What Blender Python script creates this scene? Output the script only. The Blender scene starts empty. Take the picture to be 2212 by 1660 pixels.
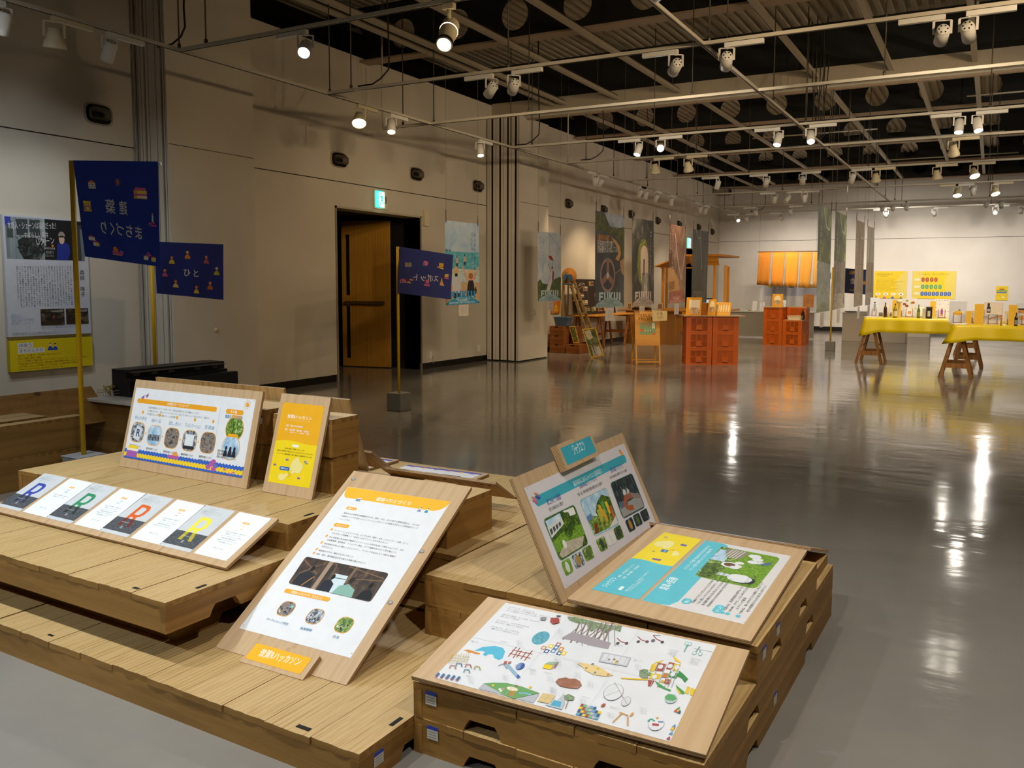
import bpy, bmesh, math, random
from mathutils import Vector, Matrix, Quaternion

scene = bpy.context.scene
COL = scene.collection
PI = math.pi

# ------------------------------------------------------------------ camera
CAM_H = 1.4
F_PX, CX, CY = 1784.42, 1207.3, 767.64            # focal length and optical centre, in pixels of the 2212 x 1660 frame
YAW, PITCH, ROLL = -0.4811, 0.08525, -0.00759


def cam_axes():
    cy, sy, cp, sp = math.cos(YAW), math.sin(YAW), math.cos(PITCH), math.sin(PITCH)
    f = Vector((sy * cp, cy * cp, -sp))
    r = Vector((cy, -sy, 0))
    d = f.cross(r)
    cr, sr = math.cos(ROLL), math.sin(ROLL)
    return cr * r + sr * d, -sr * r + cr * d, f


CR, CD, CF = cam_axes()
EYE = Vector((0, 0, CAM_H))
cam_data = bpy.data.cameras.new('camera')
cam = bpy.data.objects.new('camera', cam_data)
COL.objects.link(cam)
m = Matrix.Identity(4)
for i in range(3):
    m[i][0], m[i][1], m[i][2], m[i][3] = CR[i], -CD[i], -CF[i], EYE[i]
cam.matrix_world = m
cam_data.sensor_fit = 'HORIZONTAL'
cam_data.sensor_width = 36
cam_data.lens = 36 * F_PX / 2212
cam_data.shift_x = (1106 - CX) / 2212
cam_data.shift_y = (CY - 830) / 2212
cam_data.clip_start = 0.05
cam_data.clip_end = 120
scene.camera = cam

# ------------------------------------------------------------------ world, exposure
w = bpy.data.worlds.new('world')
scene.world = w
w.use_nodes = True
w.node_tree.nodes['Background'].inputs[0].default_value = (0.9, 0.75, 0.55, 1)
w.node_tree.nodes['Background'].inputs[1].default_value = 0.02
vs = scene.view_settings
vs.view_transform = 'Standard'
vs.look = 'None'
vs.gamma = 1
vs.use_curve_mapping = False
vs.exposure = 0.25
scene.cycles.use_denoising = True
scene.cycles.max_bounces = 8
scene.cycles.diffuse_bounces = 4
scene.cycles.glossy_bounces = 4
scene.cycles.transparent_max_bounces = 8
scene.cycles.sample_clamp_indirect = 4
scene.cycles.caustics_reflective = False
scene.cycles.caustics_refractive = False

WARM = (1.0, 0.74, 0.45)
SOFT = (1.0, 0.83, 0.62)
NEUT = (1.0, 0.93, 0.83)
COOL = (0.86, 0.94, 1.0)


# ------------------------------------------------------------------ where a sight line meets a plane of the room
def ray(x, y):
    return (CR * ((x - CX) / F_PX) + CD * ((y - CY) / F_PX) + CF)


def atX(x, y, v):
    d = ray(x, y)
    return EYE + d * ((v - EYE.x) / d.x)


def atY(x, y, v):
    d = ray(x, y)
    return EYE + d * ((v - EYE.y) / d.y)


def atZ(x, y, v=0.0):
    d = ray(x, y)
    return EYE + d * ((v - EYE.z) / d.z)


def atP(x, y, p, n):
    d = ray(x, y)
    return EYE + d * ((p - EYE).dot(n) / d.dot(n))


# ------------------------------------------------------------------ materials
def lin(h):
    h = h.lstrip('#')
    out = []
    for i in (0, 2, 4):
        c = int(h[i:i + 2], 16) / 255
        out.append(c / 12.92 if c <= 0.04045 else ((c + 0.055) / 1.055) ** 2.4)
    return (*out, 1)


MATS = {}


def base_mat(name):
    m = bpy.data.materials.new(name)
    m.use_nodes = True
    nt = m.node_tree
    return m, nt, nt.nodes['Principled BSDF']


def node(nt, kind, **kw):
    n = nt.nodes.new(kind)
    for k, v in kw.items():
        if k.startswith('i_'):
            n.inputs[k[2:].replace('_', ' ')].default_value = v
        else:
            setattr(n, k, v)
    return n


def ramp(nt, fac, stops, interp='LINEAR'):
    r = nt.nodes.new('ShaderNodeValToRGB')
    r.color_ramp.interpolation = interp
    e = r.color_ramp.elements
    while len(e) > 1:
        e.remove(e[0])
    e[0].position = stops[0][0]
    e[0].color = lin(stops[0][1])
    for p, c in stops[1:]:
        k = e.new(p)
        k.color = lin(c)
    if fac is not None:
        nt.links.new(fac, r.inputs[0])
    return r


def coords(nt, scale=(1, 1, 1), kind='Object', rot=(0, 0, 0)):
    tc = nt.nodes.new('ShaderNodeTexCoord')
    mp = nt.nodes.new('ShaderNodeMapping')
    mp.inputs['Scale'].default_value = scale
    mp.inputs['Rotation'].default_value = rot
    nt.links.new(tc.outputs[kind], mp.inputs[0])
    return mp.outputs[0]


def flat(h, rough=0.6, metal=0.0, var=0.06, scale=18, spec=0.35):
    """paint, paper, plastic: one colour with a faint mottling"""
    key = ('flat', h, rough, metal, var, scale)
    if key in MATS:
        return MATS[key]
    m, nt, b = base_mat('paint_' + h.strip('#'))
    nz = node(nt, 'ShaderNodeTexNoise', i_Scale=scale, i_Detail=3)
    nt.links.new(coords(nt), nz.inputs['Vector'])
    mx = node(nt, 'ShaderNodeMix', data_type='RGBA', blend_type='MULTIPLY')
    mx.inputs[0].default_value = 1
    mx.inputs[6].default_value = lin(h)
    mr = node(nt, 'ShaderNodeMapRange')
    mr.inputs[3].default_value = 1 - var
    mr.inputs[4].default_value = 1 + var
    nt.links.new(nz.outputs[0], mr.inputs[0])
    nt.links.new(mr.outputs[0], mx.inputs[7])
    nt.links.new(mx.outputs[2], b.inputs['Base Color'])
    b.inputs['Roughness'].default_value = rough
    b.inputs['Metallic'].default_value = metal
    b.inputs['Specular IOR Level'].default_value = spec
    MATS[key] = m
    return m


def glow(h, s):
    key = ('glow', h, s)
    if key in MATS:
        return MATS[key]
    m, nt, b = base_mat('glow_' + h.strip('#'))
    b.inputs['Base Color'].default_value = lin(h)
    b.inputs['Emission Color'].default_value = lin(h)
    b.inputs['Emission Strength'].default_value = s
    MATS[key] = m
    return m


def wood(name, stops, axis='y', rough=0.55, scale=1.0, knots=0.0, island=0.25, bump=0.15):
    key = ('wood', name, axis)
    if key in MATS:
        return MATS[key]
    m, nt, b = base_mat(name + '_' + axis)
    s = {'x': (0.7, 11, 11), 'y': (11, 0.7, 11), 'z': (11, 11, 0.7)}[axis]
    s = tuple(v * scale for v in s)
    geo = node(nt, 'ShaderNodeNewGeometry')
    cc = coords(nt, s)
    off = node(nt, 'ShaderNodeVectorMath', operation='MULTIPLY_ADD')
    nt.links.new(geo.outputs['Random Per Island'], off.inputs[0])
    off.inputs[1].default_value = (31, 17, 23)
    nt.links.new(cc, off.inputs[2])
    n1 = node(nt, 'ShaderNodeTexNoise', i_Scale=1.3, i_Detail=6, i_Roughness=0.62, i_Distortion=1.1)
    nt.links.new(off.outputs[0], n1.inputs['Vector'])
    n2 = node(nt, 'ShaderNodeTexWave', wave_type='BANDS', bands_direction={'x': 'Y', 'y': 'X', 'z': 'X'}[axis])
    n2.inputs['Scale'].default_value = 0.55
    n2.inputs['Distortion'].default_value = 5
    n2.inputs['Detail'].default_value = 3
    nt.links.new(off.outputs[0], n2.inputs['Vector'])
    ad = node(nt, 'ShaderNodeMath', operation='MULTIPLY_ADD')
    nt.links.new(n2.outputs['Fac'], ad.inputs[0])
    ad.inputs[1].default_value = 0.28
    nt.links.new(n1.outputs[0], ad.inputs[2])
    ai = node(nt, 'ShaderNodeMath', operation='MULTIPLY_ADD')
    nt.links.new(geo.outputs['Random Per Island'], ai.inputs[0])
    ai.inputs[1].default_value = island
    nt.links.new(ad.outputs[0], ai.inputs[2])
    r = ramp(nt, ai.outputs[0], stops)
    last = r.outputs[0]
    if knots:
        vo = node(nt, 'ShaderNodeTexVoronoi', i_Scale=knots)
        s2 = {'x': (.45, 1, 1), 'y': (1, .45, 1), 'z': (1, 1, .45)}[axis]
        nt.links.new(coords(nt, s2), vo.inputs['Vector'])
        kr = ramp(nt, vo.outputs['Distance'], [(0.0, '#2a1a0c'), (0.045, '#6b4a28'), (0.10, '#ffffff')])
        mx = node(nt, 'ShaderNodeMix', data_type='RGBA', blend_type='MULTIPLY')
        mx.inputs[0].default_value = 0.75
        nt.links.new(last, mx.inputs[6])
        nt.links.new(kr.outputs[0], mx.inputs[7])
        last = mx.outputs[2]
    nt.links.new(last, b.inputs['Base Color'])
    b.inputs['Roughness'].default_value = rough
    b.inputs['Specular IOR Level'].default_value = 0.3
    bp = node(nt, 'ShaderNodeBump', i_Strength=bump, i_Distance=0.01)
    nt.links.new(n1.outputs[0], bp.inputs['Height'])
    nt.links.new(bp.outputs[0], b.inputs['Normal'])
    MATS[key] = m
    return m


def photo(name, stops, scale=6, detail=5, dist=0.6, stretch=(1, 1, 1), rough=0.45, interp='LINEAR', alpha=None):
    """a printed picture: blotches of its own colours"""
    key = ('photo', name)
    if key in MATS:
        return MATS[key]
    m, nt, b = base_mat('print_' + name)
    nz = node(nt, 'ShaderNodeTexNoise', i_Scale=scale, i_Detail=detail, i_Roughness=0.65, i_Distortion=dist)
    nt.links.new(coords(nt, stretch), nz.inputs['Vector'])
    r = ramp(nt, nz.outputs[0], stops, interp)
    nt.links.new(r.outputs[0], b.inputs['Base Color'])
    b.inputs['Roughness'].default_value = rough
    if alpha is not None:
        b.inputs['Alpha'].default_value = alpha
    MATS[key] = m
    return m


# ------------------------------------------------------------------ mesh building
class MB:
    def __init__(self):
        self.v, self.f, self.m, self.mats, self.smooth = [], [], [], [], set()

    def slot(self, mat):
        if mat not in self.mats:
            self.mats.append(mat)
        return self.mats.index(mat)

    def add(self, verts, faces, mat, smooth=False):
        o = len(self.v)
        self.v += [Vector(p) for p in verts]
        k = self.slot(mat)
        for f in faces:
            if smooth:
                self.smooth.add(len(self.f))
            self.f.append([o + i for i in f])
            self.m.append(k)
        return self

    def box(self, a, b, mat, M=None):
        (x0, y0, z0), (x1, y1, z1) = a, b
        vs = [(x0, y0, z0), (x1, y0, z0), (x1, y1, z0), (x0, y1, z0), (x0, y0, z1), (x1, y0, z1), (x1, y1, z1), (x0, y1, z1)]
        if M is not None:
            vs = [M @ Vector(p) for p in vs]
        return self.add(vs, [(0, 3, 2, 1), (4, 5, 6, 7), (0, 1, 5, 4), (1, 2, 6, 5), (2, 3, 7, 6), (3, 0, 4, 7)], mat)

    def beam(self, p, q, w, h, mat, up=(0, 0, 1)):
        """a straight bar of section w x h from p to q"""
        p, q = Vector(p), Vector(q)
        d = (q - p).normalized()
        up = Vector(up)
        if abs(d.dot(up)) > 0.99:
            up = Vector((1, 0, 0)) if abs(d.x) < 0.9 else Vector((0, 1, 0))
        s = d.cross(up).normalized() * (w / 2)
        t = s.cross(d).normalized() * (h / 2)
        vs = [c + a * s + b_ * t for c in (p, q) for a, b_ in ((-1, -1), (1, -1), (1, 1), (-1, 1))]
        return self.add(vs, [(0, 1, 2, 3), (7, 6, 5, 4), (0, 4, 5, 1), (1, 5, 6, 2), (2, 6, 7, 3), (3, 7, 4, 0)], mat)

    def tube(self, pts, r, mat, n=10, cap=True):
        """a round bar along pts; r is a number or one radius per point"""
        pts = [Vector(p) for p in pts]
        rs = r if isinstance(r, (list, tuple)) else [r] * len(pts)
        d0 = (pts[1] - pts[0]).normalized()
        a = d0.orthogonal().normalized()
        vs, fs = [], []
        for i, p in enumerate(pts):
            d = (pts[min(i + 1, len(pts) - 1)] - pts[max(i - 1, 0)]).normalized()
            a = (a - d * a.dot(d)).normalized()
            b = d.cross(a)
            for k in range(n):
                t = 2 * PI * k / n
                vs.append(p + (a * math.cos(t) + b * math.sin(t)) * rs[i])
        for i in range(len(pts) - 1):
            for k in range(n):
                fs.append((i * n + k, i * n + (k + 1) % n, (i + 1) * n + (k + 1) % n, (i + 1) * n + k))
        self.add(vs, fs, mat, True)
        if cap:
            o = len(self.v) - len(vs)
            L = (len(pts) - 1) * n
            for ring in (list(range(n))[::-1], [L + k for k in range(n)]):
                self.f.append([o + i for i in ring])
                self.m.append(self.slot(mat))
        return self

    def lathe(self, prof, mat, n=20, M=None):
        """prof: (radius, height) pairs turned about z"""
        vs, fs = [], []
        for r, z in prof:
            for k in range(n):
                t = 2 * PI * k / n
                vs.append(Vector((r * math.cos(t), r * math.sin(t), z)))
        if M is not None:
            vs = [M @ p for p in vs]
        for i in range(len(prof) - 1):
            for k in range(n):
                fs.append((i * n + k, i * n + (k + 1) % n, (i + 1) * n + (k + 1) % n, (i + 1) * n + k))
        return self.add(vs, fs, mat, True)

    def prism(self, pts, d, mat):
        """flat outline pts (3-D) pushed along d"""
        d = Vector(d)
        n = len(pts)
        a = [Vector(p) for p in pts]
        vs = a + [p + d for p in a]
        fs = [tuple(range(n))[::-1], tuple(range(n, 2 * n))] + [(i, (i + 1) % n, n + (i + 1) % n, n + i) for i in range(n)]
        return self.add(vs, fs, mat)

    def build(self, name, parent=None, world=False, bevel=0, solid=0):
        me = bpy.data.meshes.new(name)
        vs = self.v
        if world and parent is not None:
            inv = wm(parent).inverted()
            vs = [inv @ p for p in vs]
        me.from_pydata([tuple(p) for p in vs], [], self.f)
        for mt in self.mats:
            me.materials.append(mt)
        me.polygons.foreach_set('material_index', self.m)
        if self.smooth:
            me.polygons.foreach_set('use_smooth', [i in self.smooth for i in range(len(self.f))])
        me.update()
        o = bpy.data.objects.new(name, me)
        COL.objects.link(o)
        if parent is not None:
            o.parent = parent
        if bevel:
            bv = o.modifiers.new('bevel', 'BEVEL')
            bv.width = bevel
            bv.segments = 2
            bv.limit_method = 'ANGLE'
        if solid:
            so = o.modifiers.new('solid', 'SOLIDIFY')
            so.thickness = solid
            so.offset = 0
        return o


def wm(o):
    M = o.matrix_basis.copy()
    while o.parent is not None:
        o = o.parent
        M = o.matrix_basis @ M
    return M


def tag(o, label, cat, group=None, kind=None):
    o['label'] = label
    o['category'] = cat
    if group:
        o['group'] = group
    if kind:
        o['kind'] = kind
    return o


def thing(name, label, cat, loc=(0, 0, 0), rotz=0.0, group=None, M=None):
    o = bpy.data.objects.new(name, None)
    o.empty_display_size = 0.1
    COL.objects.link(o)
    if M is not None:
        o.matrix_basis = M
    else:
        o.location = loc
        o.rotation_euler = (0, 0, rotz)
    return tag(o, label, cat, group)


def structure(o):
    o['kind'] = 'structure'
    return o


KIDS = {}


def copy_tree(o, parent=None):
    c = o.copy()
    COL.objects.link(c)
    if parent is not None:
        c.parent = parent
    for ch in list(o.children):
        copy_tree(ch, c)
    return c


def clone(o, loc=None, rotz=None, label=None, group=None):
    c = copy_tree(o)
    if loc is not None:
        c.location = loc
    if rotz is not None:
        c.rotation_euler = (0, 0, rotz)
    if label:
        c['label'] = label
    if group:
        c['group'] = group
    return c


# ------------------------------------------------------------------ printed sheets
FONT = {}


def glyphs(s):
    if s not in FONT:
        cu = bpy.data.curves.new('lettering', 'FONT')
        cu.body = s
        cu.size = 1
        cu.resolution_u = 2
        o = bpy.data.objects.new('lettering', cu)
        me = o.to_mesh()
        vs = [(v.co.x, v.co.y) for v in me.vertices]
        fs = [tuple(p.vertices) for p in me.polygons]
        o.to_mesh_clear()
        bpy.data.objects.remove(o)
        bpy.data.curves.remove(cu)
        xs = [v[0] for v in vs] or [0, 1]
        FONT[s] = (vs, fs, min(xs), max(xs))
    return FONT[s]


class Sheet:
    """a flat printed sheet: origin O, unit axes u (right) and v (up); shapes lie on it in layers"""

    def __init__(self, O, u, v, curl=None):
        self.O, self.u, self.v = Vector(O), Vector(u).normalized(), Vector(v).normalized()
        self.n = self.u.cross(self.v).normalized()
        self.mb = MB()
        self.k = 0
        self.curl = curl
        self.gap = 0.000015 if self.O.length < 8 else 0.00006

    def p(self, x, y):
        q = atP(x, y, self.O, self.n) - self.O
        return (q.dot(self.u), q.dot(self.v))

    def P(self, q, lift=0.0):
        c = self.curl(q) if self.curl else 0
        return self.O + self.u * q[0] + self.v * q[1] + self.n * (lift + c)

    def poly(self, pts, mat, lift=None):
        if isinstance(mat, str):
            mat = flat(mat)
        if lift is None:
            self.k += 1
            lift = 0.0003 + self.gap * self.k
        self.mb.add([self.P(q, lift) for q in pts], [tuple(range(len(pts)))], mat)

    def base(self, pts, mat, t=0.0003):
        if isinstance(mat, str):
            mat = flat(mat)
        self.mb.prism([self.P(q, 0) for q in pts], self.n * t, mat)

    def rect(self, a, b, mat):
        self.poly([(a[0], a[1]), (b[0], a[1]), (b[0], b[1]), (a[0], b[1])], mat)

    def rrect(self, a, b, r, mat, n=5):
        self.poly(rr(a, b, r, n), mat)

    def ell(self, c, rx, ry, mat, n=18, a0=0, a1=2 * PI):
        self.poly([(c[0] + rx * math.cos(a0 + (a1 - a0) * i / n), c[1] + ry * math.sin(a0 + (a1 - a0) * i / n)) for i in range(n + (1 if a1 - a0 < 6.2 else 0))], mat)

    def line(self, a, b, wd, mat):
        d = Vector((b[0] - a[0], b[1] - a[1]))
        if d.length < 1e-6:
            return
        d.normalize()
        nx, ny = -d.y * wd / 2, d.x * wd / 2
        self.poly([(a[0] - nx, a[1] - ny), (b[0] - nx, b[1] - ny), (b[0] + nx, b[1] + ny), (a[0] + nx, a[1] + ny)], mat)

    def pl(self, pts, wd, mat):
        for a, b in zip(pts, pts[1:]):
            self.line(a, b, wd, mat)

    def text(self, s, a, b=None, h=None, mat='#222222', up=None, bold=0):
        """lettering from a to b along the baseline; h is the letter size"""
        if isinstance(mat, str):
            mat = flat(mat)
        vs, fs, x0, x1 = glyphs(s)
        if not fs:
            return
        W = max(x1 - x0, 1e-4)
        if b is None:
            b = (a[0] + W * h, a[1])
        d = Vector((b[0] - a[0], b[1] - a[1]))
        sx = d / W
        if up is None:
            up = Vector((-d.y, d.x)).normalized()
        else:
            up = Vector(up)
        sy = up * (h if h else d.length / W)
        self.k += 1
        lift = 0.0003 + self.gap * self.k
        offs = [(0, 0)] if not bold else [(0, 0), (bold, 0), (0, bold), (bold, bold)]
        for ox, oy in offs:
            pts = [(a[0] + sx.x * (vx - x0 + ox) + sy.x * (vy + oy), a[1] + sx.y * (vx - x0 + ox) + sy.y * (vy + oy)) for vx, vy in vs]
            self.mb.add([self.P(q, lift) for q in pts], fs, mat)

    def vtext(self, s, a, h, mat='#222222', pitch=1.08, sx=1.0):
        """upright letters set one under another from the top point a"""
        for i, ch in enumerate(s):
            if ch.strip():
                vs, fs, x0, x1 = glyphs(ch)
                y = a[1] - h * pitch * (i + 0.85)
                self.k -= 1 if i else 0
                self.text(ch, (a[0] - h * sx * (x1 - x0) / 2, y), (a[0] + h * sx * (x1 - x0) / 2, y), h, mat, up=(0, 1))

    def block(self, lines, a, h, lh, mat='#333333', width=None):
        for i, s in enumerate(lines):
            if s:
                self.k -= 1 if i else 0
                self.text(s, (a[0], a[1] - lh * i), None, h, mat)

    def build(self, name, parent=None):
        return self.mb.build(name, parent, world=True)


def rr(a, b, r, n=5):
    (x0, y0), (x1, y1) = a, b
    if x1 < x0:
        x0, x1 = x1, x0
    if y1 < y0:
        y0, y1 = y1, y0
    r = min(r, (x1 - x0) / 2, (y1 - y0) / 2)
    pts = []
    for cx, cy, t0 in ((x1 - r, y1 - r, 0), (x0 + r, y1 - r, PI / 2), (x0 + r, y0 + r, PI), (x1 - r, y0 + r, 1.5 * PI)):
        for i in range(n + 1):
            t = t0 + PI / 2 * i / n
            pts.append((cx + r * math.cos(t), cy + r * math.sin(t)))
    return pts


ORD = ['first', 'second', 'third', 'fourth', 'fifth', 'sixth', 'seventh', 'eighth', 'ninth', 'tenth', 'eleventh', 'twelfth', 'thirteenth', 'fourteenth', 'fifteenth', 'sixteenth']
# ------------------------------------------------------------------ the room
WX, WY, WTOP, DECK = -8.2, 27.3, 4.63, 5.35
XR, YF = 9.0, -5.0
SEAM = 2.82


def wall_paint(name, h):
    m, nt, b = base_mat(name)
    n1 = node(nt, 'ShaderNodeTexNoise', i_Scale=1.4, i_Detail=4)
    nt.links.new(coords(nt), n1.inputs['Vector'])
    r = ramp(nt, n1.outputs[0], [(0.3, h[0]), (0.7, h[1])])
    nt.links.new(r.outputs[0], b.inputs['Base Color'])
    b.inputs['Roughness'].default_value = 0.75
    b.inputs['Specular IOR Level'].default_value = 0.2
    n2 = node(nt, 'ShaderNodeTexNoise', i_Scale=140, i_Detail=2)
    nt.links.new(coords(nt), n2.inputs['Vector'])
    bp = node(nt, 'ShaderNodeBump', i_Strength=0.12, i_Distance=0.002)
    nt.links.new(n2.outputs[0], bp.inputs['Height'])
    nt.links.new(bp.outputs[0], b.inputs['Normal'])
    return m


M_WALL = wall_paint('wall_paint', ('#c9bfae', '#d2c9b9'))
M_BACK = wall_paint('back_wall_paint', ('#d6cdc2', '#ddd5cb'))
M_DARK = flat('#14110e', 0.8)
M_BASE = flat('#17130f', 0.45)
M_STEEL = flat('#1d1c1b', 0.6)
M_FLANGE = flat('#a18b76', 0.6)
M_BEIGE = flat('#ada08a', 0.65)
M_RAIL = flat('#a79b87', 0.5)
M_TRACK = flat('#c4bcab', 0.45)
M_ROD = flat('#5d574c', 0.5, 0.6)
M_WHITE = flat('#dedbd3', 0.45)
M_CREAM = flat('#d8cba9', 0.45)
M_BLACK = flat('#0b0a09', 0.7)

# floor: polished concrete
m, nt, b = base_mat('polished_concrete')
n1 = node(nt, 'ShaderNodeTexNoise', i_Scale=0.35, i_Detail=7, i_Roughness=0.62)
nt.links.new(coords(nt), n1.inputs['Vector'])
n2 = node(nt, 'ShaderNodeTexVoronoi', i_Scale=0.16, feature='F1')
nt.links.new(coords(nt, (1, 0.7, 1), rot=(0, 0, 0.5)), n2.inputs['Vector'])
mx = node(nt, 'ShaderNodeMath', operation='MULTIPLY_ADD')
nt.links.new(n2.outputs['Color'], mx.inputs[0])
mx.inputs[1].default_value = 0.22
nt.links.new(n1.outputs[0], mx.inputs[2])
r = ramp(nt, mx.outputs[0], [(0.35, '#77746e'), (0.55, '#858179'), (0.75, '#928e86')])
nt.links.new(r.outputs[0], b.inputs['Base Color'])
n3 = node(nt, 'ShaderNodeTexNoise', i_Scale=1.1, i_Detail=3)
nt.links.new(coords(nt), n3.inputs['Vector'])
mr = node(nt, 'ShaderNodeMapRange')
mr.inputs[1].default_value, mr.inputs[2].default_value = 0.3, 0.7
mr.inputs[3].default_value, mr.inputs[4].default_value = 0.07, 0.15
nt.links.new(n3.outputs[0], mr.inputs[0])
nt.links.new(mr.outputs[0], b.inputs['Roughness'])
b.inputs['Specular IOR Level'].default_value = 0.62
n4 = node(nt, 'ShaderNodeTexNoise', i_Scale=2.2, i_Detail=4)
nt.links.new(coords(nt, (1, 2.2, 1)), n4.inputs['Vector'])
bp = node(nt, 'ShaderNodeBump', i_Strength=0.09, i_Distance=0.03)
nt.links.new(n4.outputs[0], bp.inputs['Height'])
nt.links.new(bp.outputs[0], b.inputs['Normal'])
M_FLOOR = m
fl = MB().box((WX - 3.2, YF, -0.2), (XR, WY + 1, 0), M_FLOOR)
structure(fl.build('floor'))

# left wall: lower and upper panels with an open joint between them, and the doorway
D0, D1 = atX(728.5, 600, WX).y, atX(907.8, 600, WX).y          # doorway
DT = atX(816, 455.5, WX).z
E0, E1 = atX(1482, 560, WX).y, atX(1497, 560, WX).y            # dark doorway far down the same wall
ET = atX(1490, 538, WX).z
wl = MB()
for y0, y1, z0 in ((YF, D0, 0.1), (D0, D1, DT), (D1, E0, 0.1), (E0, E1, ET), (E1, WY, 0.1)):
    wl.box((WX - 0.3, y0, z0), (WX, y1, SEAM - 0.006), M_WALL)
wl.box((WX - 0.3, YF, SEAM + 0.006), (WX, WY, WTOP), M_WALL)
for y0, y1, z0 in ((YF, D0, 0), (D0, D1, DT), (D1, E0, 0), (E0, E1, ET), (E1, WY, 0)):
    wl.box((WX - 0.31, y0, z0), (WX - 0.025, y1, SEAM + 0.1), M_BASE)
structure(wl.build('wall_left'))
wb = MB()
wb.box((WX - 0.3, WY, 0.13), (XR, WY + 0.3, 2.872), M_BACK)
wb.box((WX - 0.3, WY, 2.884), (XR, WY + 0.3, 4.68), M_BACK)
wb.box((WX - 0.3, WY + 0.025, 0), (XR, WY + 0.31, 3), M_BASE)
structure(wb.build('wall_back'))
structure(MB().box((XR, YF, 0), (XR + 0.2, WY + 1, DECK), M_WALL).build('wall_right'))
structure(MB().box((WX - 0.3, YF - 0.2, 0), (XR, YF, DECK), M_WALL).build('wall_front'))
# dark void above the left and back walls, its darkness painted on plain sheets
vd = MB()
vd.box((WX - 0.95, YF, WTOP - 0.3), (WX - 0.9, WY + 1, DECK), M_DARK)
vd.box((WX - 0.95, WY + 0.9, WTOP - 0.3), (XR, WY + 0.95, DECK), M_DARK)
vd.box((WX - 0.95, YF, WTOP - 0.32), (WX - 0.3, WY + 1, WTOP - 0.3), M_DARK)
vd.box((WX - 0.95, WY + 0.3, WTOP - 0.32), (XR, WY + 0.95, WTOP - 0.3), M_DARK)
structure(vd.build('void_sheet'))
bb = MB()
for y0, y1 in ((YF, D0), (D1, E0), (E1, WY)):
    bb.box((WX - 0.022, y0, 0), (WX - 0.012, y1, 0.095), M_BASE)
structure(bb.build('baseboard_left'))
structure(MB().box((WX, WY + 0.012, 0), (XR, WY + 0.022, 0.125), M_BASE).build('baseboard_back'))

# ceiling: ribbed deck
dk = MB()
M_DECK = flat('#b3a793', 0.7)
x, prof = WX - 0.95, []
while x < XR:
    prof += [(x, DECK), (x + 0.06, DECK), (x + 0.075, DECK + 0.05), (x + 0.135, DECK + 0.05)]
    x += 0.15
vs, fs = [], []
for px_, pz in prof:
    vs += [(px_, YF, pz), (px_, WY - 0.65, pz)]
for i in range(len(prof) - 1):
    fs.append((2 * i, 2 * i + 1, 2 * i + 3, 2 * i + 2))
dk.add(vs, fs, M_DECK)
dk.box((WX - 0.95, YF, DECK + 0.06), (XR, WY + 1, DECK + 0.12), M_DARK)
dk.box((WX - 0.95, WY - 0.66, DECK - 0.02), (XR, WY + 1, DECK + 0.06), M_DARK)  # black sheet paints the unlit space behind the last beam
structure(dk.build('ceiling'))


def cell_beam(y, holes=True):
    mb = MB()
    z0, z1, zc, R = 4.58, DECK, 4.9, 0.2
    P = 0.91
    if holes:
        k = -10
        while True:
            xc = -0.21 + P * k
            k += 1
            if xc > XR:
                break
            if xc < WX - 0.9:
                continue
            a, b_ = xc - P / 2, xc + P / 2
            n = 32
            vs, fs = [], []
            for i in range(n):
                t = 2 * PI * (i + 0.5) / n
                c, s = math.cos(t), math.sin(t)
                vs.append((xc + R * c, y, zc + R * s))
                k2 = min((P / 2) / abs(c) if abs(c) > 1e-6 else 1e9, ((z1 - zc) if s > 0 else (zc - z0)) / abs(s) if abs(s) > 1e-6 else 1e9)
                vs.append((xc + k2 * c, y, zc + k2 * s))
            for i in range(n):
                j = (i + 1) % n
                fs.append((2 * i, 2 * i + 1, 2 * j + 1, 2 * j))
            # the four corners of the bay
            o = len(vs)
            vs += [(a, y, z0), (b_, y, z0), (b_, y, z1), (a, y, z1)]
            cs = [(a, z0), (b_, z0), (b_, z1), (a, z1)]
            for q, (cx_, cz_) in enumerate(cs):
                best = []
                for i in range(n):
                    if abs(vs[2 * i + 1][0] - cx_) < 1e-5:
                        best.append((abs(vs[2 * i + 1][2] - cz_), 2 * i + 1, 0))
                hz = min([t for t in best], default=None)
                best = [(abs(vs[2 * i + 1][0] - cx_), 2 * i + 1, 0) for i in range(n) if abs(vs[2 * i + 1][2] - cz_) < 1e-5]
                hx = min(best, default=None)
                if hz and hx:
                    fs.append((o + q, hz[1], hx[1]))
            mb.add(vs, fs, M_STEEL)
    else:
        mb.box((WX - 0.9, y - 0.006, z0), (XR, y + 0.006, z1), M_STEEL)
    mb.box((WX - 0.3, y - 0.1, z0 - 0.02), (XR, y + 0.1, z0), M_FLANGE)
    o = mb.build('ceiling_beam')
    if holes:
        so = o.modifiers.new('solid', 'SOLIDIFY')
        so.thickness = 0.012
        so.offset = 0
    return structure(o)


for y in (-0.7, 2.7, 6.12, 9.55, 16.38, 19.8, 23.05, 26.55):
    cell_beam(y)
cell_beam(13.18, False)
fb = MB()
fb.box((WX, 13.0, 4.37), (XR, 13.16, 4.655), M_BEIGE)
fb.box((WX, 12.97, 4.345), (XR, 13.2, 4.37), M_TRACK)
fb.box((WX, 13.03, 4.325), (XR, 13.1, 4.345), M_FLANGE)
structure(fb.build('ceiling_beam'))

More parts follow.
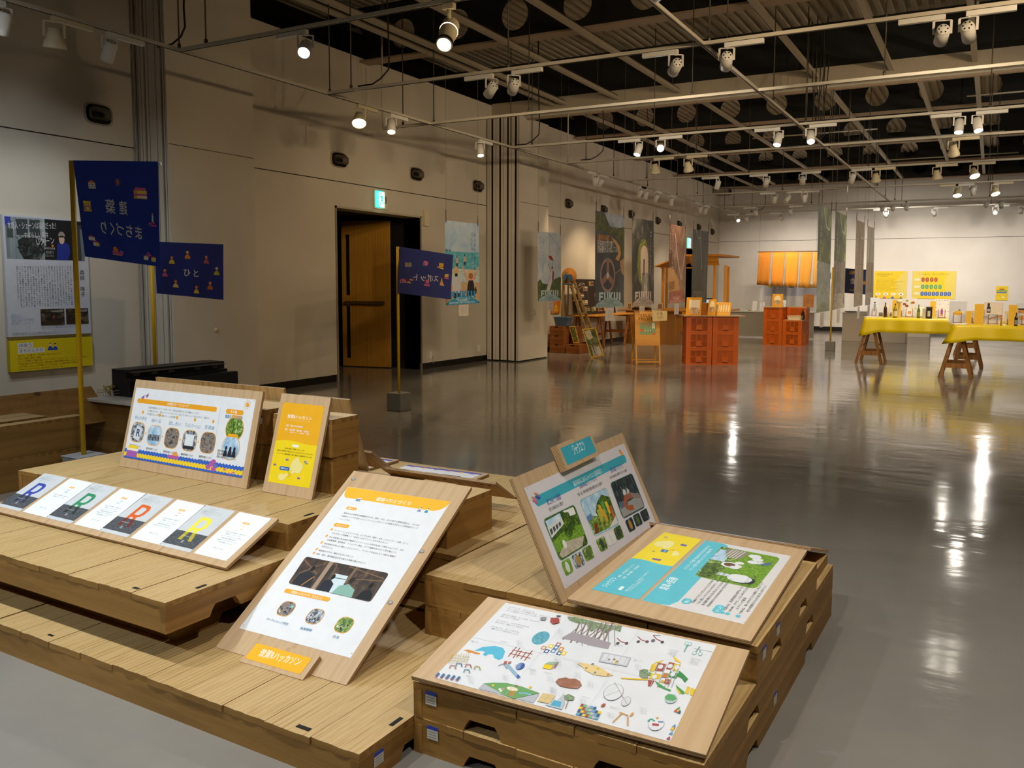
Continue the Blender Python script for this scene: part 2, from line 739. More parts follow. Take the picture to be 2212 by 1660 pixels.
# rails under the beams, running down the room
rail_x = []
for q in ((1192, 219), (1216, 216), (1328.6, 204), (1462, 190.6), (1762, 158.5), (1925.6, 140), (2106, 121)):
    rail_x.append(atY(q[0], q[1], 12.9).x)
for i, xx in enumerate(rail_x):
    mb = MB().beam((xx, YF + 0.2, 4.52), (xx, 12.98, 4.52), 0.07, 0.05, M_RAIL)
    mb.beam((xx, YF + 0.2, 4.558), (xx, 12.98, 4.558), 0.03, 0.03, M_ROD)
    structure(mb.build('ceiling_rail'))
for a, c in (((1268, 249), (1391, 300)), ((1519, 221), (1789, 393)), ((1789, 195.6), (1951, 384.5)), ((1984.6, 175), (2048.7, 347)), ((2112.8, 165), (2124.6, 374)), ((1472, 273), (1637, 399.7))):
    p, q = atZ(a[0], a[1], 4.52), atZ(c[0], c[1], 4.52)
    xx = (p.x + q.x) / 2
    y1 = min(max(q.y, p.y + 2), WY - 0.05)
    if a[0] == 1268:
        y1 = WY - 0.05
    structure(MB().beam((xx, 13.22, 4.52), (xx, y1, 4.52), 0.07, 0.05, M_RAIL).build('ceiling_rail'))
# thin conduits across the room
for q0, q1 in (((1626, 299), (1900, 285)), ((1756, 312), (2170, 285)), ((1918, 346), (2200, 331)), ((2088, 208), (2212, 200))):
    p, q = atZ(q0[0], q0[1], 4.5), atZ(q1[0], q1[1], 4.5)
    structure(MB().tube([p, (q.x, p.y, 4.5)], 0.014, M_TRACK, 6).build('ceiling_conduit'))
# cross bar under the far end
p, q = atZ(1500, 379, 4.5), atZ(2212, 339, 4.5)
structure(MB().beam((WX, p.y, 4.5), (XR, p.y, 4.5), 0.09, 0.06, M_FLANGE).build('ceiling_rail'))

# parked partition panels against the left wall: two bundles seen end-on
def panel_stack(y0, y1, edges, x_of, ztop, seam_z, side_lip=True):
    mb = MB()
    for a, c in edges:
        xa, xc = x_of(a), x_of(c)
        mb.box((xa, y0, 0.025), (xc, y1, ztop), M_WALL)
        mb.box(((xa + xc) / 2 - 0.002, y0 - 0.002, 0.03), ((xa + xc) / 2 + 0.002, y0, ztop - 0.01), flat('#4a4033'))
    mb.box((x_of(edges[0][0]) - 0.02, y0 + 0.02, 0.0), (x_of(edges[-1][1]) - 0.02, y1 - 0.02, ztop - 0.02), M_BLACK)
    xs = x_of(edges[-1][1])
    mb.box((xs - 0.001, y0 + 0.01, seam_z - 0.004), (xs + 0.0015, y1, seam_z + 0.004), flat('#5a4f40'))
    return structure(mb.build('wall_partition'))


f2 = lambda p: WX + 0.03 + (p - 755) / (1190 - 755) * 0.68
panel_stack(12.8, 13.87, ((757, 806), (838, 912), (942, 1016), (1045, 1119), (1150, 1190)), f2, 4.37, 2.86)
f1 = lambda p: WX + 0.02 + (p - 668) / (1270 - 668) * 0.53
panel_stack(5.85, 6.98, ((668, 698), (738, 752), (778, 868), (905, 1012), (1014, 1165), (1203, 1270)), f1, 4.75, 2.83)

# the doorway's dark lobby and its open leaf
lob = MB()
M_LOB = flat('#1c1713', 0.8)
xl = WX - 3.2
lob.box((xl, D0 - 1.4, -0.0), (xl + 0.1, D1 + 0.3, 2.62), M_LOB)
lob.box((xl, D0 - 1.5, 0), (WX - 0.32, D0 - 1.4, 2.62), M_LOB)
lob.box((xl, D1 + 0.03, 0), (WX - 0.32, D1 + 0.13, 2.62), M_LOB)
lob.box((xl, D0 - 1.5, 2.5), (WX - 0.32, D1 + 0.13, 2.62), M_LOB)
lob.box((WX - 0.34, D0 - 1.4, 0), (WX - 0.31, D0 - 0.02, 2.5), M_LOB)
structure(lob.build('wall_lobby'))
fr = MB()
for y in (D0, D1):
    s = -1 if y == D0 else 1
    fr.box((WX - 0.3, min(y, y + s * 0.03), 0), (WX + 0.012, max(y, y + s * 0.03), DT), flat('#8f8066'))
fr.box((WX - 0.3, D0 - 0.03, DT - 0.03), (WX + 0.012, D1 + 0.03, DT), flat('#b7ab94'))
structure(fr.build('trim_2'))
pl_, pr_ = atZ(741.5, 792), atZ(843, 796)
hz = 2.42
u = (pr_ - pl_).normalized()
nrm = u.cross(Vector((0, 0, 1)))
M_LEAF = wood('door_veneer', [(0.3, '#a8741f'), (0.6, '#b9832b'), (0.85, '#c48f38')], 'z', 0.4)
dr = MB().prism([pl_ + Vector((0, 0, 0.015)), pr_ + Vector((0, 0, 0.015)), pr_ + Vector((0, 0, hz)), pl_ + Vector((0, 0, hz))], nrm * -0.045, M_LEAF)
door = structure(dr.build('door_1'))
L = (pr_ - pl_).length
sl = MB()
for z0, z1 in ((0.15, 1.02), (1.2, 2.2)):
    a = pl_ + u * L * 0.10 + nrm * 0.002
    sl.prism([a + Vector((0, 0, z0)), a + u * 0.06 + Vector((0, 0, z0)), a + u * 0.06 + Vector((0, 0, z1)), a + Vector((0, 0, z1))], nrm * 0.003, M_BLACK)
sl.build('glazed_slot', door)
a = pl_ + u * L * 0.10 + Vector((0, 0, 1.08)) + nrm * 0.05
MB().beam(a, a + u * L * 0.82, 0.05, 0.05, flat('#5c4420', 0.4)).build('push_bar', door)
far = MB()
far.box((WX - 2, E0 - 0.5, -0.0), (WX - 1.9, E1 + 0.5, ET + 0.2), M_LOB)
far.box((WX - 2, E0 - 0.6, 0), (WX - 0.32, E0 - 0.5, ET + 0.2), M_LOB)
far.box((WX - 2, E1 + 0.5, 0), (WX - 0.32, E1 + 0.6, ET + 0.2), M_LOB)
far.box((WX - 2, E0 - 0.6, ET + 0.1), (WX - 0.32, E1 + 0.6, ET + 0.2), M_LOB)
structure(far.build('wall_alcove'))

# ------------------------------------------------------------------ things fixed to the left wall
def on_left(px, py, off=0.0):
    return atX(px, py, WX + off)


def air_nozzle(px, py, w_, h_, label, yaw):
    c = on_left(px, py)
    t = thing('air_nozzle', label, 'air vent', c, 0, 'oval air nozzles along the left wall')
    def ring(x0, x1, a0, b0, a1, b1, mat, n=28):
        mb = MB()
        vs = []
        for X, A, B in ((x0, a0, b0), (x1, a1, b1)):
            for k in range(n):
                th = 2 * PI * k / n
                e = 0.55
                cy_, cz_ = math.cos(th), math.sin(th)
                vs.append((X, math.copysign(abs(cy_) ** e, cy_) * A, math.copysign(abs(cz_) ** e, cz_) * B))
        mb.add(vs, [(k, (k + 1) % n, n + (k + 1) % n, n + k) for k in range(n)], mat, True)
        return mb
    A, B = w_ / 2, h_ / 2
    r1 = ring(0.0, 0.015, A * 1.16, B * 1.16, A * 1.12, B * 1.12, flat('#a89c87'))
    r2 = ring(0.015, 0.012, A * 1.12, B * 1.12, A, B, flat('#a89c87'))
    for v, f_, mm in ((r2.v, r2.f, 0),):
        r1.add(v, f_, flat('#a89c87'), True)
    r1.build('rim', t)
    cup = ring(0.012, 0.003, A, B, A * 0.98, B * 0.98, M_BLACK)
    n = 28
    cup.f.append([n + k for k in range(n)][::-1])
    cup.m.append(0)
    cup.build('recess', t)
    nz = ring(0.004, 0.05, A * 0.8, B * 0.62, A * 0.86, B * 0.7, flat('#6e6453'))
    nz.v = [Vector((v.x + yaw * v.y * 0.1, v.y * 0.95 + yaw * A * 0.06, v.z)) for v in nz.v]
    inner = ring(0.049, 0.006, A * 0.84, B * 0.66, A * 0.5, B * 0.3, flat('#5b5142'))
    nz.add(inner.v, inner.f, flat('#5b5142'), True)
    nz.build('nozzle', t)


air_nozzle(212, 247, 0.27, 0.19, 'large oval air nozzle on the left wall above the blue building flag', -1)
for q, lb in (((732, 345.5), 'oval air nozzle on the wall above the left part of the dark doorway'),
              ((898.5, 376.5), 'oval air nozzle right of the green exit sign above the doorway'),
              ((1031, 402.5), 'oval air nozzle on the wall just left of the striped partition bundle'),
              ((1227, 440), 'oval air nozzle on the wall just right of the striped partition bundle'),
              ((1303, 453), 'oval air nozzle half hidden behind the coast banner'),
              ((1362, 463), 'oval air nozzle between the coast banner and the tunnel banner'),
              ((1420, 477), 'oval air nozzle just right of the tunnel banner'),
              ((1466, 485), 'oval air nozzle behind the top of the reddish banner'),
              ((1508, 491), 'oval air nozzle above the dark grey banner'),
              ((1538, 501), 'oval air nozzle nearest the far corner of the left wall')):
    air_nozzle(q[0], q[1], 0.30, 0.19, lb, 1)


def exit_sign(px, py, wd, hh, label):
    c = on_left(px, py, 0.03)
    t = thing('exit_sign', label, 'exit sign', c)
    MB().box((-0.03, -wd * 0.55, -hh * 0.56), (0.0, wd * 0.95, hh * 0.56), M_CREAM).build('housing', t)
    s = Sheet(c + Vector((0.002, 0, 0)), (0, 1, 0), (0, 0, 1))
    G, W_ = glow('#2fa79a', 1.6), glow('#eafff8', 2.2)
    s.base(rr((-wd * 0.5, -hh * 0.5), (wd * 0.5, hh * 0.5), 0.01), G, 0.01)
    s.mb.v = [v + s.n * 0.0 for v in s.mb.v]
    lift = lambda: None
    s.k = 700
    s.poly([(-wd * .28, -hh * .47), (wd * .3, -hh * .47), (wd * .3, hh * .42), (-wd * .28, hh * .42)], W_)
    q = lambda a, b_: (wd * a, hh * b_)
    s.ell(q(-.08, .3), wd * .09, hh * .06, G)
    s.poly([q(-.12, .2), q(.1, .22), q(.14, -.05), q(-.02, -.05)], G)
    s.pl([q(-.05, .17), q(-.2, .1), q(-.24, .02)], wd * .07, G)
    s.pl([q(.08, .18), q(.22, .1), q(.18, -.0)], wd * .07, G)
    s.pl([q(.02, -.04), q(-.06, -.2), q(-.18, -.36)], wd * .1, G)
    s.pl([q(.08, -.04), q(.14, -.2), q(.34, -.24)], wd * .1, G)
    s.poly([q(-.28, -.47), q(-.1, -.47), q(-.28, -.36)], G)
    s.build('lit_face', t)
    MB().box((-0.001, wd * 0.68, -hh * 0.2), (0.003, wd * 0.76, hh * 0.22), M_BLACK).build('test_slot', t)


exit_sign(819.5, 431, 0.21, 0.25, 'lit green exit sign above the dark doorway')
exit_sign(1487, 525, 0.3, 0.3, 'small lit green exit sign behind the reddish banner far down the wall')
c = on_left(917, 471)
t = tag(MB().box((0, -0.06, -0.13), (0.055, 0.06, 0.13), M_CREAM).build('door_chime', bevel=0.006), 'cream wall box at the top right corner of the doorway', 'wall box')
t.location = c
for q, lb, wd in (((466, 713), 'round cream button on the wall right of the first partition bundle', 1),):
    c = atX(q[0], q[1], f1(1270))
    t = tag(MB().lathe([(0.0, 0.02), (0.022, 0.018), (0.026, 0.0)], M_CREAM, 20, Matrix.Rotation(PI / 2, 4, 'Y')).build('wall_button'), lb, 'button')
    t.location = c
for q, lb in (((930, 768), 'white socket plate low on the wall right of the doorway'), ((1034, 753), 'blank cream socket plate low on the wall beside the striped partition bundle')):
    c = on_left(q[0], q[1])
    t = tag(MB().box((0, -0.035, -0.06), (0.01, 0.035, 0.06), M_WHITE).build('socket_plate', bevel=0.003), lb, 'socket')
    t.location = c
    if q[0] < 1000:
        MB().tube([(0.012, 0.02, -0.02), (0.035, 0.05, -0.02), (0.03, 0.05, -0.1), (0.01, 0.06, -0.14)], 0.006, M_WHITE, 6).build('plug', t)
c = atX(1153, 675, f2(1190))
t = tag(MB().tube([(0, -0.03, 0.05), (0.03, 0, 0.03), (0.03, 0, -0.03), (0, 0.03, -0.05)], 0.008, M_CREAM, 6).build('door_pull'), 'small cream pull on the side of the striped partition bundle', 'handle')
t.location = c
c = atX(1552, 418, WX)
t = thing('projector', 'grey projector on a bracket high in the far left corner', 'projector', c + Vector((0.25, -0.4, 0)))
MB().box((-0.22, -0.28, -0.1), (0.22, 0.28, 0.1), flat('#8d8470')).build('body', t, bevel=0.03)
MB().tube([(0.22, 0.05, 0), (0.28, 0.05, 0)], 0.08, flat('#3c3830'), 14).build('lens', t)
MB().box((-0.25, -0.2, 0.1), (0.0, 0.2, 0.14), flat('#9b9079')).build('bracket', t)
# ------------------------------------------------------------------ lighting tracks on thin rods
TZ = 3.5
TRACKS = {
    'TL': ('y', -6.7, 3.0, 24.1), 'TM': ('y', -2.35, 2.0, 22.2),
    'T0': ('x', 3.2, -6.7, 8.6), 'TA': ('x', 1.0, -6.7, 8.6), 'TB': ('x', -1.4, -6.7, 8.6),
    'T1': ('x', 5.28, -6.7, 8.6), 'T2': ('x', 7.18, -6.7, 8.6), 'T3': ('x', 9.1, -7.5, 8.6), 'T4': ('x', 11.22, -6.7, 8.6),
    'T5': ('x', 13.02, -6.65, 8.6), 'T6': ('x', 15.7, -6.6, 8.6), 'T7': ('x', 18.8, -6.55, 8.6), 'T8': ('x', 22.05, -6.6, 8.6), 'T9': ('x', 23.95, -6.6, 8.6),
}
TDESC = {
    'T0': 'the unseen cross track just ahead of the camera', 'TA': 'the unseen cross track above the camera', 'TB': 'the unseen cross track behind the camera',
    'TL': 'the track along the left wall', 'TM': 'the middle lengthwise track', 'T1': 'the nearest cross track', 'T2': 'the second cross track',
    'T3': 'the bare third cross track', 'T4': 'the fourth cross track', 'T5': 'the cross track under the beam', 'T6': 'the first cross track past the beam',
    'T7': 'the second cross track past the beam', 'T8': 'the last but one cross track', 'T9': 'the last cross track before the back wall',
}
random.seed(5)
for k, (ax, c0, a, b_) in TRACKS.items():
    t = thing('lighting_track', 'thin pale ' + TDESC[k].replace('the ', '', 1) + ' hung on rods', 'lighting track', (0, 0, 0), 0, 'lighting tracks under the ceiling')
    P_ = (lambda s, z: Vector((s, c0, z))) if ax == 'x' else (lambda s, z: Vector((c0, s, z)))
    wd = 0.034 if k not in ('T3',) else 0.028
    mb = MB().beam(P_(a, TZ + 0.016), P_(b_, TZ + 0.016), wd, 0.03, M_TRACK)
    mb.beam(P_(a, TZ + 0.0), P_(b_, TZ + 0.0), 0.012, 0.006, flat('#3f3a32'))
    mb.build('rail', t)
    s = a + 0.35
    step = 2.05 if ax == 'x' else 1.9
    while s < b_:
        r_ = MB().tube([P_(s, TZ + 0.03), P_(s, 5.0 if not (ax == 'x' and k == 'T5') else 4.33)], 0.007, M_ROD, 6)
        r_.tube([P_(s, TZ + 0.03), P_(s, TZ + 0.07)], 0.016, M_ROD, 8)
        r_.build('hanger_rod', t)
        s += step + random.uniform(-0.1, 0.1)
# feed pipe frame at the left end of the third track
t = thing('feed_pipe', 'thin upright feed pipe at the left end of the bare third cross track', 'pipe', (-7.5, 9.1, 0))
MB().tube([(0, 0, TZ), (0, 0, 4.75)], 0.012, M_TRACK, 8).build('pipe', t)
t = thing('feed_pipe', 'thin upright feed pipe at the left end of the cross track under the beige beam', 'pipe', (-6.65, 13.02, 0))
MB().tube([(0, 0, TZ), (0, 0, 4.5)], 0.012, M_TRACK, 8).build('pipe', t)
# slack cables looped down to the tracks
for i, (x, y, sd, lb) in enumerate(((-5.85, 7.18, 1, 'black cable tied to a rod at the left end of the second cross track'),
                                    (-6.25, 11.22, 1, 'black cable tied to a rod at the left end of the fourth cross track'),
                                    (-6.0, 13.02, 1, 'black cable looped at the left end of the cross track under the beige beam'),
                                    (-6.5, 5.2, -1, 'black cable hanging to the corner of the nearest cross track'),
                                    (-5.9, 23.95, 1, 'grey cable hanging to the left end of the last cross track'))):
    pts = [Vector((x, y, 5.2)), Vector((x + 0.01, y, 4.4)), Vector((x + 0.03 * sd, y, 3.85)), Vector((x + 0.02 * sd, y, 3.68)), Vector((x - 0.08, y, 3.6)), Vector((x - 0.2, y, 3.55)), Vector((x - 0.4, y, 3.548))]
    o = MB().tube(pts, 0.009, flat('#2a2621'), 6).build('power_cable')
    tag(o, lb, 'cable', 'cables feeding the lighting tracks')
t = thing('cable_bundle', 'bundle of cables dropping past the beige beam to the middle lengthwise track', 'cable', (-2.35, 12.6, 0))
for k in range(7):
    MB().tube([(0.14 * math.sin(k * 2.1), 0.12 * k - 0.3, 5.2), (0.1 * math.sin(k * 2.1), 0.1 * k - 0.3, 4.4), (0.02 * k - 0.05, 0.05 * k - 0.2, 3.62), (0.0, 0.04 * k - 0.1, TZ + 0.03)], 0.008, flat('#332e27'), 5).build('cable', t)

# ------------------------------------------------------------------ spotlights
PROTO = {}
LENS_ON = {'w': glow('#fff6e6', 60), 'y': glow('#ffe2ad', 45), 'c': glow('#f4f8ff', 60)}
M_LENS_OFF = flat('#23211e', 0.3)


def head_axes(d):
    d = Vector(d).normalized()
    return d.to_track_quat('-Z', 'Y').to_matrix().to_4x4()


SPOT_N = {}
LAMPS = {}


def lamp_data(col, power, deg, blend):
    key = (col, power, deg, blend)
    if key not in LAMPS:
        l = bpy.data.lights.new('spot', 'SPOT')
        l.color = col
        l.energy = power
        l.spot_size = math.radians(deg)
        l.spot_blend = blend
        l.shadow_soft_size = 0.045
        LAMPS[key] = l
    return LAMPS[key]


def fixture(trk, s, kind, target, lit, power, col, deg=70, blend=0.7, side=1, label=None, group='spotlights on the ceiling tracks'):
    """kind: can (white cylinder), bell (cream bell), tube (long cream cylinder)"""
    ax, c0 = TRACKS[trk][0], TRACKS[trk][1]
    base = Vector((s, c0, TZ)) if ax == 'x' else Vector((c0, s, TZ))
    rz = 0 if ax == 'x' else PI / 2
    t = thing('track_spotlight', label, 'spotlight', base, rz, group)
    R = Matrix.Rotation(-rz, 3, 'Z')
    white = M_WHITE if kind == 'can' else M_CREAM
    key = (kind, 'adaptor', side)
    bx = MB().box((min(0, side * 0.3) - 0.02, -0.02, -0.045), (max(0, side * 0.3) + 0.02, 0.02, -0.004), white)
    if kind == 'tube':
        bx = MB().box((-0.05, -0.022, -0.05), (0.05, 0.022, -0.004), white)
    bx.build('adaptor', t, bevel=0.004)
    drop = {'can': 0.15, 'bell': 0.17, 'tube': 0.2}[kind]
    piv = Vector((0, 0, -drop))
    d = (R @ (Vector(target) - (base + Vector((0, 0, -drop))))).normalized()
    M = Matrix.Translation(piv) @ head_axes(d)
    yk = MB()
    rr_ = {'can': 0.062, 'bell': 0.07, 'tube': 0.03}[kind]
    side_ax = Vector((1, 0, 0))
    sx = (M.to_3x3() @ Vector((1, 0, 0))).normalized()
    if kind == 'tube':
        yk.tube([(0, 0, -0.04), (0, 0, -0.1), piv + M.to_3x3() @ Vector((0, 0, 0.05))], 0.016, white, 8)
    else:
        for sg in (-1, 1):
            yk.beam(Vector((0, 0, -0.05)) + sx * 0.0 + sx * sg * rr_, piv + sx * sg * rr_, 0.006, 0.018, white)
        yk.beam(Vector((0, 0, -0.05)) - sx * rr_, Vector((0, 0, -0.05)) + sx * rr_, 0.018, 0.006, white)
        yk.tube([(0, 0, -0.03), (0, 0, -0.055)], 0.014, white, 8)
    yk.build('yoke', t)
    if kind == 'can':
        prof = [(0.0, 0.07), (0.042, 0.07), (0.046, 0.062), (0.046, 0.05), (0.052, 0.045), (0.052, -0.1), (0.047, -0.1), (0.044, -0.08)]
        zl, rl = -0.078, 0.044
    elif kind == 'bell':
        prof = [(0.0, 0.07), (0.045, 0.07), (0.048, 0.03), (0.055, 0.025), (0.058, 0.0), (0.075, -0.03), (0.086, -0.07), (0.082, -0.085), (0.076, -0.07)]
        zl, rl = -0.07, 0.077
    else:
        prof = [(0.0, 0.1), (0.055, 0.1), (0.066, 0.08), (0.066, 0.02), (0.069, 0.015), (0.069, -0.05), (0.062, -0.055), (0.06, -0.17), (0.064, -0.175), (0.062, -0.215), (0.052, -0.215), (0.05, -0.19)]
        zl, rl = -0.19, 0.05
    hd = MB().lathe(prof, white, 20, M)
    if kind == 'can':
        for k in range(6):
            th = k * PI / 3
            hd.tube([M @ Vector((0.03 * math.cos(th), 0.03 * math.sin(th), 0.0705)), M @ Vector((0.03 * math.cos(th), 0.03 * math.sin(th), 0.072))], 0.007, M_BLACK, 6)
    if kind == 'tube':
        hd.lathe([(0.0695, -0.012), (0.0698, -0.018)], LENS_ON['y'], 20, M)
        hd.lathe([(0.0645, -0.178), (0.0645, -0.212)], M_BLACK, 20, M)
    hd = hd.build('head', t)
    ln = MB()
    tint = 'c' if col == COOL else ('w' if col in (NEUT, SOFT) else 'y')
    ln.lathe([(0.0, zl), (rl, zl)], LENS_ON[tint] if lit else M_LENS_OFF, 20, M)
    ln.build('lens', hd)
    if power > 0:
        lo = bpy.data.objects.new('lamp_light', lamp_data(col, power, deg, blend))
        COL.objects.link(lo)
        lo.parent = t
        lo.matrix_basis = Matrix.Translation(M @ Vector((0, 0, zl - 0.03)) - Vector((0, 0, 0))) @ head_axes(d)
    return t


def on_track(trk, px, py):
    ax, c0 = TRACKS[trk][0], TRACKS[trk][1]
    return atY(px, py, c0).x if ax == 'x' else atX(px, py, c0).y


W_SPOT = 1.0
SPOTS = [
    # track, px, py, kind, target, lit lens, power, colour, cone, adaptor side
    ('TL', 6, 40, 'can', (-7.9, 3.9, 1.0), 0, 30, COOL, 90, -1),
    ('TL', 118, 92, 'bell', (-7.4, 4.6, 0.0), 0, 0, SOFT, 70, 1),
    ('TL', 236, 90, 'can', (-8.1, 4.8, 1.2), 0, 30, COOL, 80, 1),
    ('TL', 775, 222, 'bell', (-5.2, 6.0, 0.0), 1, 55, WARM, 80, 1),
    ('TL', 845, 262, 'can', (-5.6, 7.0, 0.0), 1, 50, WARM, 80, 1),
    ('TL', 1037, 316, 'can', (-5.8, 9.5, 0.0), 1, 50, WARM, 80, 1),
    ('TL', 1298, 362, 'can', (-8.0, 14.5, 1.6), 0, 60, WARM, 90, 1),
    ('TL', 1287, 378, 'can', (-7.6, 14.9, 0.8), 0, 80, WARM, 80, -1),
    ('TL', 1383, 398, 'can', (-7.9, 16.8, 1.4), 0, 90, WARM, 80, 1),
    ('TL', 1396, 404, 'can', (-7.7, 17.2, 0.6), 0, 60, WARM, 80, -1),
    ('TL', 1418, 412, 'can', (-8.0, 18.4, 1.4), 0, 70, WARM, 80, 1),
    ('TL', 1450, 432, 'can', (-7.0, 19.0, 0.8), 1, 60, WARM, 80, 1),
    ('TL', 1512, 440, 'can', (-7.4, 22.0, 1.0), 0, 60, SOFT, 80, -1),
    ('TL', 1524, 449, 'can', (-7.6, 22.4, 1.0), 1, 50, SOFT, 80, 1),
    ('T1', 660, 92, 'can', (-3.2, 2.2, 0.3), 1, 90, COOL, 75, -1),
    ('T1', 970, 40, 'tube', (-2.6, 2.4, 0.3), 1, 60, NEUT, 60, 1),
    ('T2', 1062, 178, 'can', (-8.2, 9.6, 1.2), 0, 45, WARM, 80, -1),
    ('T2', 1110, 168, 'can', (-8.2, 11.6, 1.3), 0, 50, WARM, 80, 1),
    ('T2', 1460, 132, 'can', (-6.2, 12.4, 1.6), 0, 130, SOFT, 80, -1),
    ('T2', 1570, 112, 'can', (-4.6, 14.2, 0.5), 0, 160, SOFT, 80, 1),
    ('T2', 2036, 56, 'can', (-1.9, 15.9, 0.7), 0, 100, SOFT, 80, -1),
    ('T2', 2092, 50, 'can', (0.3, 14.2, 0.8), 0, 80, SOFT, 80, 1),
    ('T4', 1380, 310, 'can', (-5.0, 9.7, 0.0), 1, 55, WARM, 80, -1),
    ('T4', 1427, 306, 'can', (-1.2, 3.2, 0.6), 1, 90, NEUT, 50, 1),
    ('T4', 1682, 285, 'can', (-2.9, 9.7, 0.0), 1, 45, SOFT, 80, -1),
    ('T4', 1752, 277, 'can', (-1.6, 9.0, 0.0), 1, 45, SOFT, 80, 1),
    ('T4', 2073, 254, 'can', (-0.5, 10.0, 0.0), 1, 45, NEUT, 80, -1),
    ('T4', 2112, 250, 'can', (0.4, 9.8, 0.0), 1, 45, NEUT, 80, 1),
    ('T5', 1415, 357, 'bell', (-5.1, 14.0, 0.6), 1, 90, WARM, 80, 1),
    ('T5', 1487, 318, 'bell', (-4.4, 14.4, 0.8), 0, 90, WARM, 80, 1),
    ('T5', 2060, 312, 'bell', (-0.5, 14.6, 0.9), 0, 110, SOFT, 80, 1),
    ('T6', 1552, 342, 'can', (-5.6, 15.9, 0.8), 0, 100, WARM, 80, -1),
    ('T6', 1656, 380, 'can', (-5.2, 18.0, 0.6), 0, 110, WARM, 80, -1),
    ('T6', 1734, 378, 'can', (-4.0, 19.6, 0.6), 0, 120, WARM, 80, 1),
    ('T6', 1842, 376, 'can', (-3.6, 16.8, 0.0), 0, 60, SOFT, 80, 1),
    ('T6', 1892, 378, 'bell', (-1.8, 16.4, 0.9), 0, 100, SOFT, 80, 1),
    ('T6', 2024, 362, 'bell', (-0.7, 16.4, 0.9), 0, 110, NEUT, 80, 1),
    ('T6', 2104, 360, 'bell', (0.4, 14.6, 0.9), 1, 90, NEUT, 80, 1),
    ('T7', 1673, 424, 'can', (-5.0, 20.6, 0.3), 0, 80, SOFT, 80, -1),
    ('T7', 1702, 420, 'can', (-5.4, 17.6, 0.6), 0, 80, WARM, 80, 1),
    ('T7', 1738, 418, 'can', (-3.9, 20.2, 0.3), 0, 80, SOFT, 80, 1),
    ('T7', 2068, 409, 'bell', (-0.5, 17.5, 0.3), 1, 80, NEUT, 80, -1),
    ('T7', 2102, 405, 'can', (0.0, 21.0, 0.3), 0, 80, NEUT, 80, -1),
    ('T7', 2149, 404, 'bell', (0.8, 17.5, 0.3), 1, 80, NEUT, 80, 1),
    ('T8', 1632, 447, 'can', (-5.6, 24.8, 0.9), 1, 90, SOFT, 90, -1),
    ('T8', 1707, 445, 'can', (-4.8, 24.6, 0.9), 1, 90, SOFT, 90, 1),
    ('T8', 1907, 433, 'can', (-3.2, 26.6, 1.6), 0, 110, NEUT, 80, -1),
    ('T8', 1929, 441, 'can', (-2.6, 26.8, 1.6), 0, 110, NEUT, 80, 1),
    ('T8', 1958, 440, 'can', (-2.0, 26.8, 1.6), 0, 110, NEUT, 80, 1),
    ('T8', 2131, 434, 'can', (-0.6, 26.8, 1.6), 0, 110, NEUT, 80, -1),
    ('T8', 2163, 430, 'can', (0.3, 25.0, 1.0), 1, 80, NEUT, 80, 1),
    ('T9', 1594, 466, 'can', (-5.2, 21.0, 0.6), 1, 60, NEUT, 70, -1),
    ('T9', 1612, 463, 'can', (-6.3, 27.0, 1.4), 0, 110, NEUT, 90, 1),
    ('T9', 1687, 463, 'can', (-4.9, 27.1, 1.5), 0, 130, NEUT, 90, -1),
    ('T9', 1914, 456, 'can', (-2.6, 27.1, 1.5), 0, 130, NEUT, 80, -1),
    ('T9', 2019, 451, 'can', (-1.5, 27.1, 1.5), 0, 130, NEUT, 80, 1),
    ('T9', 2150, 455, 'can', (0.0, 20.0, 0.6), 1, 60, NEUT, 70, 1),
    ('T9', 2206, 446, 'can', (0.5, 27.1, 1.5), 0, 130, NEUT, 80, 1),
]
KINDN = {'can': 'white cylinder spotlight', 'bell': 'cream bell spotlight', 'tube': 'long cream cylinder spotlight'}
cnt = {}
for sp in SPOTS:
    cnt.setdefault(sp[0], []).append(sp[1])
for trk, px, py, kind, tg, lit, pw, colr, deg, side in SPOTS:
    order = sorted(cnt[trk])
    i = order.index(px)
    where = ORD[i] if i < len(ORD) else 'next'
    lab = '%s, %s, %s from left on %s' % (KINDN[kind], 'lit' if lit else 'dark', where, TDESC[trk])
    fixture(trk, on_track(trk, px, py), kind, tg, lit, pw * W_SPOT, colr, deg, 0.75, side, lab)

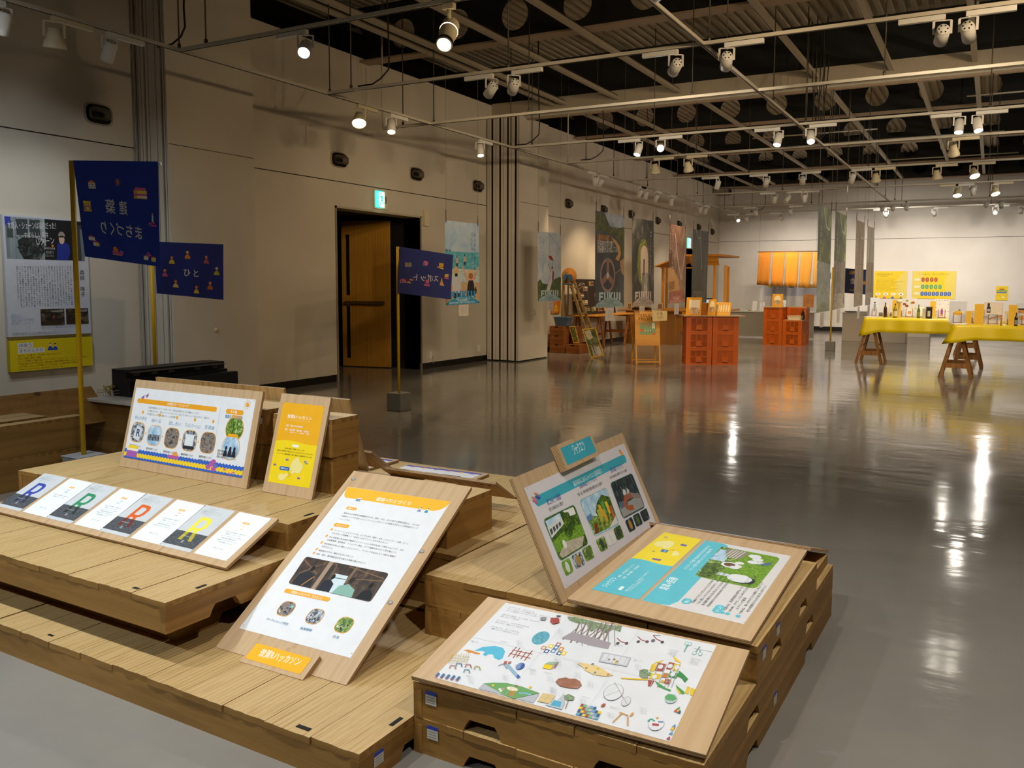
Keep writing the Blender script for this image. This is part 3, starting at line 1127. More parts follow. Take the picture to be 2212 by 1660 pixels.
# unseen spotlights added beyond the view to light foreground, walls and displays
UNSEEN_SPOTS = [
    ('TA', -5.2, (-5.0, 1.8, 0.0), 110, COOL), ('TA', -3.9, (-3.7, 2.3, .3), 110, COOL), ('TA', -2.6, (-2.5, 2.1, .2), 110, COOL), ('TA', -1.2, (-1.2, 2.3, .3), 90, NEUT), ('TA', .6, (-1.1, 2.7, .5), 130, NEUT),
    ('TB', -4.0, (-4.0, .6, 0), 170, COOL), ('TB', -1.5, (-1.5, .9, 0), 80, COOL), ('T0', .7, (.4, 3.0, 0), 130, NEUT), ('T0', -6.2, (-8.1, 4.8, 1.3), 45, COOL),
    ('T1', -2.0, (-8.2, 8.6, 1.5), 65, WARM), ('T1', -.6, (-8.2, 12.0, 1.5), 80, WARM), ('T1', 1.0, (-5.6, 13.4, 1.4), 150, WARM), ('T1', 2.4, (-1.4, 14.0, .7), 110, SOFT), ('T1', 4.0, (1.0, 7.0, 0), 160, SOFT),
    ('T2', 2.5, (-5.0, 14.6, .8), 150, WARM), ('T2', 4.0, (1.5, 10.0, 0), 110, SOFT), ('T4', 2.5, (-5.6, 14.6, 1.5), 160, WARM), ('T4', 4.0, (-3.0, 17.0, 1.6), 210, NEUT), ('T6', 2.5, (-2.4, 18.5, 1.8), 160, NEUT), ('T7', 3.0, (-3.4, 21.0, 1.6), 160, NEUT),
    ('T8', 2.0, (1.6, 27.0, 1.5), 130, NEUT), ('T8', 4.5, (4.2, 27.0, 1.5), 130, NEUT), ('T4', 6.0, (6.0, 12.0, 0), 110, SOFT), ('T6', 6.0, (6.0, 16.0, 0), 110, SOFT),
]
for trk, s, tg, pw, colr in UNSEEN_SPOTS:
    fixture(trk, s, 'can', tg, 1, pw * W_SPOT, colr, 85, 0.8, 1, 'unseen added white cylinder spotlight on a track outside the view', 'unseen spotlights added beyond the view')
# ------------------------------------------------------------------ wooden stage platforms
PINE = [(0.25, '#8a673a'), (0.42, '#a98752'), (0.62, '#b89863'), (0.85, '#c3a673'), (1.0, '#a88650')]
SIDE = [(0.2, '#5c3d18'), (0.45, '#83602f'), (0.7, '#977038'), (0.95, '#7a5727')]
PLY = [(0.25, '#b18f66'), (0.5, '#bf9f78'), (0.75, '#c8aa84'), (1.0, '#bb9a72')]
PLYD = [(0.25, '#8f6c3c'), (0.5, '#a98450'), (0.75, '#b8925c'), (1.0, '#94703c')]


def pine(ax):
    return wood('worn_pine', PINE, ax, 0.55, 2.6, 0.0, 0.22, 0.2)


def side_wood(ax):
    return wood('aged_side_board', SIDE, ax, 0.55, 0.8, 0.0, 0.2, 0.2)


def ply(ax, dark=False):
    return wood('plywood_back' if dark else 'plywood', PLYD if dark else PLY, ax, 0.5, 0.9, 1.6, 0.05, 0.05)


def edge_mat():
    if 'ply_edge' in MATS:
        return MATS['ply_edge']
    m, nt, b = base_mat('plywood_edge')
    wv = node(nt, 'ShaderNodeTexWave', wave_type='BANDS', bands_direction='Z')
    wv.inputs['Scale'].default_value = 55
    wv.inputs['Distortion'].default_value = 0.6
    nt.links.new(coords(nt), wv.inputs['Vector'])
    r = ramp(nt, wv.outputs['Fac'], [(0.2, '#6b4c2a'), (0.6, '#b8966a')])
    nt.links.new(r.outputs[0], b.inputs['Base Color'])
    b.inputs['Roughness'].default_value = 0.6
    MATS['ply_edge'] = m
    return m


ROT = math.radians(-1.0)
rnd = random.Random(11)


def notched(L, h, notches, r=0.02, depth=0.04):
    """outline of a side board of length L and height h with hand holds cut from its lower edge"""
    pts = [(0, h), (0, 0)]
    for c in notches:
        a, b_ = c - 0.055, c + 0.055
        pts += [(a - 0.012, 0), (a, depth * 0.6), (a + 0.012, depth), (b_ - 0.012, depth), (b_, depth * 0.6), (b_ + 0.012, 0)]
    pts += [(L, 0), (L, h)]
    return pts


def platform(x0, y0, x1, y1, z0, z1, label, axis='y', group='stacked wooden stage platforms', notch=True, slots=(), stickers=(), rot=ROT, name='stage_platform'):
    t = thing(name, label, 'platform', (x0, y0, z0), rot, group)
    lx, ly, h = x1 - x0, y1 - y0, z1 - z0
    mb = MB()
    dt = 0.022
    n = max(1, round((lx if axis == 'y' else ly) / 0.178))
    wq = (lx if axis == 'y' else ly) / n
    for i in range(n):
        a, b_ = i * wq + 0.0011, (i + 1) * wq - 0.0011
        e0, e1 = rnd.uniform(-0.003, 0.003), rnd.uniform(-0.003, 0.003)
        zt = h + rnd.uniform(-0.0012, 0.0006)
        # plank with a ragged near end
        k = 7
        for side in (0,):
            pts = []
            if axis == 'y':
                for j in range(k + 1):
                    pts.append((a + (b_ - a) * j / k, e0 + rnd.uniform(-0.002, 0.002)))
                pts += [(b_, ly + e1), (a, ly + e1)]
            else:
                for j in range(k + 1):
                    pts.append((lx + e1 + rnd.uniform(-0.002, 0.002), a + (b_ - a) * j / k))
                pts += [(e0, b_), (e0, a)]
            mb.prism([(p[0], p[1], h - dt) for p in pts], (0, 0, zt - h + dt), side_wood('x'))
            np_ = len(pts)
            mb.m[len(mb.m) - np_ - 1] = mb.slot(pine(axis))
    mb.build('deck', t)
    hh = h - dt
    th = 0.03
    nl = [lx * 0.27, lx * 0.73] if notch and 0.7 < lx < 1.0 else []
    nw = [ly * 0.27, ly * 0.73] if notch and ly > 0.7 else []
    for y in (0.002, ly - th - 0.002):
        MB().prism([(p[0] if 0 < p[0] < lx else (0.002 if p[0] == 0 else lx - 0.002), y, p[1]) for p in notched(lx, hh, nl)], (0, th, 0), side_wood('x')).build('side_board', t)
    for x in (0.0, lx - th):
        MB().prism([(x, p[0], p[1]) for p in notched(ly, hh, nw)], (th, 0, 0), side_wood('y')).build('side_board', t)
    if slots:
        sb = MB()
        for sx, sy, dx, dy in slots:
            sb.box((sx, sy, h - 0.001), (sx + dx, sy + dy, h + 0.0012), M_BLACK)
        sb.build('clamp_slot', t)
    for face, u_, z_ in stickers:
        s = {'front': ((u_, -0.001, z_), (1, 0, 0)), 'right': ((lx + 0.001, u_, z_), (0, 1, 0))}[face]
        M = t.matrix_basis
        M = Matrix.Translation((x0, y0, z0)) @ Matrix.Rotation(rot, 4, 'Z')
        sh = Sheet(M @ Vector(s[0]), M.to_3x3() @ Vector(s[1]), (0, 0, 1))
        sh.base([(0, 0), (0.04, 0), (0.04, 0.042), (0, 0.042)], '#b9b6ab')
        sh.rect((0, 0.03), (0.04, 0.042), '#2d3f9e')
        for j in range(3):
            sh.line((0.004, 0.023 - j * 0.008), (0.034, 0.023 - j * 0.008), 0.002, '#6d6a63')
        sh.build('paper_sticker', t)
    return t


platform(-3.3, 1.70, -1.48, 2.58, 0, 0.11, 'lowest wide wooden platform along the front edge, carrying the big leaning poster board', slots=((1.56, 0.02, 0.05, 0.014), (1.79, 0.16, 0.014, 0.05), (0.3, 0.03, 0.03, 0.01)), stickers=(('right', 0.06, 0.04),))
platform(-5.15, 1.73, -3.31, 2.61, 0, 0.11, 'lowest wooden platform cut off by the left edge of the picture')
platform(-3.3, 2.60, -1.48, 3.49, 0, 0.11, 'lowest wooden platform hidden behind the front one under the tall tiers')
platform(-4.36, 1.94, -2.535, 2.84, 0.11, 0.22, 'set-back dark platform under the tier with the row of letter cards')
platform(-4.22, 1.80, -2.40, 2.69, 0.22, 0.33, 'second wooden tier overhanging the lowest platform, carrying the row of letter cards', slots=((1.60, 0.03, 0.03, 0.012), (1.79, 0.14, 0.012, 0.04)))
for z in (0.11, 0.22):
    platform(-4.32, 2.86 if z < .2 else 2.71, -2.46, 3.3, z, z + 0.11, 'hidden wooden platform %s under the topmost tier' % ('lower' if z < .2 else 'upper'), notch=False)
platform(-4.34, 2.39, -2.44, 3.29, 0.33, 0.44, 'topmost wooden tier carrying the workshop poster board and the yellow poster board', slots=((1.86, 0.12, 0.012, 0.05),))
platform(-2.42, 2.64, -1.81, 3.5, 0.22, 0.33, 'wooden platform between the topmost tier and the right hand tier', notch=False)
platform(-2.42, 2.64, -1.81, 3.5, 0.11, 0.22, 'wooden platform between the tiers, lower of two', notch=False)
platform(-1.475, 1.905, -0.575, 3.60, 0, 0.11, 'bottom wooden platform at the right front corner, touching the floor', stickers=(('front', 0.05, 0.055), ('right', 0.7, 0.05)))
platform(-1.475, 1.905, -0.575, 3.60, 0.11, 0.22, 'second wooden platform at the right front corner, under the toy map board', stickers=(('front', 0.045, 0.05),))
platform(-1.80, 2.395, -1.485, 3.27, 0.11, 0.22, 'short wooden platform under the left end of the right hand tier', notch=False)
platform(-1.80, 2.395, -0.565, 3.25, 0.22, 0.335, 'upper right wooden tier carrying the turquoise board and the playground board', stickers=(('right', 0.05, 0.05), ('right', 0.22, 0.06)))
platform(-1.40, 3.262, -0.575, 3.60, 0.22, 0.262, 'low wooden box behind the playground board at the far right corner', notch=False, name='wooden_box')

# bench of stacked boxes and boards along the left wall
yb0, yb1 = 1.6, 3.60
t = platform(-5.80, yb0, -5.70, yb1, 0.0, 0.228, 'lower long wooden box of the low bench at the left edge', 'y', 'boxes of the bench at the left edge', False, rot=0, name='wooden_box')
t = platform(-5.80, yb0, -5.70, yb1, 0.229, 0.447, 'upper long wooden box of the low bench at the left edge', 'y', 'boxes of the bench at the left edge', False, rot=0, name='wooden_box')
t = platform(-6.12, yb0, -5.83, yb1 - 0.18, 0.0, 0.455, 'wooden box behind the low bench at the left edge', 'y', 'boxes of the bench at the left edge', False, rot=0, name='wooden_box')
p, q = atX(0, 855.5, -6.4), atX(176, 837, -6.4)
t = thing('leaning_board', 'knotty board leaning behind the low bench at the left edge', 'board', (-6.2, q.y, 0.3))
MB().prism([(-6.13, 1.6, 0.30), (-6.13, q.y + 0.08, 0.30), (-6.4, q.y + 0.08, q.z), (-6.4, 1.6, q.z)], Vector((-0.02, 0, -0.008)), wood('knotty_board', SIDE[:1] + [(0.5, '#8d6431'), (0.9, '#a0763d')], 'z', 0.5, 0.8, 3.0)).build('panel', t, world=True)

# the stack with the white table board and the black model
for z in (0, 0.226):
    platform(-6.42, 4.05, -4.5, 4.95, z, z + 0.224, '%s wooden box under the white board with the black house model' % ('lower' if z == 0 else 'upper'), 'x', 'boxes under the white board', False, rot=0, name='wooden_box')
t = thing('display_board', 'white board on stacked boxes carrying the black house model', 'board', (-6.45, 4.02, 0.45))
MB().box((0, 0, 0.001), (1.95, 0.95, 0.025), M_WHITE).build('top', t, bevel=0.003)
t = thing('house_model', 'black architectural model of a long building on the white board', 'model', (-6.285, 4.22, 0.476))
mk = flat('#1f2226', 0.5)
b_ = MB().box((0, 0, 0), (0.225, 0.95, 0.15), mk)
b_.box((0, 0, 0.15), (0.185, 0.95, 0.215), mk)
b_.build('body', t)
MB().prism([(0, -0.004, 0.215), (0.262, -0.004, 0.195), (0.262, 0.90, 0.195), (0, 0.90, 0.215)], (0, 0, 0.004), flat('#2a2e33', 0.4)).build('roof', t)
MB().box((0.225, 0.03, 0), (0.30, 1.0, 0.125), mk).build('annex', t)
for y in (0.06, 0.22, 0.38, 0.64, 0.82):
    MB().box((0.184, y, 0.163), (0.188, y + 0.055, 0.183), flat('#77746b')).build('window', t)
c = atZ(222, 857, 0.475)
t = thing('garden_model', 'tiny fenced garden model with a yellow plant beside the black model', 'model', c + Vector((0, 0.02, 0)))
g = MB()
for k in range(9):
    g.box((-0.1 + k * 0.025, 0, 0), (-0.097 + k * 0.025, 0.003, 0.05), flat('#cdbfae'))
for z in (0.0, 0.025, 0.047):
    g.box((-0.1, 0, z), (0.103, 0.003, z + 0.003), flat('#cdbfae'))
    g.box((0.1, 0, z), (0.103, 0.09, z + 0.003), flat('#cdbfae'))
g.build('fence', t)
g = MB()
for k in range(26):
    a, r_ = k * 2.4, 0.012 + 0.0016 * k
    pz = Vector((0.0 + r_ * math.cos(a), 0.04 + r_ * math.sin(a), 0.055 + 0.02 * math.sin(k)))
    g.tube([(0, 0.04, 0.0), (pz + Vector((0, 0, 0.008)))], 0.0012, flat('#a3922f'), 4)
    g.tube([pz, pz + Vector((0.008, 0.004, 0.01))], 0.004, flat('#b9aa35'), 5)
g.build('plant', t)


# ------------------------------------------------------------------ plywood display boards
class Board:
    """plywood sheet from its lower left corner; u runs along the lower edge, v up the face"""

    def __init__(s, name, label, bl, u, v, wd, ht, th=0.012, group=None, dark=False, cat='board', axis='y'):
        s.bl, s.u = Vector(bl), Vector(u).normalized()
        v = Vector(v)
        s.v = (v - s.u * v.dot(s.u)).normalized()
        s.n = s.u.cross(s.v)
        M = Matrix.Identity(4)
        for i in range(3):
            M[i][0], M[i][1], M[i][2], M[i][3] = s.u[i], s.v[i], s.n[i], s.bl[i]
        s.root = thing(name, label, cat, group=group, M=M)
        mb = MB()
        p = ply(axis, dark)
        mb.add([(0, 0, 0), (wd, 0, 0), (wd, ht, 0), (0, ht, 0), (0, 0, -th), (wd, 0, -th), (wd, ht, -th), (0, ht, -th)], [(0, 1, 2, 3), (7, 6, 5, 4)], p)
        mb.add([(0, 0, 0), (wd, 0, 0), (wd, ht, 0), (0, ht, 0), (0, 0, -th), (wd, 0, -th), (wd, ht, -th), (0, ht, -th)], [(0, 4, 5, 1), (1, 5, 6, 2), (2, 6, 7, 3), (3, 7, 4, 0)], edge_mat())
        s.body = mb.build('panel', s.root)
        s.face = s.body
        s.w, s.h, s.t = wd, ht, th

    def sheet(s, lift=0.0004):
        return Sheet(s.bl + s.n * lift, s.u, s.v)

    def holes(s, pts, r=0.011):
        for x, y in pts:
            mb = MB()
            mb.add([(x + r * math.cos(2 * PI * k / 14), y + r * 0.8 * math.sin(2 * PI * k / 14), 0.0008) for k in range(14)], [tuple(range(14))], flat('#6d675e'))
            mb.add([(x + r * .8 * math.cos(2 * PI * k / 14), y + 0.001 + r * 0.6 * math.sin(2 * PI * k / 14), 0.0010) for k in range(14)], [tuple(range(14))], flat('#a9a59c'))
            mb.build('peg_hole', s.root)


def board_px(TL, TR, BR, BL, z):
    bl, br = atZ(BL[0], BL[1], z), atZ(BR[0], BR[1], z)
    u = (br - bl).normalized()
    tl, tr = atP(TL[0], TL[1], bl, u), atP(TR[0], TR[1], br, u)
    v = (tl - bl) * 0.5 + (tr - br) * 0.5
    return bl, u, v, (br - bl).length, v.length


def lift_board(a, th=0.012):
    """move a solved face so that the sheet's back edge, not its face, touches what it stands on"""
    return a


bl, u, v, wd, ht = board_px((763.3, 1016.6), (1019, 1053.7), (747.4, 1481), (465.5, 1398.8), 0.1115)
B1 = Board('poster_board', 'big plywood board with the white and orange poster leaning across the lowest platform', bl, u, v, wd, ht, 0.013, 'plywood poster boards')
B1.holes([(0.03, ht - 0.045), (wd - 0.035, ht * 0.62), (wd - 0.03, ht * 0.36)])
bl, u, v, wd, ht = board_px((293, 819.3), (569, 847), (532, 1056.7), (257.7, 1007), 0.441)
B2 = Board('poster_board', 'wide plywood board with the workshop poster standing on the topmost tier', bl, u, v, wd, ht, 0.013, 'plywood poster boards')
bl, u, v, wd, ht = board_px((608, 850), (715.5, 859.6), (673, 1081), (566.4, 1062), 0.441)
B3 = Board('poster_board', 'narrow plywood board with the orange and yellow poster standing on the topmost tier', bl, u, v, wd, ht, 0.013, 'plywood poster boards')
# toy map board
bl, u, v, wd, ht = board_px((1052, 1292), (1620.6, 1402.5), (1525, 1632), (888.4, 1461), 0.247)
B6 = Board('poster_board', 'plywood board with the white toy map lying on the right front platform', bl, u, v, wd, ht, 0.013, 'plywood poster boards')
# turquoise board facing right
tl, tr = atZ(1106, 1034, 0.742), atZ(1344, 937, 0.738)
bl = atZ(1210.5, 1309, 0.337)
u = (tr - tl).normalized()
u.z = 0
wd = (tr - tl).length
v = (tl - bl)
v = v - u * v.dot(u)
bl = tl - v
B4 = Board('poster_board', 'plywood board with the white and turquoise poster leaning back on the upper right tier', bl, u, v, wd, v.length, 0.013, 'plywood poster boards')
# board lying flat
fl_, frt = atZ(1225, 1294, 0.372), atZ(1622, 1386, 0.358)
br_, bk = atZ(1748, 1188, 0.405), atZ(1432, 1136.5, 0.412)
u = (frt - fl_)
vv = ((br_ - frt) + (bk - fl_)) / 2
B5 = Board('poster_board', 'plywood board with the white and turquoise playground posters lying flat on the upper right tier', fl_, u, vv, u.length, vv.length, 0.013, 'plywood poster boards')
# rear sheet at the far right corner
p0, p1 = atZ(1500, 1152, 0.36), atZ(1785, 1188, 0.276)
B7 = Board('poster_board', 'plywood board lying behind the playground board at the far right corner', (-1.38, 3.27, 0.385), (1, -0.03, 0), (0, 0.36, -0.11), 0.80, 0.375, 0.012, 'plywood poster boards')

# sloping letter card boards in a row
tr = atZ(601, 1121, 0.468)
brr = atZ(488, 1228, 0.3445)
u = Vector((math.cos(ROT), math.sin(ROT), 0))
v = tr - brr
v = v - u * v.dot(u)
SB_W, SB_H = 0.386, v.length
SB = []
nm = ['blue', 'green', 'orange red', 'yellow']
for i in range(4):
    bl = brr - u * (SB_W * (4 - i)) + u * 0.001
    SB.append(Board('card_board', 'small sloping plywood board with the %s letter R card' % nm[i], bl, u, v, SB_W - 0.002, SB_H, 0.012, 'sloping boards with letter cards'))

# boards and boxes of the far side, seen from behind
def back_board(TL, TR, Y, low, label, th=0.013, depth=None):
    a, c = atY(TL[0], TL[1], Y), atY(TR[0], TR[1], Y)
    zt = (a.z + c.z) / 2
    lo = atX(low[0], low[1], c.x)
    a.z = c.z = zt
    u = (a - c)                                   # face looks away from the camera: u runs right to left
    bl = Vector((c.x, lo.y, lo.z))
    v = c - bl
    # the face we see is the back, so put the sheet's face on the far side
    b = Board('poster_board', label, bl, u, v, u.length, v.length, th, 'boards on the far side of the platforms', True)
    return b


BB1 = back_board((340, 815), (617, 838), 3.12, (641, 985), 'wide plywood board turned away, behind the workshop poster board')
BB1.holes([])
BB2 = back_board((650, 847), (757, 868), 3.1, (798, 1016), 'narrow plywood board turned away, behind the orange and yellow poster board')
BB3 = back_board((825, 1009), (1072, 1040), 3.16, (1112, 1073), 'plywood board turned away with peg holes, behind the big leaning poster board')
for x in (0.1, 0.36):
    mb = MB()
    mb.tube([(BB1.w - x - 0.1, BB1.h - 0.05, -0.0132), (BB1.w - x - 0.1, BB1.h - 0.05, -0.0128)], 0.012, M_BLACK, 12)
    mb.build('peg_hole', BB1.root)
for x in (0.05, 0.09, 0.3):
    mb = MB()
    mb.tube([(x, BB3.h - 0.03, -0.0132), (x, BB3.h - 0.03, -0.0128)], 0.008, M_BLACK, 12)
    mb.build('peg_hole', BB3.root)
a, c = atZ(880, 1003, 0.31), atZ(1056, 1024, 0.31)
B8 = Board('poster_board', 'plywood board with a photo poster lying flat behind the turned away boards', a + Vector((0.02, -0.42, 0.0)), c - a, (0, 0.42, 0.0), (c - a).length, 0.42, 0.013, 'boards on the far side of the platforms')
a = atZ(812, 991, 0.31)
B9 = Board('poster_board', 'small plywood board with a blue edged poster lying beside the yellowish tilted board', a + Vector((-0.1, -0.3, 0)), (1, 0, 0), (0, 0.3, 0), 0.25, 0.34, 0.013, 'boards on the far side of the platforms')
p = atZ(787, 969, 0.5)
lo = atX(846, 1010, atZ(804, 975, 0.47).x)
tp = atZ(804, 975, 0.47)
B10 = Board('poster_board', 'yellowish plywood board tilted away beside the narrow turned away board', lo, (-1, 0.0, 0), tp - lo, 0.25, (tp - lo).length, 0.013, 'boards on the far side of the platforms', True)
# far lower platforms the boards lie on
platform(-3.6, 3.52, -2.0, 4.3, 0, 0.11, 'lowest wooden platform on the far side of the stack', 'y', notch=False)
platform(-3.5, 3.54, -2.05, 4.2, 0.11, 0.22, 'second wooden platform on the far side of the stack', 'y', notch=False)
platform(-3.45, 3.56, -2.15, 4.05, 0.22, 0.295, 'third wooden platform on the far side of the stack, under the flat photo poster board', 'y', notch=False)

# small upright boxes behind the standing boards
x1 = atZ(717, 1070, 0.44).x
yk = atX(773, 914, x1).y
platform(x1 - 0.36, 2.80, x1, min(yk, 3.09), 0.44, 0.61, 'lower small wooden box behind the orange and yellow poster board', 'x', 'small boxes on the topmost tier', False, rot=0, name='wooden_box')
platform(x1 - 0.36, 2.79, x1 + 0.005, min(yk, 3.09), 0.611, 0.785, 'upper small wooden box behind the orange and yellow poster board', 'x', 'small boxes on the topmost tier', False, rot=0, name='wooden_box')
q = atY(580, 885, 2.86)
for k, z in enumerate((0.44, 0.616)):
    platform(q.x - 0.4, 2.84, q.x + 0.004 * k, 3.09, z, z + 0.173, '%s small wooden box behind the workshop poster board' % ('lower', 'upper')[k], 'x', 'small boxes on the topmost tier', False, rot=0, name='wooden_box', stickers=(('front', 0.34, 0.1),) if k else ())
platform(-2.27, 2.69, -1.905, 3.02, 0.33, 0.505, 'square wooden box behind the big leaning poster board', 'y', 'small boxes on the platforms', False, rot=ROT, name='wooden_box')
# ------------------------------------------------------------------ printed posters on the boards
def quadmap(q):
    """q: corners TL, TR, BR, BL of a printed area; returns (a, b) with a from the left, b from the top"""
    tl, tr, br, bl = [Vector(c) for c in q]
    def f(a, b):
        return tuple((tl * (1 - a) + tr * a) * (1 - b) + (bl * (1 - a) + br * a) * b)
    return f


def R5(ox, oy, k=5.53):
    return lambda x, y: (ox + x / k, oy + y / k)


ORANGE, YEL, TURQ, BLUE, INK, DBLUE = '#f0a81c', '#f6d90f', '#3fb3c4', '#3563c0', '#3a3a3c', '#3f8fb0'
PAPER = '#e6e8ea'
P_CROWD = photo('crowd', [(0.3, '#1d1c1e'), (0.42, '#4a443f'), (0.52, '#9a938c'), (0.62, '#6d5038'), (0.72, '#d8d4cf')], 60, 4, 1.0)
P_STREET = photo('street', [(0.3, '#22262c'), (0.45, '#5d656e'), (0.55, '#aab3ba'), (0.68, '#e0e4e6')], 55, 4, 0.8)
P_PARK = photo('park', [(0.3, '#1f3313'), (0.45, '#4f6f22'), (0.56, '#86a83a'), (0.66, '#c9cdbf'), (0.78, '#3d4b3a')], 60, 5, 1.0)
P_GRASS = photo('grass', [(0.3, '#4c7a1e'), (0.5, '#6f9c2c'), (0.7, '#9cbf4c')], 90, 4, 0.5)
P_TREE = photo('foliage', [(0.3, '#16280f'), (0.48, '#35551c'), (0.62, '#6b8a2e'), (0.78, '#b9c26a')], 70, 5, 1.2)
P_DARKTREE = photo('dark_trees', [(0.3, '#11161a'), (0.5, '#28353a'), (0.62, '#4a5b58'), (0.74, '#b9c4c6')], 70, 5, 0.8, (1, 0.35, 1))
P_ATTIC = photo('attic', [(0.3, '#1b140f'), (0.5, '#3d2c1f'), (0.64, '#5e4732'), (0.8, '#8a6f55')], 30, 5, 1.0, (1, 0.5, 1))
P_SKY = photo('sky', [(0.35, '#7fb0d6'), (0.55, '#b9d5e8'), (0.7, '#f0f4f6')], 18, 4, 0.6)
P_SAND = photo('sand', [(0.3, '#a59a86'), (0.6, '#c7bda8'), (0.8, '#d9d1c1')], 50, 4, 0.5)
P_ASPH = photo('asphalt', [(0.3, '#2b2e31'), (0.5, '#4a4e52'), (0.7, '#767a7d')], 160, 4, 0.2)
P_ROOM = photo('dim_room', [(0.3, '#17130f'), (0.5, '#33291f'), (0.64, '#6b5a47'), (0.8, '#b3a591')], 14, 5, 0.8)


def pins(s, fr, pts=((.015, .02), (.985, .02), (.985, .98), (.015, .98))):
    for a, b in pts:
        q = fr(a, b)
        s.line(q, (q[0] + 0.004, q[1] + 0.003), 0.0012, '#55565a')


def paper(s, px, mat=PAPER):
    q = [s.p(*c) for c in px]
    s.base([q[3], q[2], q[1], q[0]], mat)
    return quadmap(q), q


def photo_quad(s, px, mat, r=0.012, border=None):
    """picture with rounded corners from its four corners"""
    q = [Vector(s.p(*c)) for c in px]
    f = quadmap(q)
    wv, hv = (q[1] - q[0]).length, (q[3] - q[0]).length
    pts = [f(x / wv, 1 - y / hv) for x, y in rr((0, 0), (wv, hv), r)]
    if border:
        c = sum((Vector(p) for p in pts), Vector((0, 0))) / len(pts)
        s.poly([tuple(c + (Vector(p) - c) * 1.03) for p in pts], border)
    s.poly(pts, mat)
    return f


def person_icon(s, c, h, body, head='#e8b48c', hair=None):
    s.ell((c[0], c[1] + h * .78), h * .17, h * .2, head, 12)
    if hair:
        s.ell((c[0], c[1] + h * .84), h * .18, h * .16, hair, 10, 0, PI)
    s.ell((c[0], c[1]), h * .36, h * .55, body, 12, 0, PI)


# --- big leaning poster
s = B1.sheet()
g, g2 = R5(700, 900), R5(400, 1000)
fr, q = paper(s, ((752.4, 1051.9), (974, 1084.4), (757.3, 1422.4), (516.6, 1358)))
tl, tr = Vector(q[0]), Vector(q[1])
hd = 0.058
up = (tr - tl).normalized()
dn = Vector((up.y, -up.x))
W_ = (tr - tl).length
head = [tl + dn * 0.0008 + up * 0.001] + [tl + up * (0.03 - 0.03 * math.cos(t)) + dn * (hd - hd + hd * math.sin(t)) for t in [PI / 2 * k / 8 for k in range(1, 9)]]
head = [tuple(p) for p in head] + [tuple(tl + up * (W_ - 0.06 + 0.06 * math.sin(t)) + dn * hd * math.cos(t)) for t in [PI / 2 * k / 8 for k in range(0, 9)]]
s.poly(head[::-1], '#f1b72a')
T = lambda st, a, b, h=None, c=INK, gg=g: s.text(st, s.p(*gg(*a)), s.p(*gg(*b)), h, c, bold=0.0)
T('建築×ひとづくり', (612, 1003), (1025, 1062), 0.022, '#ffffff')
person_icon(s, s.p(*g(1128, 1140)), 0.024, '#8b8fae', '#f3ebe2', '#3a6fa0')
person_icon(s, s.p(*g(1212, 1152)), 0.024, '#2f9aa8', '#f3ebe2', '#3a5f90')
c = s.p(*g(400, 1016))
s.rect((c[0] - .012, c[1]), (c[0] + .01, c[1] + .013), '#9a93b5')
s.rect((c[0] - .013, c[1]), (c[0] - .006, c[1] + .014), '#3aa0b5')
s.rect((c[0] - .013, c[1] + .013), (c[0] + .011, c[1] + .018), '#f2e6c8')


def pill(px0, px1, hh, txt, colr, tcol='#ffffff', gg=g, th=None):
    a, b = Vector(s.p(*gg(*px0))), Vector(s.p(*gg(*px1)))
    d = (b - a)
    L_ = d.length
    d.normalize()
    n_ = Vector((-d.y, d.x))
    s.poly([tuple(a + d * (x) + n_ * y) for x, y in rr((0, -hh / 2), (L_, hh / 2), hh * 0.48)], colr)
    if txt:
        m0, m1 = a + d * L_ * .16 - n_ * hh * .3, a + d * L_ * .84 - n_ * hh * .3
        s.text(txt, tuple(m0), tuple(m1), th or hh * 0.68, tcol)


pill((268, 1092), (388, 1112), 0.015, '想い', ORANGE)
pill((120, 1292), (298, 1318), 0.017, 'ポイント', ORANGE)
TH = 0.0088
T('敦賀市中心市街地の課題解決のため、歴史、文化、人など様々な要素を踏まえ、まちなか', (230, 1162), (1138, 1312), TH)
T('の既存ストックを活かしたリノベーションまちづくりの推進を目的とした実践型のワーク', (205, 1197), (1115, 1347), TH)
T('ショップです。', (178, 1232), (308, 1254), TH)
T('リノベーションまちづくりでは、エリアにある「歴史・文化・コミュニティ・生業」といっ', (118, 1370), (1000, 1532), TH)
T('たものをどう再編集して「未来につなげていく」のかを考えること', (92, 1402), (755, 1525), TH)
T('中心市街地にある遊休不動産をリノベーションの手法を用いて再生することで、まち', (58, 1448), (945, 1610), TH)
T('の産業振興、雇用創出、コミュニティ再生、エリア価値の向上などに取り組むこと', (32, 1482), (858, 1637), TH)
T('参加者間の交流により新しいコミュニティー、アイディアが生まれそこで様々な事業が', (-4, 1527), (850, 1688), TH)
T('生まれること', (-32, 1560), (92, 1585), TH)
T('参加者がやりたい事をかたちにすること', (1592, 1056), (2000, 1135), TH, INK, g2)
T('市外、県外、都市圏在住の方も新たな活動の場となること', (1562, 1098), (2150, 1212), TH, INK, g2)
for i, (gg, x, y) in enumerate(((g, 92, 1352), (g, 32, 1430), (g2, 1633, 955), (g2, 1575, 1035), (g2, 1541, 1080))):
    c = s.p(*gg(x, y))
    s.ell(c, .0056, .0062, ORANGE, 12)
    s.text('12345'[i], (c[0] - .0016, c[1] - .003), None, .008, '#ffffff')
f = photo_quad(s, ((661, 1203), (841, 1239.5), (800, 1302), (622, 1261)), P_ATTIC, 0.012)
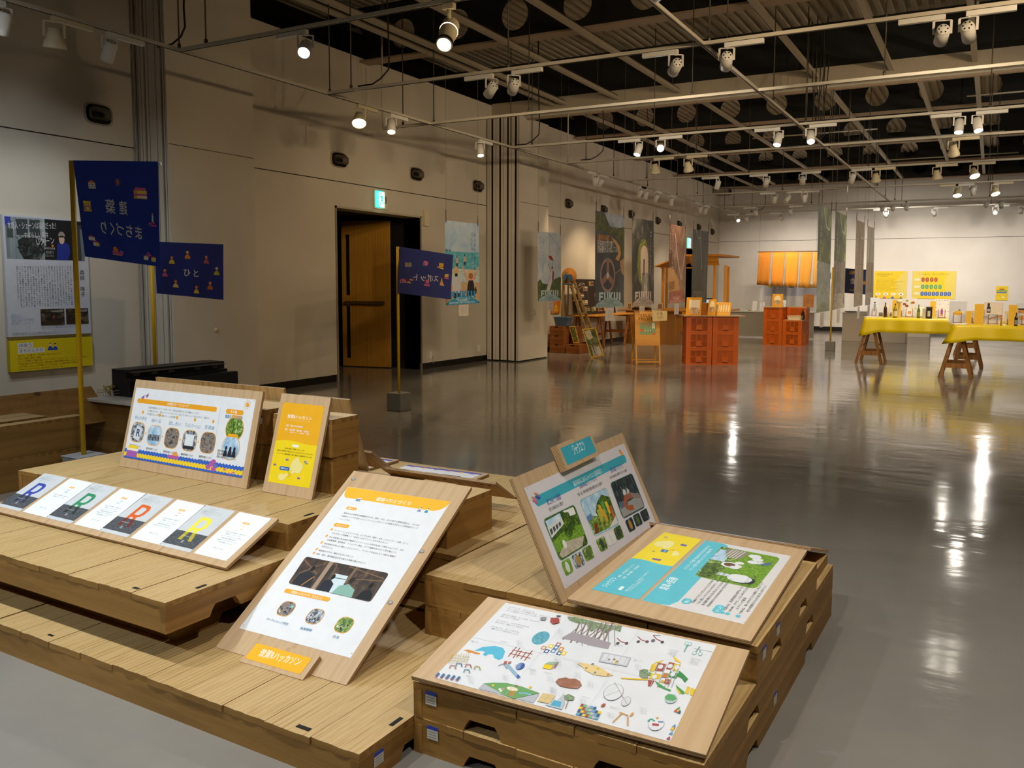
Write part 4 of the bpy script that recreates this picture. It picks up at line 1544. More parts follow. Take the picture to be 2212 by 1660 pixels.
# people looking out of a dim attic
s.poly([f(.30, 0), f(.35, 0), f(.34, 1), f(.29, 1)], '#a48c76')
s.poly([f(.62, .0), f(.65, .0), f(.63, .62), f(.6, .6)], '#7d654e')
for a, b in (((.0, .1), (.25, .5)), ((.05, .6), (.28, .05)), ((.55, .05), (.98, .2)), ((.7, .4), (1, .28)), ((.4, .05), (.42, .3))):
    s.line(f(*a), f(*b), .004, '#7d6247')
s.poly([f(.45, .36), f(.6, .36), f(.62, .95), f(.5, 1), f(.46, 1)], '#cfe0e6')
s.line(f(.45, .5), f(.6, .48), .003, '#4b4a48')
s.poly([f(.04, .98), f(.06, .62), f(.14, .45), f(.24, .55), f(.27, .98)], '#23262d')
s.ell(f(.17, .36), .009, .012, '#171417')
s.line(f(.16, .98), f(.24, .6), .004, '#c58a3c')
s.poly([f(.36, .99), f(.38, .66), f(.44, .58), f(.5, .7), f(.51, .99)], '#20242e')
s.ell(f(.45, .48), .008, .011, '#15131a')
s.poly([f(.54, .99), f(.57, .72), f(.66, .6), f(.76, .74), f(.78, .99)], '#88b5a6')
s.ell(f(.67, .47), .010, .014, '#2a211c')
s.poly([f(.82, .99), f(.85, .72), f(.91, .62), f(.97, .74), f(.99, .96)], '#16171b')
s.ell(f(.9, .5), .010, .014, '#16110f')
pill((1190, 1527), (1728, 1640), 0.0175, '敦賀Rハッカソンで、できること', '#efa92c', '#ffffff', g2)
for (x, y), mt, rx in (((618.5, 1316), P_CROWD, .034), ((680.5, 1332.5), P_STREET, .034), ((743.5, 1351), P_PARK, .034)):
    c = s.p(x, y)
    s.poly([tuple(Vector(c) + Vector(p)) for p in rr((-rx, -.031), (rx, .031), .024)], ORANGE)
    s.poly([tuple(Vector(c) + Vector(p)) for p in rr((-rx + .002, -.029), (rx - .002, .029), .022)], mt)
    for k in range(9):
        s.ell((c[0] + rnd.uniform(-.024, .024), c[1] + rnd.uniform(-.02, .004)), .003, .0045, rnd.choice(['#1c1d22', '#2d3a55', '#d9d6d0', '#3a2f2a']), 8)
c = s.p(626, 1314)
s.rect((c[0] + .002, c[1] + .002), (c[0] + .013, c[1] + .01), '#7fd2dc')
for i, ((x0, y0), (x1, y1), st) in enumerate((((575, 1340), (620.6, 1352), 'ワークショップ参加'), ((647.5, 1360), (672, 1365.5), '事業展開'), ((717.7, 1378), (731, 1381), '交流'))):
    s.text(st, s.p(x0, y0), s.p(x1, y1), 0.0115, DBLUE)
pins(s, fr)
s.build('printed_sheet', B1.body)

# its name plate
bl, u, v, wd, ht = board_px((555, 1381.6), (691.5, 1417), (653.5, 1470), (517, 1429.5), 0.1115)
N1 = Board('name_plate', 'small wooden name plate with an orange label at the foot of the big poster', bl, u, v, wd, ht, 0.028, 'small wooden name plates')
s = N1.sheet()
h4 = R5(300, 1180)
fr, q = paper(s, [h4(1412, 1160), h4(2068, 1345), h4(1925, 1535), h4(1262, 1340)], '#f2b214')
s.text('敦賀Rハッカソン', s.p(*h4(1425, 1308)), s.p(*h4(1905, 1430)), 0.034, '#ffffff')
pins(s, fr)
s.build('label', N1.body)

# --- workshop poster
s = B2.sheet()
fr, q = paper(s, ((294.8, 837.4), (552.8, 864), (523, 1033), (267.5, 988)))
W_, H_ = (Vector(q[1]) - Vector(q[0])).length, (Vector(q[3]) - Vector(q[0])).length
fx = lambda pts: [fr(x, y) for x, y in pts]


def bar(a0, b0, a1, b1, colr, r=.45):
    s.poly([fr(x / W_, 1 - y / H_) for x, y in rr((a0 * W_, (1 - b1) * H_), (a1 * W_, (1 - b0) * H_), r * (b1 - b0) * H_)], colr)


def ftext(st, a, b, h, colr, a1=None):
    p = fr(a, b)
    e = fr(a1, b) if a1 else None
    if e is None:
        vs_, fs_, x0_, x1_ = glyphs(st)
        dd = (Vector(fr(1, b)) - Vector(fr(0, b))).normalized() * h * (x1_ - x0_)
        e = (p[0] + dd.x, p[1] + dd.y)
    s.text(st, p, e, h, colr)


bar(.03, .15, .715, .215, '#eca520')
ftext('3日間のワークショップ', .30, .197, .016, '#ffffff')
bar(.79, .155, .925, .22, '#eca520')
ftext('その後', .825, .203, .016, '#ffffff')
ftext('3日間で事業のプランニングが3つでき、各年ほぼ参加できる人が募集しています。', .14, .275, .0115, INK, .58)
ftext('1人で進めるのではなく、参加メンバーにチームになってプランを立てていきます。メンバー同士はもちろん、地域の人た', .14, .32, .0115, INK, .67)
ftext('ちを巻き込んで対話を重ねていくのが特徴です。', .14, .365, .0115, INK, .42)
cols = ((297.5, 934), (333.5, 941), (371, 947), (409.5, 952.5), (449, 957))
nm_ = ('申込み参加', '調べる', '話し合い', 'プレゼンテーション', '交流会')
pm = (P_STREET, P_SKY, P_CROWD, P_STREET, P_CROWD)
for i, (x, y) in enumerate(cols):
    c = s.p(x, y)
    s.poly([tuple(Vector(c) + Vector(p)) for p in rr((-.054, -.052), (.054, .052), .036)], ORANGE)
    s.poly([tuple(Vector(c) + Vector(p)) for p in rr((-.051, -.049), (.051, .049), .034)], pm[i])
    s.ell((c[0] + .012, c[1] + .105), .008, .009, ORANGE, 12)
    wl_ = .1 if i != 3 else .125
    s.text(nm_[i], (c[0] - wl_ / 2 + .008, c[1] + .066), (c[0] + wl_ / 2 - (.02 if i in (1, 4) else .0), c[1] + .066), .021, '#4d8fb8')
    for k in range(3):
        s.text(('募集要項を確認していただき', 'ご興味ある方は申込みを', 'お待ちしています')[k], (c[0] - .045, c[1] - .075 - k * .017), (c[0] + (.045 if k < 2 else .01), c[1] - .075 - k * .017), .012, INK)
    if i < 4:
        s.poly([(c[0] + .062, c[1] + .008), (c[0] + .062, c[1] - .008), (c[0] + .070, c[1])], ORANGE)
c = s.p(*cols[0])
s.poly([(c[0] - .03, c[1] - .03), (c[0] + .02, c[1] - .045), (c[0] + .04, c[1] + .02), (c[0] - .012, c[1] + .036)], '#d8dadd')
s.text('R', (c[0] - .008, c[1] - .022), None, .055, '#34508f', bold=.03)
c = s.p(*cols[1])
s.rect((c[0] - .045, c[1] - .02), (c[0] + .045, c[1] - .002), '#e4e2de')
for k in range(8):
    s.ell((c[0] - .04 + k * .011, c[1] - .012), .005, .018, '#22252c' if k % 2 else '#4b5a70', 8)
c = s.p(*cols[3])
s.rect((c[0] - .032, c[1] - .026), (c[0] + .03, c[1] + .03), '#dfe5e8')
s.rect((c[0] - .04, c[1] - .042), (c[0] + .04, c[1] - .026), '#262a30')
for i, (x, y) in enumerate(((507, 927), (498.5, 967.5))):
    c = s.p(x, y)
    s.ell(c, .062, .060, ORANGE, 24)
    s.ell(c, .059, .057, P_PARK if i == 0 else P_SKY, 24)
    s.poly([tuple(Vector(c) + Vector(p) + Vector((0, .056))) for p in rr((-.035, -.007), (.035, .009), .007)], ORANGE)
    if i == 1:
        for dx, hh in ((-.03, .045), (.0, .06), (.028, .055)):
            s.ell((c[0] + dx, c[1] - .045), .014, hh * .7, '#1d2536', 10, 0, PI)
            s.ell((c[0] + dx, c[1] - .005), .008, .010, '#1b1a1f', 10)
ftext('事業化・交流継続', .79, .275, .02, '#4d8fb8', .925)
for k in range(26):
    a, b_ = .745, .16 + k * .025
    s.ell(fr(a, b_), .0016, .0016, '#9a9a9a', 6)
for k in range(3):
    ftext('実際に事業化したり、ハッカソ', .78, .72 + k * .038, .0125, INK, .93)
p = fr(.945, .075)
s.ell(p, .011, .011, ORANGE, 14)
for k in range(10):
    t = 2 * PI * k / 10
    s.line((p[0] + .015 * math.cos(t), p[1] + .015 * math.sin(t)), (p[0] + .024 * math.cos(t), p[1] + .024 * math.sin(t)), .0018, ORANGE)
for a, b_ in ((.075, .125), (.11, .095)):
    p = fr(a, b_)
    s.poly([(p[0] - .012, p[1] - .006), (p[0], p[1] + .002), (p[0] + .014, p[1] + .012), (p[0] + .004, p[1] - .006)], '#7a4fa0')
    s.line((p[0] + .0, p[1] - .012), (p[0] + .012, p[1]), .004, '#d77aa0')


def wavy(b0, b1, colr, n=40, amp=.009, ph=0.0):
    top = [fr(k / (n * 4), b0 + (amp * math.sin(2 * PI * k / 4 * 1.0 + ph))) for k in range(n * 4 + 1)]
    s.poly(top + [fr(1, b1), fr(0, b1)], colr)


wavy(.865, .999, BLUE)
wavy(.915, .975, '#f3cf2d')
wavy(.972, .9995, BLUE)


def ship(a, b, w_, colr='#b8599f', top='#ee9a3a'):
    p = fr(a, b)
    s.poly([(p[0] - w_, p[1]), (p[0] + w_, p[1]), (p[0] + w_ * 1.2, p[1] + w_ * .35), (p[0] - w_ * 1.2, p[1] + w_ * .35)], colr)
    s.rect((p[0] - w_ * .2, p[1] + w_ * .35), (p[0] + w_ * .8, p[1] + w_ * .62), top)
    s.rect((p[0] + .0, p[1] + w_ * .62), (p[0] + w_ * .6, p[1] + w_ * .85), top)


ship(.43, .905, .04)
p = fr(.06, .95)
s.rect((p[0] - .035, p[1] - .01), (p[0] + .05, p[1] + .022), '#a75fae')
s.rect((p[0] - .038, p[1] + .022), (p[0] + .055, p[1] + .034), '#f6ecd8')
s.poly([(p[0] - .033, p[1] + .034), (p[0] + .05, p[1] + .034), (p[0] + .04, p[1] + .05), (p[0] - .024, p[1] + .05)], '#f4d32f')
p = fr(.75, .9)
for dx, dy in ((0, 0), (.03, -.004), (-.02, -.014), (.012, .016), (.02, -.02)):
    s.ell((p[0] + dx, p[1] + dy), .018, .011, '#b8599f' if dx != .03 else '#6d6fb8', 8)
for a, b_ in ((.86, .935), (.93, .955), (.9, .975)):
    p = fr(a, b_)
    s.poly([(p[0] - .012, p[1]), (p[0], p[1] + .005), (p[0] + .014, p[1] + .001), (p[0], p[1] - .005)], '#c66aa2')
pins(s, fr)
s.build('printed_sheet', B2.body)

# --- orange and yellow poster
s = B3.sheet()
g3 = R5(400, 780)
fr, q = paper(s, [g3(1172, 492), g3(1665, 542), g3(1485, 1522), g3(988, 1442)], '#f3d613')
W_, H_ = (Vector(q[1]) - Vector(q[0])).length, (Vector(q[3]) - Vector(q[0])).length
s.poly([fr(0, 0), fr(1, 0)] + [fr(1 - k / 20, .478 + .012 * math.sin(2 * PI * k / 20 + .6)) for k in range(21)], '#efaf17')
ftext('敦賀Rハッカソン', .17, .19, .021, '#ffffff', .75)
for k in range(24):
    s.ell(fr(.17 + k * .024, .215), .0009, .0009, '#ffffff', 6)
ftext('運営　港都つるが株式会社', .18, .295, .0105, '#ffffff', .59)
ftext('講師　内田祐規　吉永雄大　阿部俊二', .17, .345, .0105, '#ffffff', .77)
ftext('建築設計ユニット　　地域不動産　　港町再生', .3, .37, .006, '#ffffff', .78)
bar(.42, .508, .58, .54, '#f5f3df')
ftext('2019年から続いた「敦賀Rハッカソン」とは。', .25, .575, .0085, '#4a431c', .73)
ftext('毎年1回、3日間の集いで学びあうリノベーションまちづくりワークショップです。', .08, .61, .0085, '#4a431c', .94)
ftext('リノベーションや店舗の活用は、毎年、敦賀の今と将来像が変わっていきます。', .09, .645, .0085, '#4a431c', .94)
isl = [(.56, .665), (.62, .655), (.66, .70), (.72, .725), (.76, .75), (.75, .80), (.72, .84), (.66, .85), (.60, .845), (.55, .87), (.5, .855), (.48, .80), (.46, .76), (.49, .71), (.53, .69)]
s.poly([fr(*p) for p in isl], '#efe28f')
s.poly([fr(*p) for p in ((.22, .905), (.27, .875), (.36, .885), (.42, .86), (.46, .885), (.40, .92), (.38, .95), (.30, .965), (.24, .945))], '#efe28f')
s.poly([fr(*p) for p in ((.47, .87), (.52, .85), (.50, .89), (.45, .915))], '#e9b82c')
bar(.22, .79, .46, .835, '#2a6fb5', .4)
ftext('敦賀市エリア', .25, .822, .009, '#ffffff', .43)
s.line(fr(.42, .83), fr(.47, .87), .0012, '#5b5b4a')
for a, b_, cc in ((.09, .785, '#8b6aa0'), (.36, .705, '#7d6fa8'), (.71, .905, '#8b5f9f'), (.8, .70, '#8f8a80'), (.83, .715, '#a0988a')):
    p = fr(a, b_)
    s.rect((p[0] - .009, p[1] - .003), (p[0] + .009, p[1] + .004), cc)
    s.rect((p[0] - .004, p[1] + .004), (p[0] + .005, p[1] + .008), '#e9a24f' if a < .2 else '#cfc6b5')
pins(s, fr)
s.build('printed_sheet', B3.body)

# --- letter cards
card_px = (((443, 1091.5), (508.5, 1105), (410.5, 1194.5), (342.5, 1178)), ((517.5, 1106.5), (586.5, 1121), (488.5, 1212.5), (418.5, 1195.5)))
ref = SB[3].sheet()
quads = [[ref.p(*c) for c in cc] for cc in card_px]
cols4 = ('#3346a0', '#2f8a5c', '#d9601f', '#eedd3e')
dk4 = ('#28304f', '#26352d', '#6d2a24', '#b3a52c')
nm4 = ('池上　浩輝', '小田　桃子', '大橋', '川端')
for i in range(4):
    s = SB[i].sheet()
    q = quads[0]
    s.base([q[3], q[2], q[1], q[0]], '#c9cccd')
    f = quadmap(q)
    s.poly([f(.0, .62), f(1, .62), f(.99, .93), f(.0, .93)], P_ASPH)
    # letter R, its foot over the dark picture
    L0, L1, t0, t1 = .30, .72, .26, .80
    def X(a, b):
        return f(L0 + (L1 - L0) * a, t0 + (t1 - t0) * b)
    outl = [(0, 0), (.62, 0), (.86, .05), (1, .17), (1, .40), (.86, .52), (.70, .56), (1.02, 1), (.76, 1), (.46, .58), (.26, .58), (.26, 1), (0, 1)]
    s.poly([X(*p) for p in outl], cols4[i])
    s.poly([X(a, b) for a, b in ((.26, .12), (.56, .12), (.70, .16), (.74, .22), (.74, .36), (.68, .43), (.56, .46), (.26, .46))], '#c9cccd')
    s.poly([X(0, .667), X(.26, .667), X(.26, 1), X(0, 1)], dk4[i])
    s.poly([X(.52, .667), X(.78, .667), X(1.02, 1), X(.76, 1)], dk4[i])
    for k, (a, b, c) in enumerate(((.2, .05, .5), (.18, .085, .46), (.15, .2, .5))):
        s.line(f(a, b), f(c, b), .0012, '#8d9092')
    s.pl([f(.12, .115), f(.72, .115), f(.72, .165), f(.12, .165), f(.12, .115)], .0009, '#8d9092')
    s.text('敦賀Rハッカソン', f(.16, .15), f(.5, .15), .007, '#8d9092')
    s.text('TSURUGA R', f(.3, .72), f(.6, .72), .006, '#d5d7d8')
    s.text('R', f(.48, .86), None, .02, '#d5d7d8')
    pins(s, f)
    s.build('letter_card', SB[i].body)
    s = SB[i].sheet()
    q = quads[1]
    s.base([q[3], q[2], q[1], q[0]], '#e9eceb')
    f = quadmap(q)
    W_, H_ = (Vector(q[1]) - Vector(q[0])).length, (Vector(q[3]) - Vector(q[0])).length
    s.poly([f(x / W_, 1 - y / H_) for x, y in rr((.40 * W_, .765 * H_), (.60 * W_, .81 * H_), .004)], ORANGE)
    s.text('参加者', f(.43, .228), f(.57, .228), .0075, '#ffffff')
    s.text(nm4[i][:2], f(.45, .30), f(.56, .30), .009, cols4[i] if i < 3 else '#e8c21c')
    s.text(nm4[i][-2:], f(.45, .36), f(.56, .36), .009, cols4[i] if i < 3 else '#e8c21c')
    body = ['2021年3月に3日間の募集をもって開催したのが', '敦賀Rハッカソンです。', 'リノベーションまちづくりを学び', '敦賀の遊休不動産を活かす', '3日間かけてつくり上げたビジネス', 'その場で発表いたしました。'][: (2 if i == 0 else 6 if i in (1, 3) else 5)]
    for k, st in enumerate(body):
        wln = .62 if k % 2 == 0 else .46
        s.text(st, f(.5 - wln / 2, .46 + k * .046), f(.5 + wln / 2, .46 + k * .046), .0065, '#6a6d70')
    s.text('敦賀Rハッカソン 第1回', f(.34, .82), f(.62, .82), .006, '#8a8d90')
    pins(s, f)
    s.build('name_card', SB[i].body)

# --- toy map
s = B6.sheet()
z8, z6, z7 = R5(740, 1100, 2.965), R5(1000, 1360), R5(1400, 1360)
fr, q = paper(s, (z8(1045, 602), z7(818, 193), z7(262, 1345), z8(585, 1080)), '#dde0e4')
pz = lambda gg, *pts: [s.p(*gg(*p)) for p in pts]
PL = lambda gg, colr, *pts: s.poly(pz(gg, *pts), colr)
LN = lambda gg, colr, wd_, *pts: s.pl(pz(gg, *pts), wd_, colr)
for k, (a, b, st) in enumerate(((.035, .05, 'はずむとき、あそぶとき。'), (.035, .075, 'すべての子どもの想像力から、まちづくりが始まる。'), (.035, .10, 'そんな環境をつくりたいと思っています。'),
                                (.035, .16, '遊び方は自由。ルールは、みんなで'), (.035, .185, '話し合って決める。'), (.035, .245, 'もくもくと、一人で考えるのも'), (.035, .27, '友だちと一緒につくるのも。'),
                                (.035, .33, '子どもたち、そして大人も、'), (.035, .355, '一緒になって遊びましょう。'))):
    p = fr(a, b)
    s.text(st, p, None, .0085, '#70757c')
PL(z6, '#56b5d3', (130, 262), (230, 215), (380, 200), (480, 225), (505, 270), (475, 350), (430, 372), (370, 345), (360, 305), (310, 300), (270, 325), (235, 305), (265, 272), (230, 262))
PL(z6, '#d18b3f', (0, 250), (70, 245), (130, 265), (205, 290), (200, 305), (150, 300), (110, 285), (60, 285), (50, 270))
c = s.p(*z6(930, 105))
s.ell(c, .026, .035, '#59a7ba', 26)
s.ell(c, .023, .031, photo('teal_disc', [(0.3, '#2d7f95'), (0.6, '#5aa9bd'), (0.75, '#a8d3dc')], 120), 26)
for a, b, c_ in (((540, 330), (640, 215), 0), ((600, 345), (680, 225), 0), ((735, 378), (830, 255), 0), ((560, 290), (810, 350), 0), ((590, 250), (830, 300), 0), ((640, 340), (700, 260), 0), ((690, 360), (760, 270), 0)):
    LN(z6, '#9a5547', .0035, a, b)
for (x, y), cc in (((965, 225), '#c08a63'), ((1050, 205), '#e4c52e'), ((1140, 185), '#b8655a'), ((1115, 220), '#5f87ac'), ((1000, 265), '#3f6488'), ((1080, 262), '#6d8fae'), ((1150, 290), '#3f6488'), ((1175, 240), '#cf8f3c'), ((1205, 290), '#e4c52e')):
    p = s.p(*z6(x, y))
    s.rect((p[0] - .0075, p[1] - .009), (p[0] + .0075, p[1] + .009), cc)
    s.ell(p, .004, .005, '#e8eaec', 12)
P_MTREE = photo('map_trees', [(0.3, '#5f6f5a'), (0.5, '#7f9470'), (0.65, '#a8b79a')], 150)
PL(z8, P_MTREE, (1440, 690), (1500, 695), (1600, 720), (1700, 745), (1790, 750), (1780, 790), (1730, 775), (1690, 800), (1640, 765), (1590, 790), (1560, 740), (1500, 735), (1450, 715))
for x in (1520, 1560, 1600, 1660, 1690, 1730):
    LN(z8, '#8a7a72', .005, (x, 730), (x - 60, 860))
    LN(z8, '#a8a4a4', .003, (x + 10, 730), (x + 15, 880))
    LN(z8, '#7d6f68', .003, (x - 10, 760), (x - 110, 840))
PL(z8, '#a39aa0', (1400, 830), (1470, 790), (1720, 860), (1700, 900), (1600, 880), (1500, 850))
for x, y in ((1865, 150), (2110, 130)):
    for dx in (-15, 90):
        p = s.p(*z6(x + dx, y + 22))
        s.ell(p, .0052, .0068, '#5b5557', 14)
    LN(z6, '#a5564a', .003, (x - 20, y - 40), (x + 20, y), (x + 90, y + 20))
p = [s.p(*z7(60, 140)), s.p(*z7(170, 158))]
s.ell(p[0], .006, .008, '#6d6a70', 14)
s.ell(p[1], .005, .007, '#55525a', 14)
LN(z7, '#a5564a', .003, (60, 75), (100, 120), (165, 150))
LN(z7, '#55525a', .002, (60, 75), (150, 80))
for pts in (((470, 190), (430, 275)), ((485, 190), (455, 225)), ((620, 210), (560, 290)), ((615, 260), (640, 300))):
    LN(z7, '#6fa9a6', .0035, *pts)
for (x, y) in ((460, 175), (500, 180), (555, 290), (625, 300)):
    p = s.p(*z7(x, y))
    s.ell(p, .006, .009, '#8fc0bd', 14)
    s.ell(p, .004, .0065, '#dde0e4', 14)
LN(z7, '#7f858a', .001, (550, 235), (775, 278))
# climbing castle
for pts, cc in ((((60, 410), (185, 372), (140, 405)), '#e9c52c'), (((295, 318), (405, 412), (325, 385)), '#e9c52c'), (((45, 420), (105, 425), (70, 510), (15, 500)), '#e3c22f'), (((120, 405), (222, 425), (185, 510), (80, 500)), '#a2594c'),
                (((250, 398), (320, 410), (280, 490), (215, 480)), '#a2594c'), (((320, 412), (390, 430), (350, 510), (290, 492)), '#e3c22f'), (((190, 525), (250, 535), (225, 590), (160, 580)), '#b9804a'), (((265, 510), (370, 535), (335, 595), (240, 575)), '#3f8a4b'),
                (((30, 530), (155, 545), (130, 600), (10, 600)), '#e0bb2a'), (((0, 610), (80, 620), (40, 680), (0, 690)), '#a55449'), (((80, 620), (130, 650), (215, 710), (275, 730), (265, 750), (190, 720), (120, 690)), '#4d9a52'),
                (((330, 670), (380, 710), (440, 760), (420, 785), (360, 750)), '#4d9a52'), (((370, 500), (410, 530), (480, 600), (440, 645), (400, 590), (350, 570)), '#3f8a4b'), (((205, 600), (280, 610), (255, 670), (190, 650)), '#a2594c'), (((160, 610), (200, 620), (190, 650), (145, 640)), '#d9b53a'),
                (((330, 700), (350, 715), (400, 780), (370, 775)), '#e3c22f'), (((470, 690), (500, 700), (480, 780), (440, 770)), '#e3c22f'), (((510, 705), (565, 725), (530, 800), (500, 790)), '#e3c22f'), (((-10, 520), (40, 525), (30, 560), (-10, 560)), '#5d9b62')):
    PL(z7, cc, *pts)
for x in (70, 130, 215, 300, 385, 340):
    LN(z7, '#9da3a8', .002, (x, 420), (x - 105, 700 if x > 100 else 620))
for x, y in ((150, 455), (262, 447), (345, 462), (295, 545), (75, 575)):
    p = s.p(*z7(x, y))
    s.ell(p, .007, .010, '#dadde0', 14)
PL(z6, '#e0bb2a', (1885, 585), (2080, 595), (2212, 600), (2210, 615), (2080, 612), (1890, 598))
PL(z6, P_MTREE, (2110, 500), (2160, 480), (2212, 490), (2212, 590), (2150, 600), (2105, 560))
# park plan
PL(z6, '#b4b7be', (185, 715), (245, 655), (420, 745), (640, 835), (920, 775), (840, 890))
PL(z6, '#6aa05f', (245, 655), (370, 645), (530, 650), (700, 690), (915, 770), (790, 800), (610, 838), (480, 790), (400, 740))
c = s.p(*z6(590, 720))
s.ell(c, .018, .008, '#e6dcc0', 18)
PL(z6, '#a98a4a', (560, 745), (645, 745), (600, 810), (540, 800))
LN(z6, '#7cb4cf', .006, (670, 770), (760, 775), (815, 790))
for x, y, cc in ((360, 678, '#e0bb2a'), (805, 700, '#e0bb2a'), (640, 688, '#9a6a6a'), (440, 725, '#d8dcd6'), (480, 720, '#c78a8a'), (455, 745, '#d8dcd6')):
    s.ell(s.p(*z6(x, y)), .004, .005, cc, 10)
# slide and ball
PL(z6, '#8fb4cc', (510, 430), (545, 420), (690, 580), (650, 595))
PL(z6, '#3a57a8', (640, 570), (660, 545), (690, 582), (655, 597))
PL(z6, '#a8665e', (495, 390), (530, 385), (520, 420), (480, 430))
PL(z6, '#a8665e', (545, 395), (580, 390), (570, 415), (535, 425))
LN(z6, '#7f8fa5', .0025, (420, 445), (480, 420), (500, 440), (530, 480))
c = s.p(*z6(685, 450))
s.ell(c, .0125, .0165, '#5d7fae', 20)
s.ell(c, .0125, .0165, '#35549c', 14, -1.2, 1.5)
for k in range(4):
    LN(z6, '#c9d1da', .0012, (620 + k * 4, 432 + k * 14), (690, 428 + k * 14))
for pts, cc in ((((975, 425), (1080, 440), (1045, 490), (950, 470)), '#e8c92e'), (((1080, 440), (1105, 415), (1080, 470), (1050, 488)), '#b9a8a4'), (((1105, 418), (1150, 400), (1100, 475), (1085, 480)), '#a7757a'), (((1020, 400), (1130, 395), (1150, 402), (1080, 438), (975, 424)), '#9db39a')):
    PL(z6, cc, *pts)
PL(z6, '#dfc78d', (1365, 420), (1400, 405), (1480, 420), (1600, 445), (1680, 490), (1800, 560), (1700, 572), (1560, 550), (1460, 500), (1430, 460))
for x, y, cc in ((1475, 472, '#b58a5c'), (1615, 482, '#d8b23f'), (1550, 425, '#5d7c99'), (1580, 528, '#6d89a2'), (1735, 552, '#b58a5c')):
    s.ell(s.p(*z6(x, y)), .004, .005, cc, 10)
PL(z6, '#b9bdc4', (1665, 280), (2010, 345), (1960, 455), (1620, 395))
PL(z6, '#d6d9de', (1690, 300), (1985, 358), (1945, 440), (1650, 382))
for k in range(4):
    LN(z6, '#9ea3aa', .0014, (1750 + k * 70, 312 + k * 14), (1700 + k * 75, 390 + k * 14))
for x, y, cc in ((1810, 372, '#c07a52'), (1840, 395, '#6f9a62'), (1830, 408, '#d8b23f'), (1745, 372, '#8b9097')):
    s.ell(s.p(*z6(x, y)), .004, .005, cc, 10)
PL(z6, photo('clay', [(0.3, '#8d5f49'), (0.6, '#a87560'), (0.75, '#a59aa0')], 40), (1105, 640), (1140, 600), (1230, 585), (1280, 602), (1340, 598), (1400, 630), (1420, 680), (1370, 720), (1260, 712), (1160, 690))
c = s.p(*z6(1800, 760))
for r_ in ((.0262, '#a4a8ae'), (.0248, '#dde0e4')):
    s.ell(c, r_[0], r_[0] * 1.35, r_[1], 30)
c2 = s.p(*z6(1950, 870))
s.ell(c2, .012, .02, '#b7bbc0', 20)
s.ell(c2, .0105, .018, '#d4d7db', 20)
for k in range(6):
    LN(z6, '#b7bbc0', .0009, (1670 + k * 28, 760 - k * 18), (1740 + k * 22, 810 - k * 24))
LN(z6, '#a4a8ae', .0018, (1810, 640), (1970, 920))
LN(z6, '#a4a8ae', .0014, (1680, 820), (1880, 740))
PL(z6, '#d6c08a', (955, 770), (1105, 800), (1040, 900), (885, 870))
LN(z6, '#b59c66', .001, (920, 820), (1075, 850))
LN(z6, '#b59c66', .001, (1030, 785), (965, 885))
PL(z6, '#b9c4c8', (1210, 770), (1130, 860), (980, 915), (1180, 970), (1215, 900))
PL(z6, '#5aa9cb', (1090, 855), (1180, 880), (1165, 945), (1045, 920))
PL(z6, P_MTREE, (1215, 800), (1270, 785), (1335, 820), (1320, 860), (1240, 860), (1215, 840))
LN(z6, '#8a7a6a', .002, (1260, 860), (1225, 960))
for k in range(26):
    x, y = 1370 + (k % 7) * 38 + (k // 7) * 18, 1020 - (k // 7) * 34 + (k % 7) * 9
    p = s.p(*z6(x, y))
    s.rect((p[0] - .004, p[1] - .005), (p[0] + .004, p[1] + .005), ('#6fa4c4', '#3f6488', '#e4c52e', '#a2594c', '#79b585', '#b9bdc4')[k % 6])
for x, y in ((1670, 925), (1685, 915)):
    p = s.p(*z6(x, y))
    s.rect((p[0] - .004, p[1] - .005), (p[0] + .004, p[1] + .005), '#a2594c')
LN(z6, '#cf9f5c', .0035, (1790, 1125), (1900, 1015), (1970, 1040), (1970, 1165))
LN(z6, '#cf9f5c', .0035, (1870, 1005), (1910, 1015))
LN(z6, '#cf9f5c', .006, (2000, 1050), (2035, 1010))
c = s.p(*z7(275, 840))
s.ell(c, .016, .02, '#b9c4c8', 22)
PL(z7, '#5fa66a', (200, 820), (240, 785), (310, 800), (345, 845), (300, 870), (215, 860))
c = s.p(*z7(100, 1140))
s.ell(c, .0195, .026, '#cfd3d7', 26)
s.ell(c, .0185, .025, '#dde0e4', 26)
LN(z7, '#4d9a8a', .005, (0, 1110), (40, 1085), (80, 1115))
s.ell(s.p(*z7(112, 1077)), .004, .004, '#d69a3f', 12)
LN(z7, '#4a78a0', .005, (120, 1120), (185, 1124))
LN(z7, '#b04a5a', .009, (50, 1150), (130, 1160))
for x, y, cc in ((360, 960, '#4d9a52'), (350, 990, '#e4c52e'), (330, 985, '#c0564f'), (372, 1000, '#3f6488'), (300, 1190, '#c0564f'), (310, 1170, '#5a8fc0'), (290, 1200, '#e4c52e'), (245, 1315, '#b04a5a'), (275, 1255, '#5aa0c0')):
    p = s.p(*z7(x, y))
    s.poly([(p[0] - .005, p[1] - .004), (p[0] + .005, p[1] - .005), (p[0] + .002, p[1] + .008)], cc)
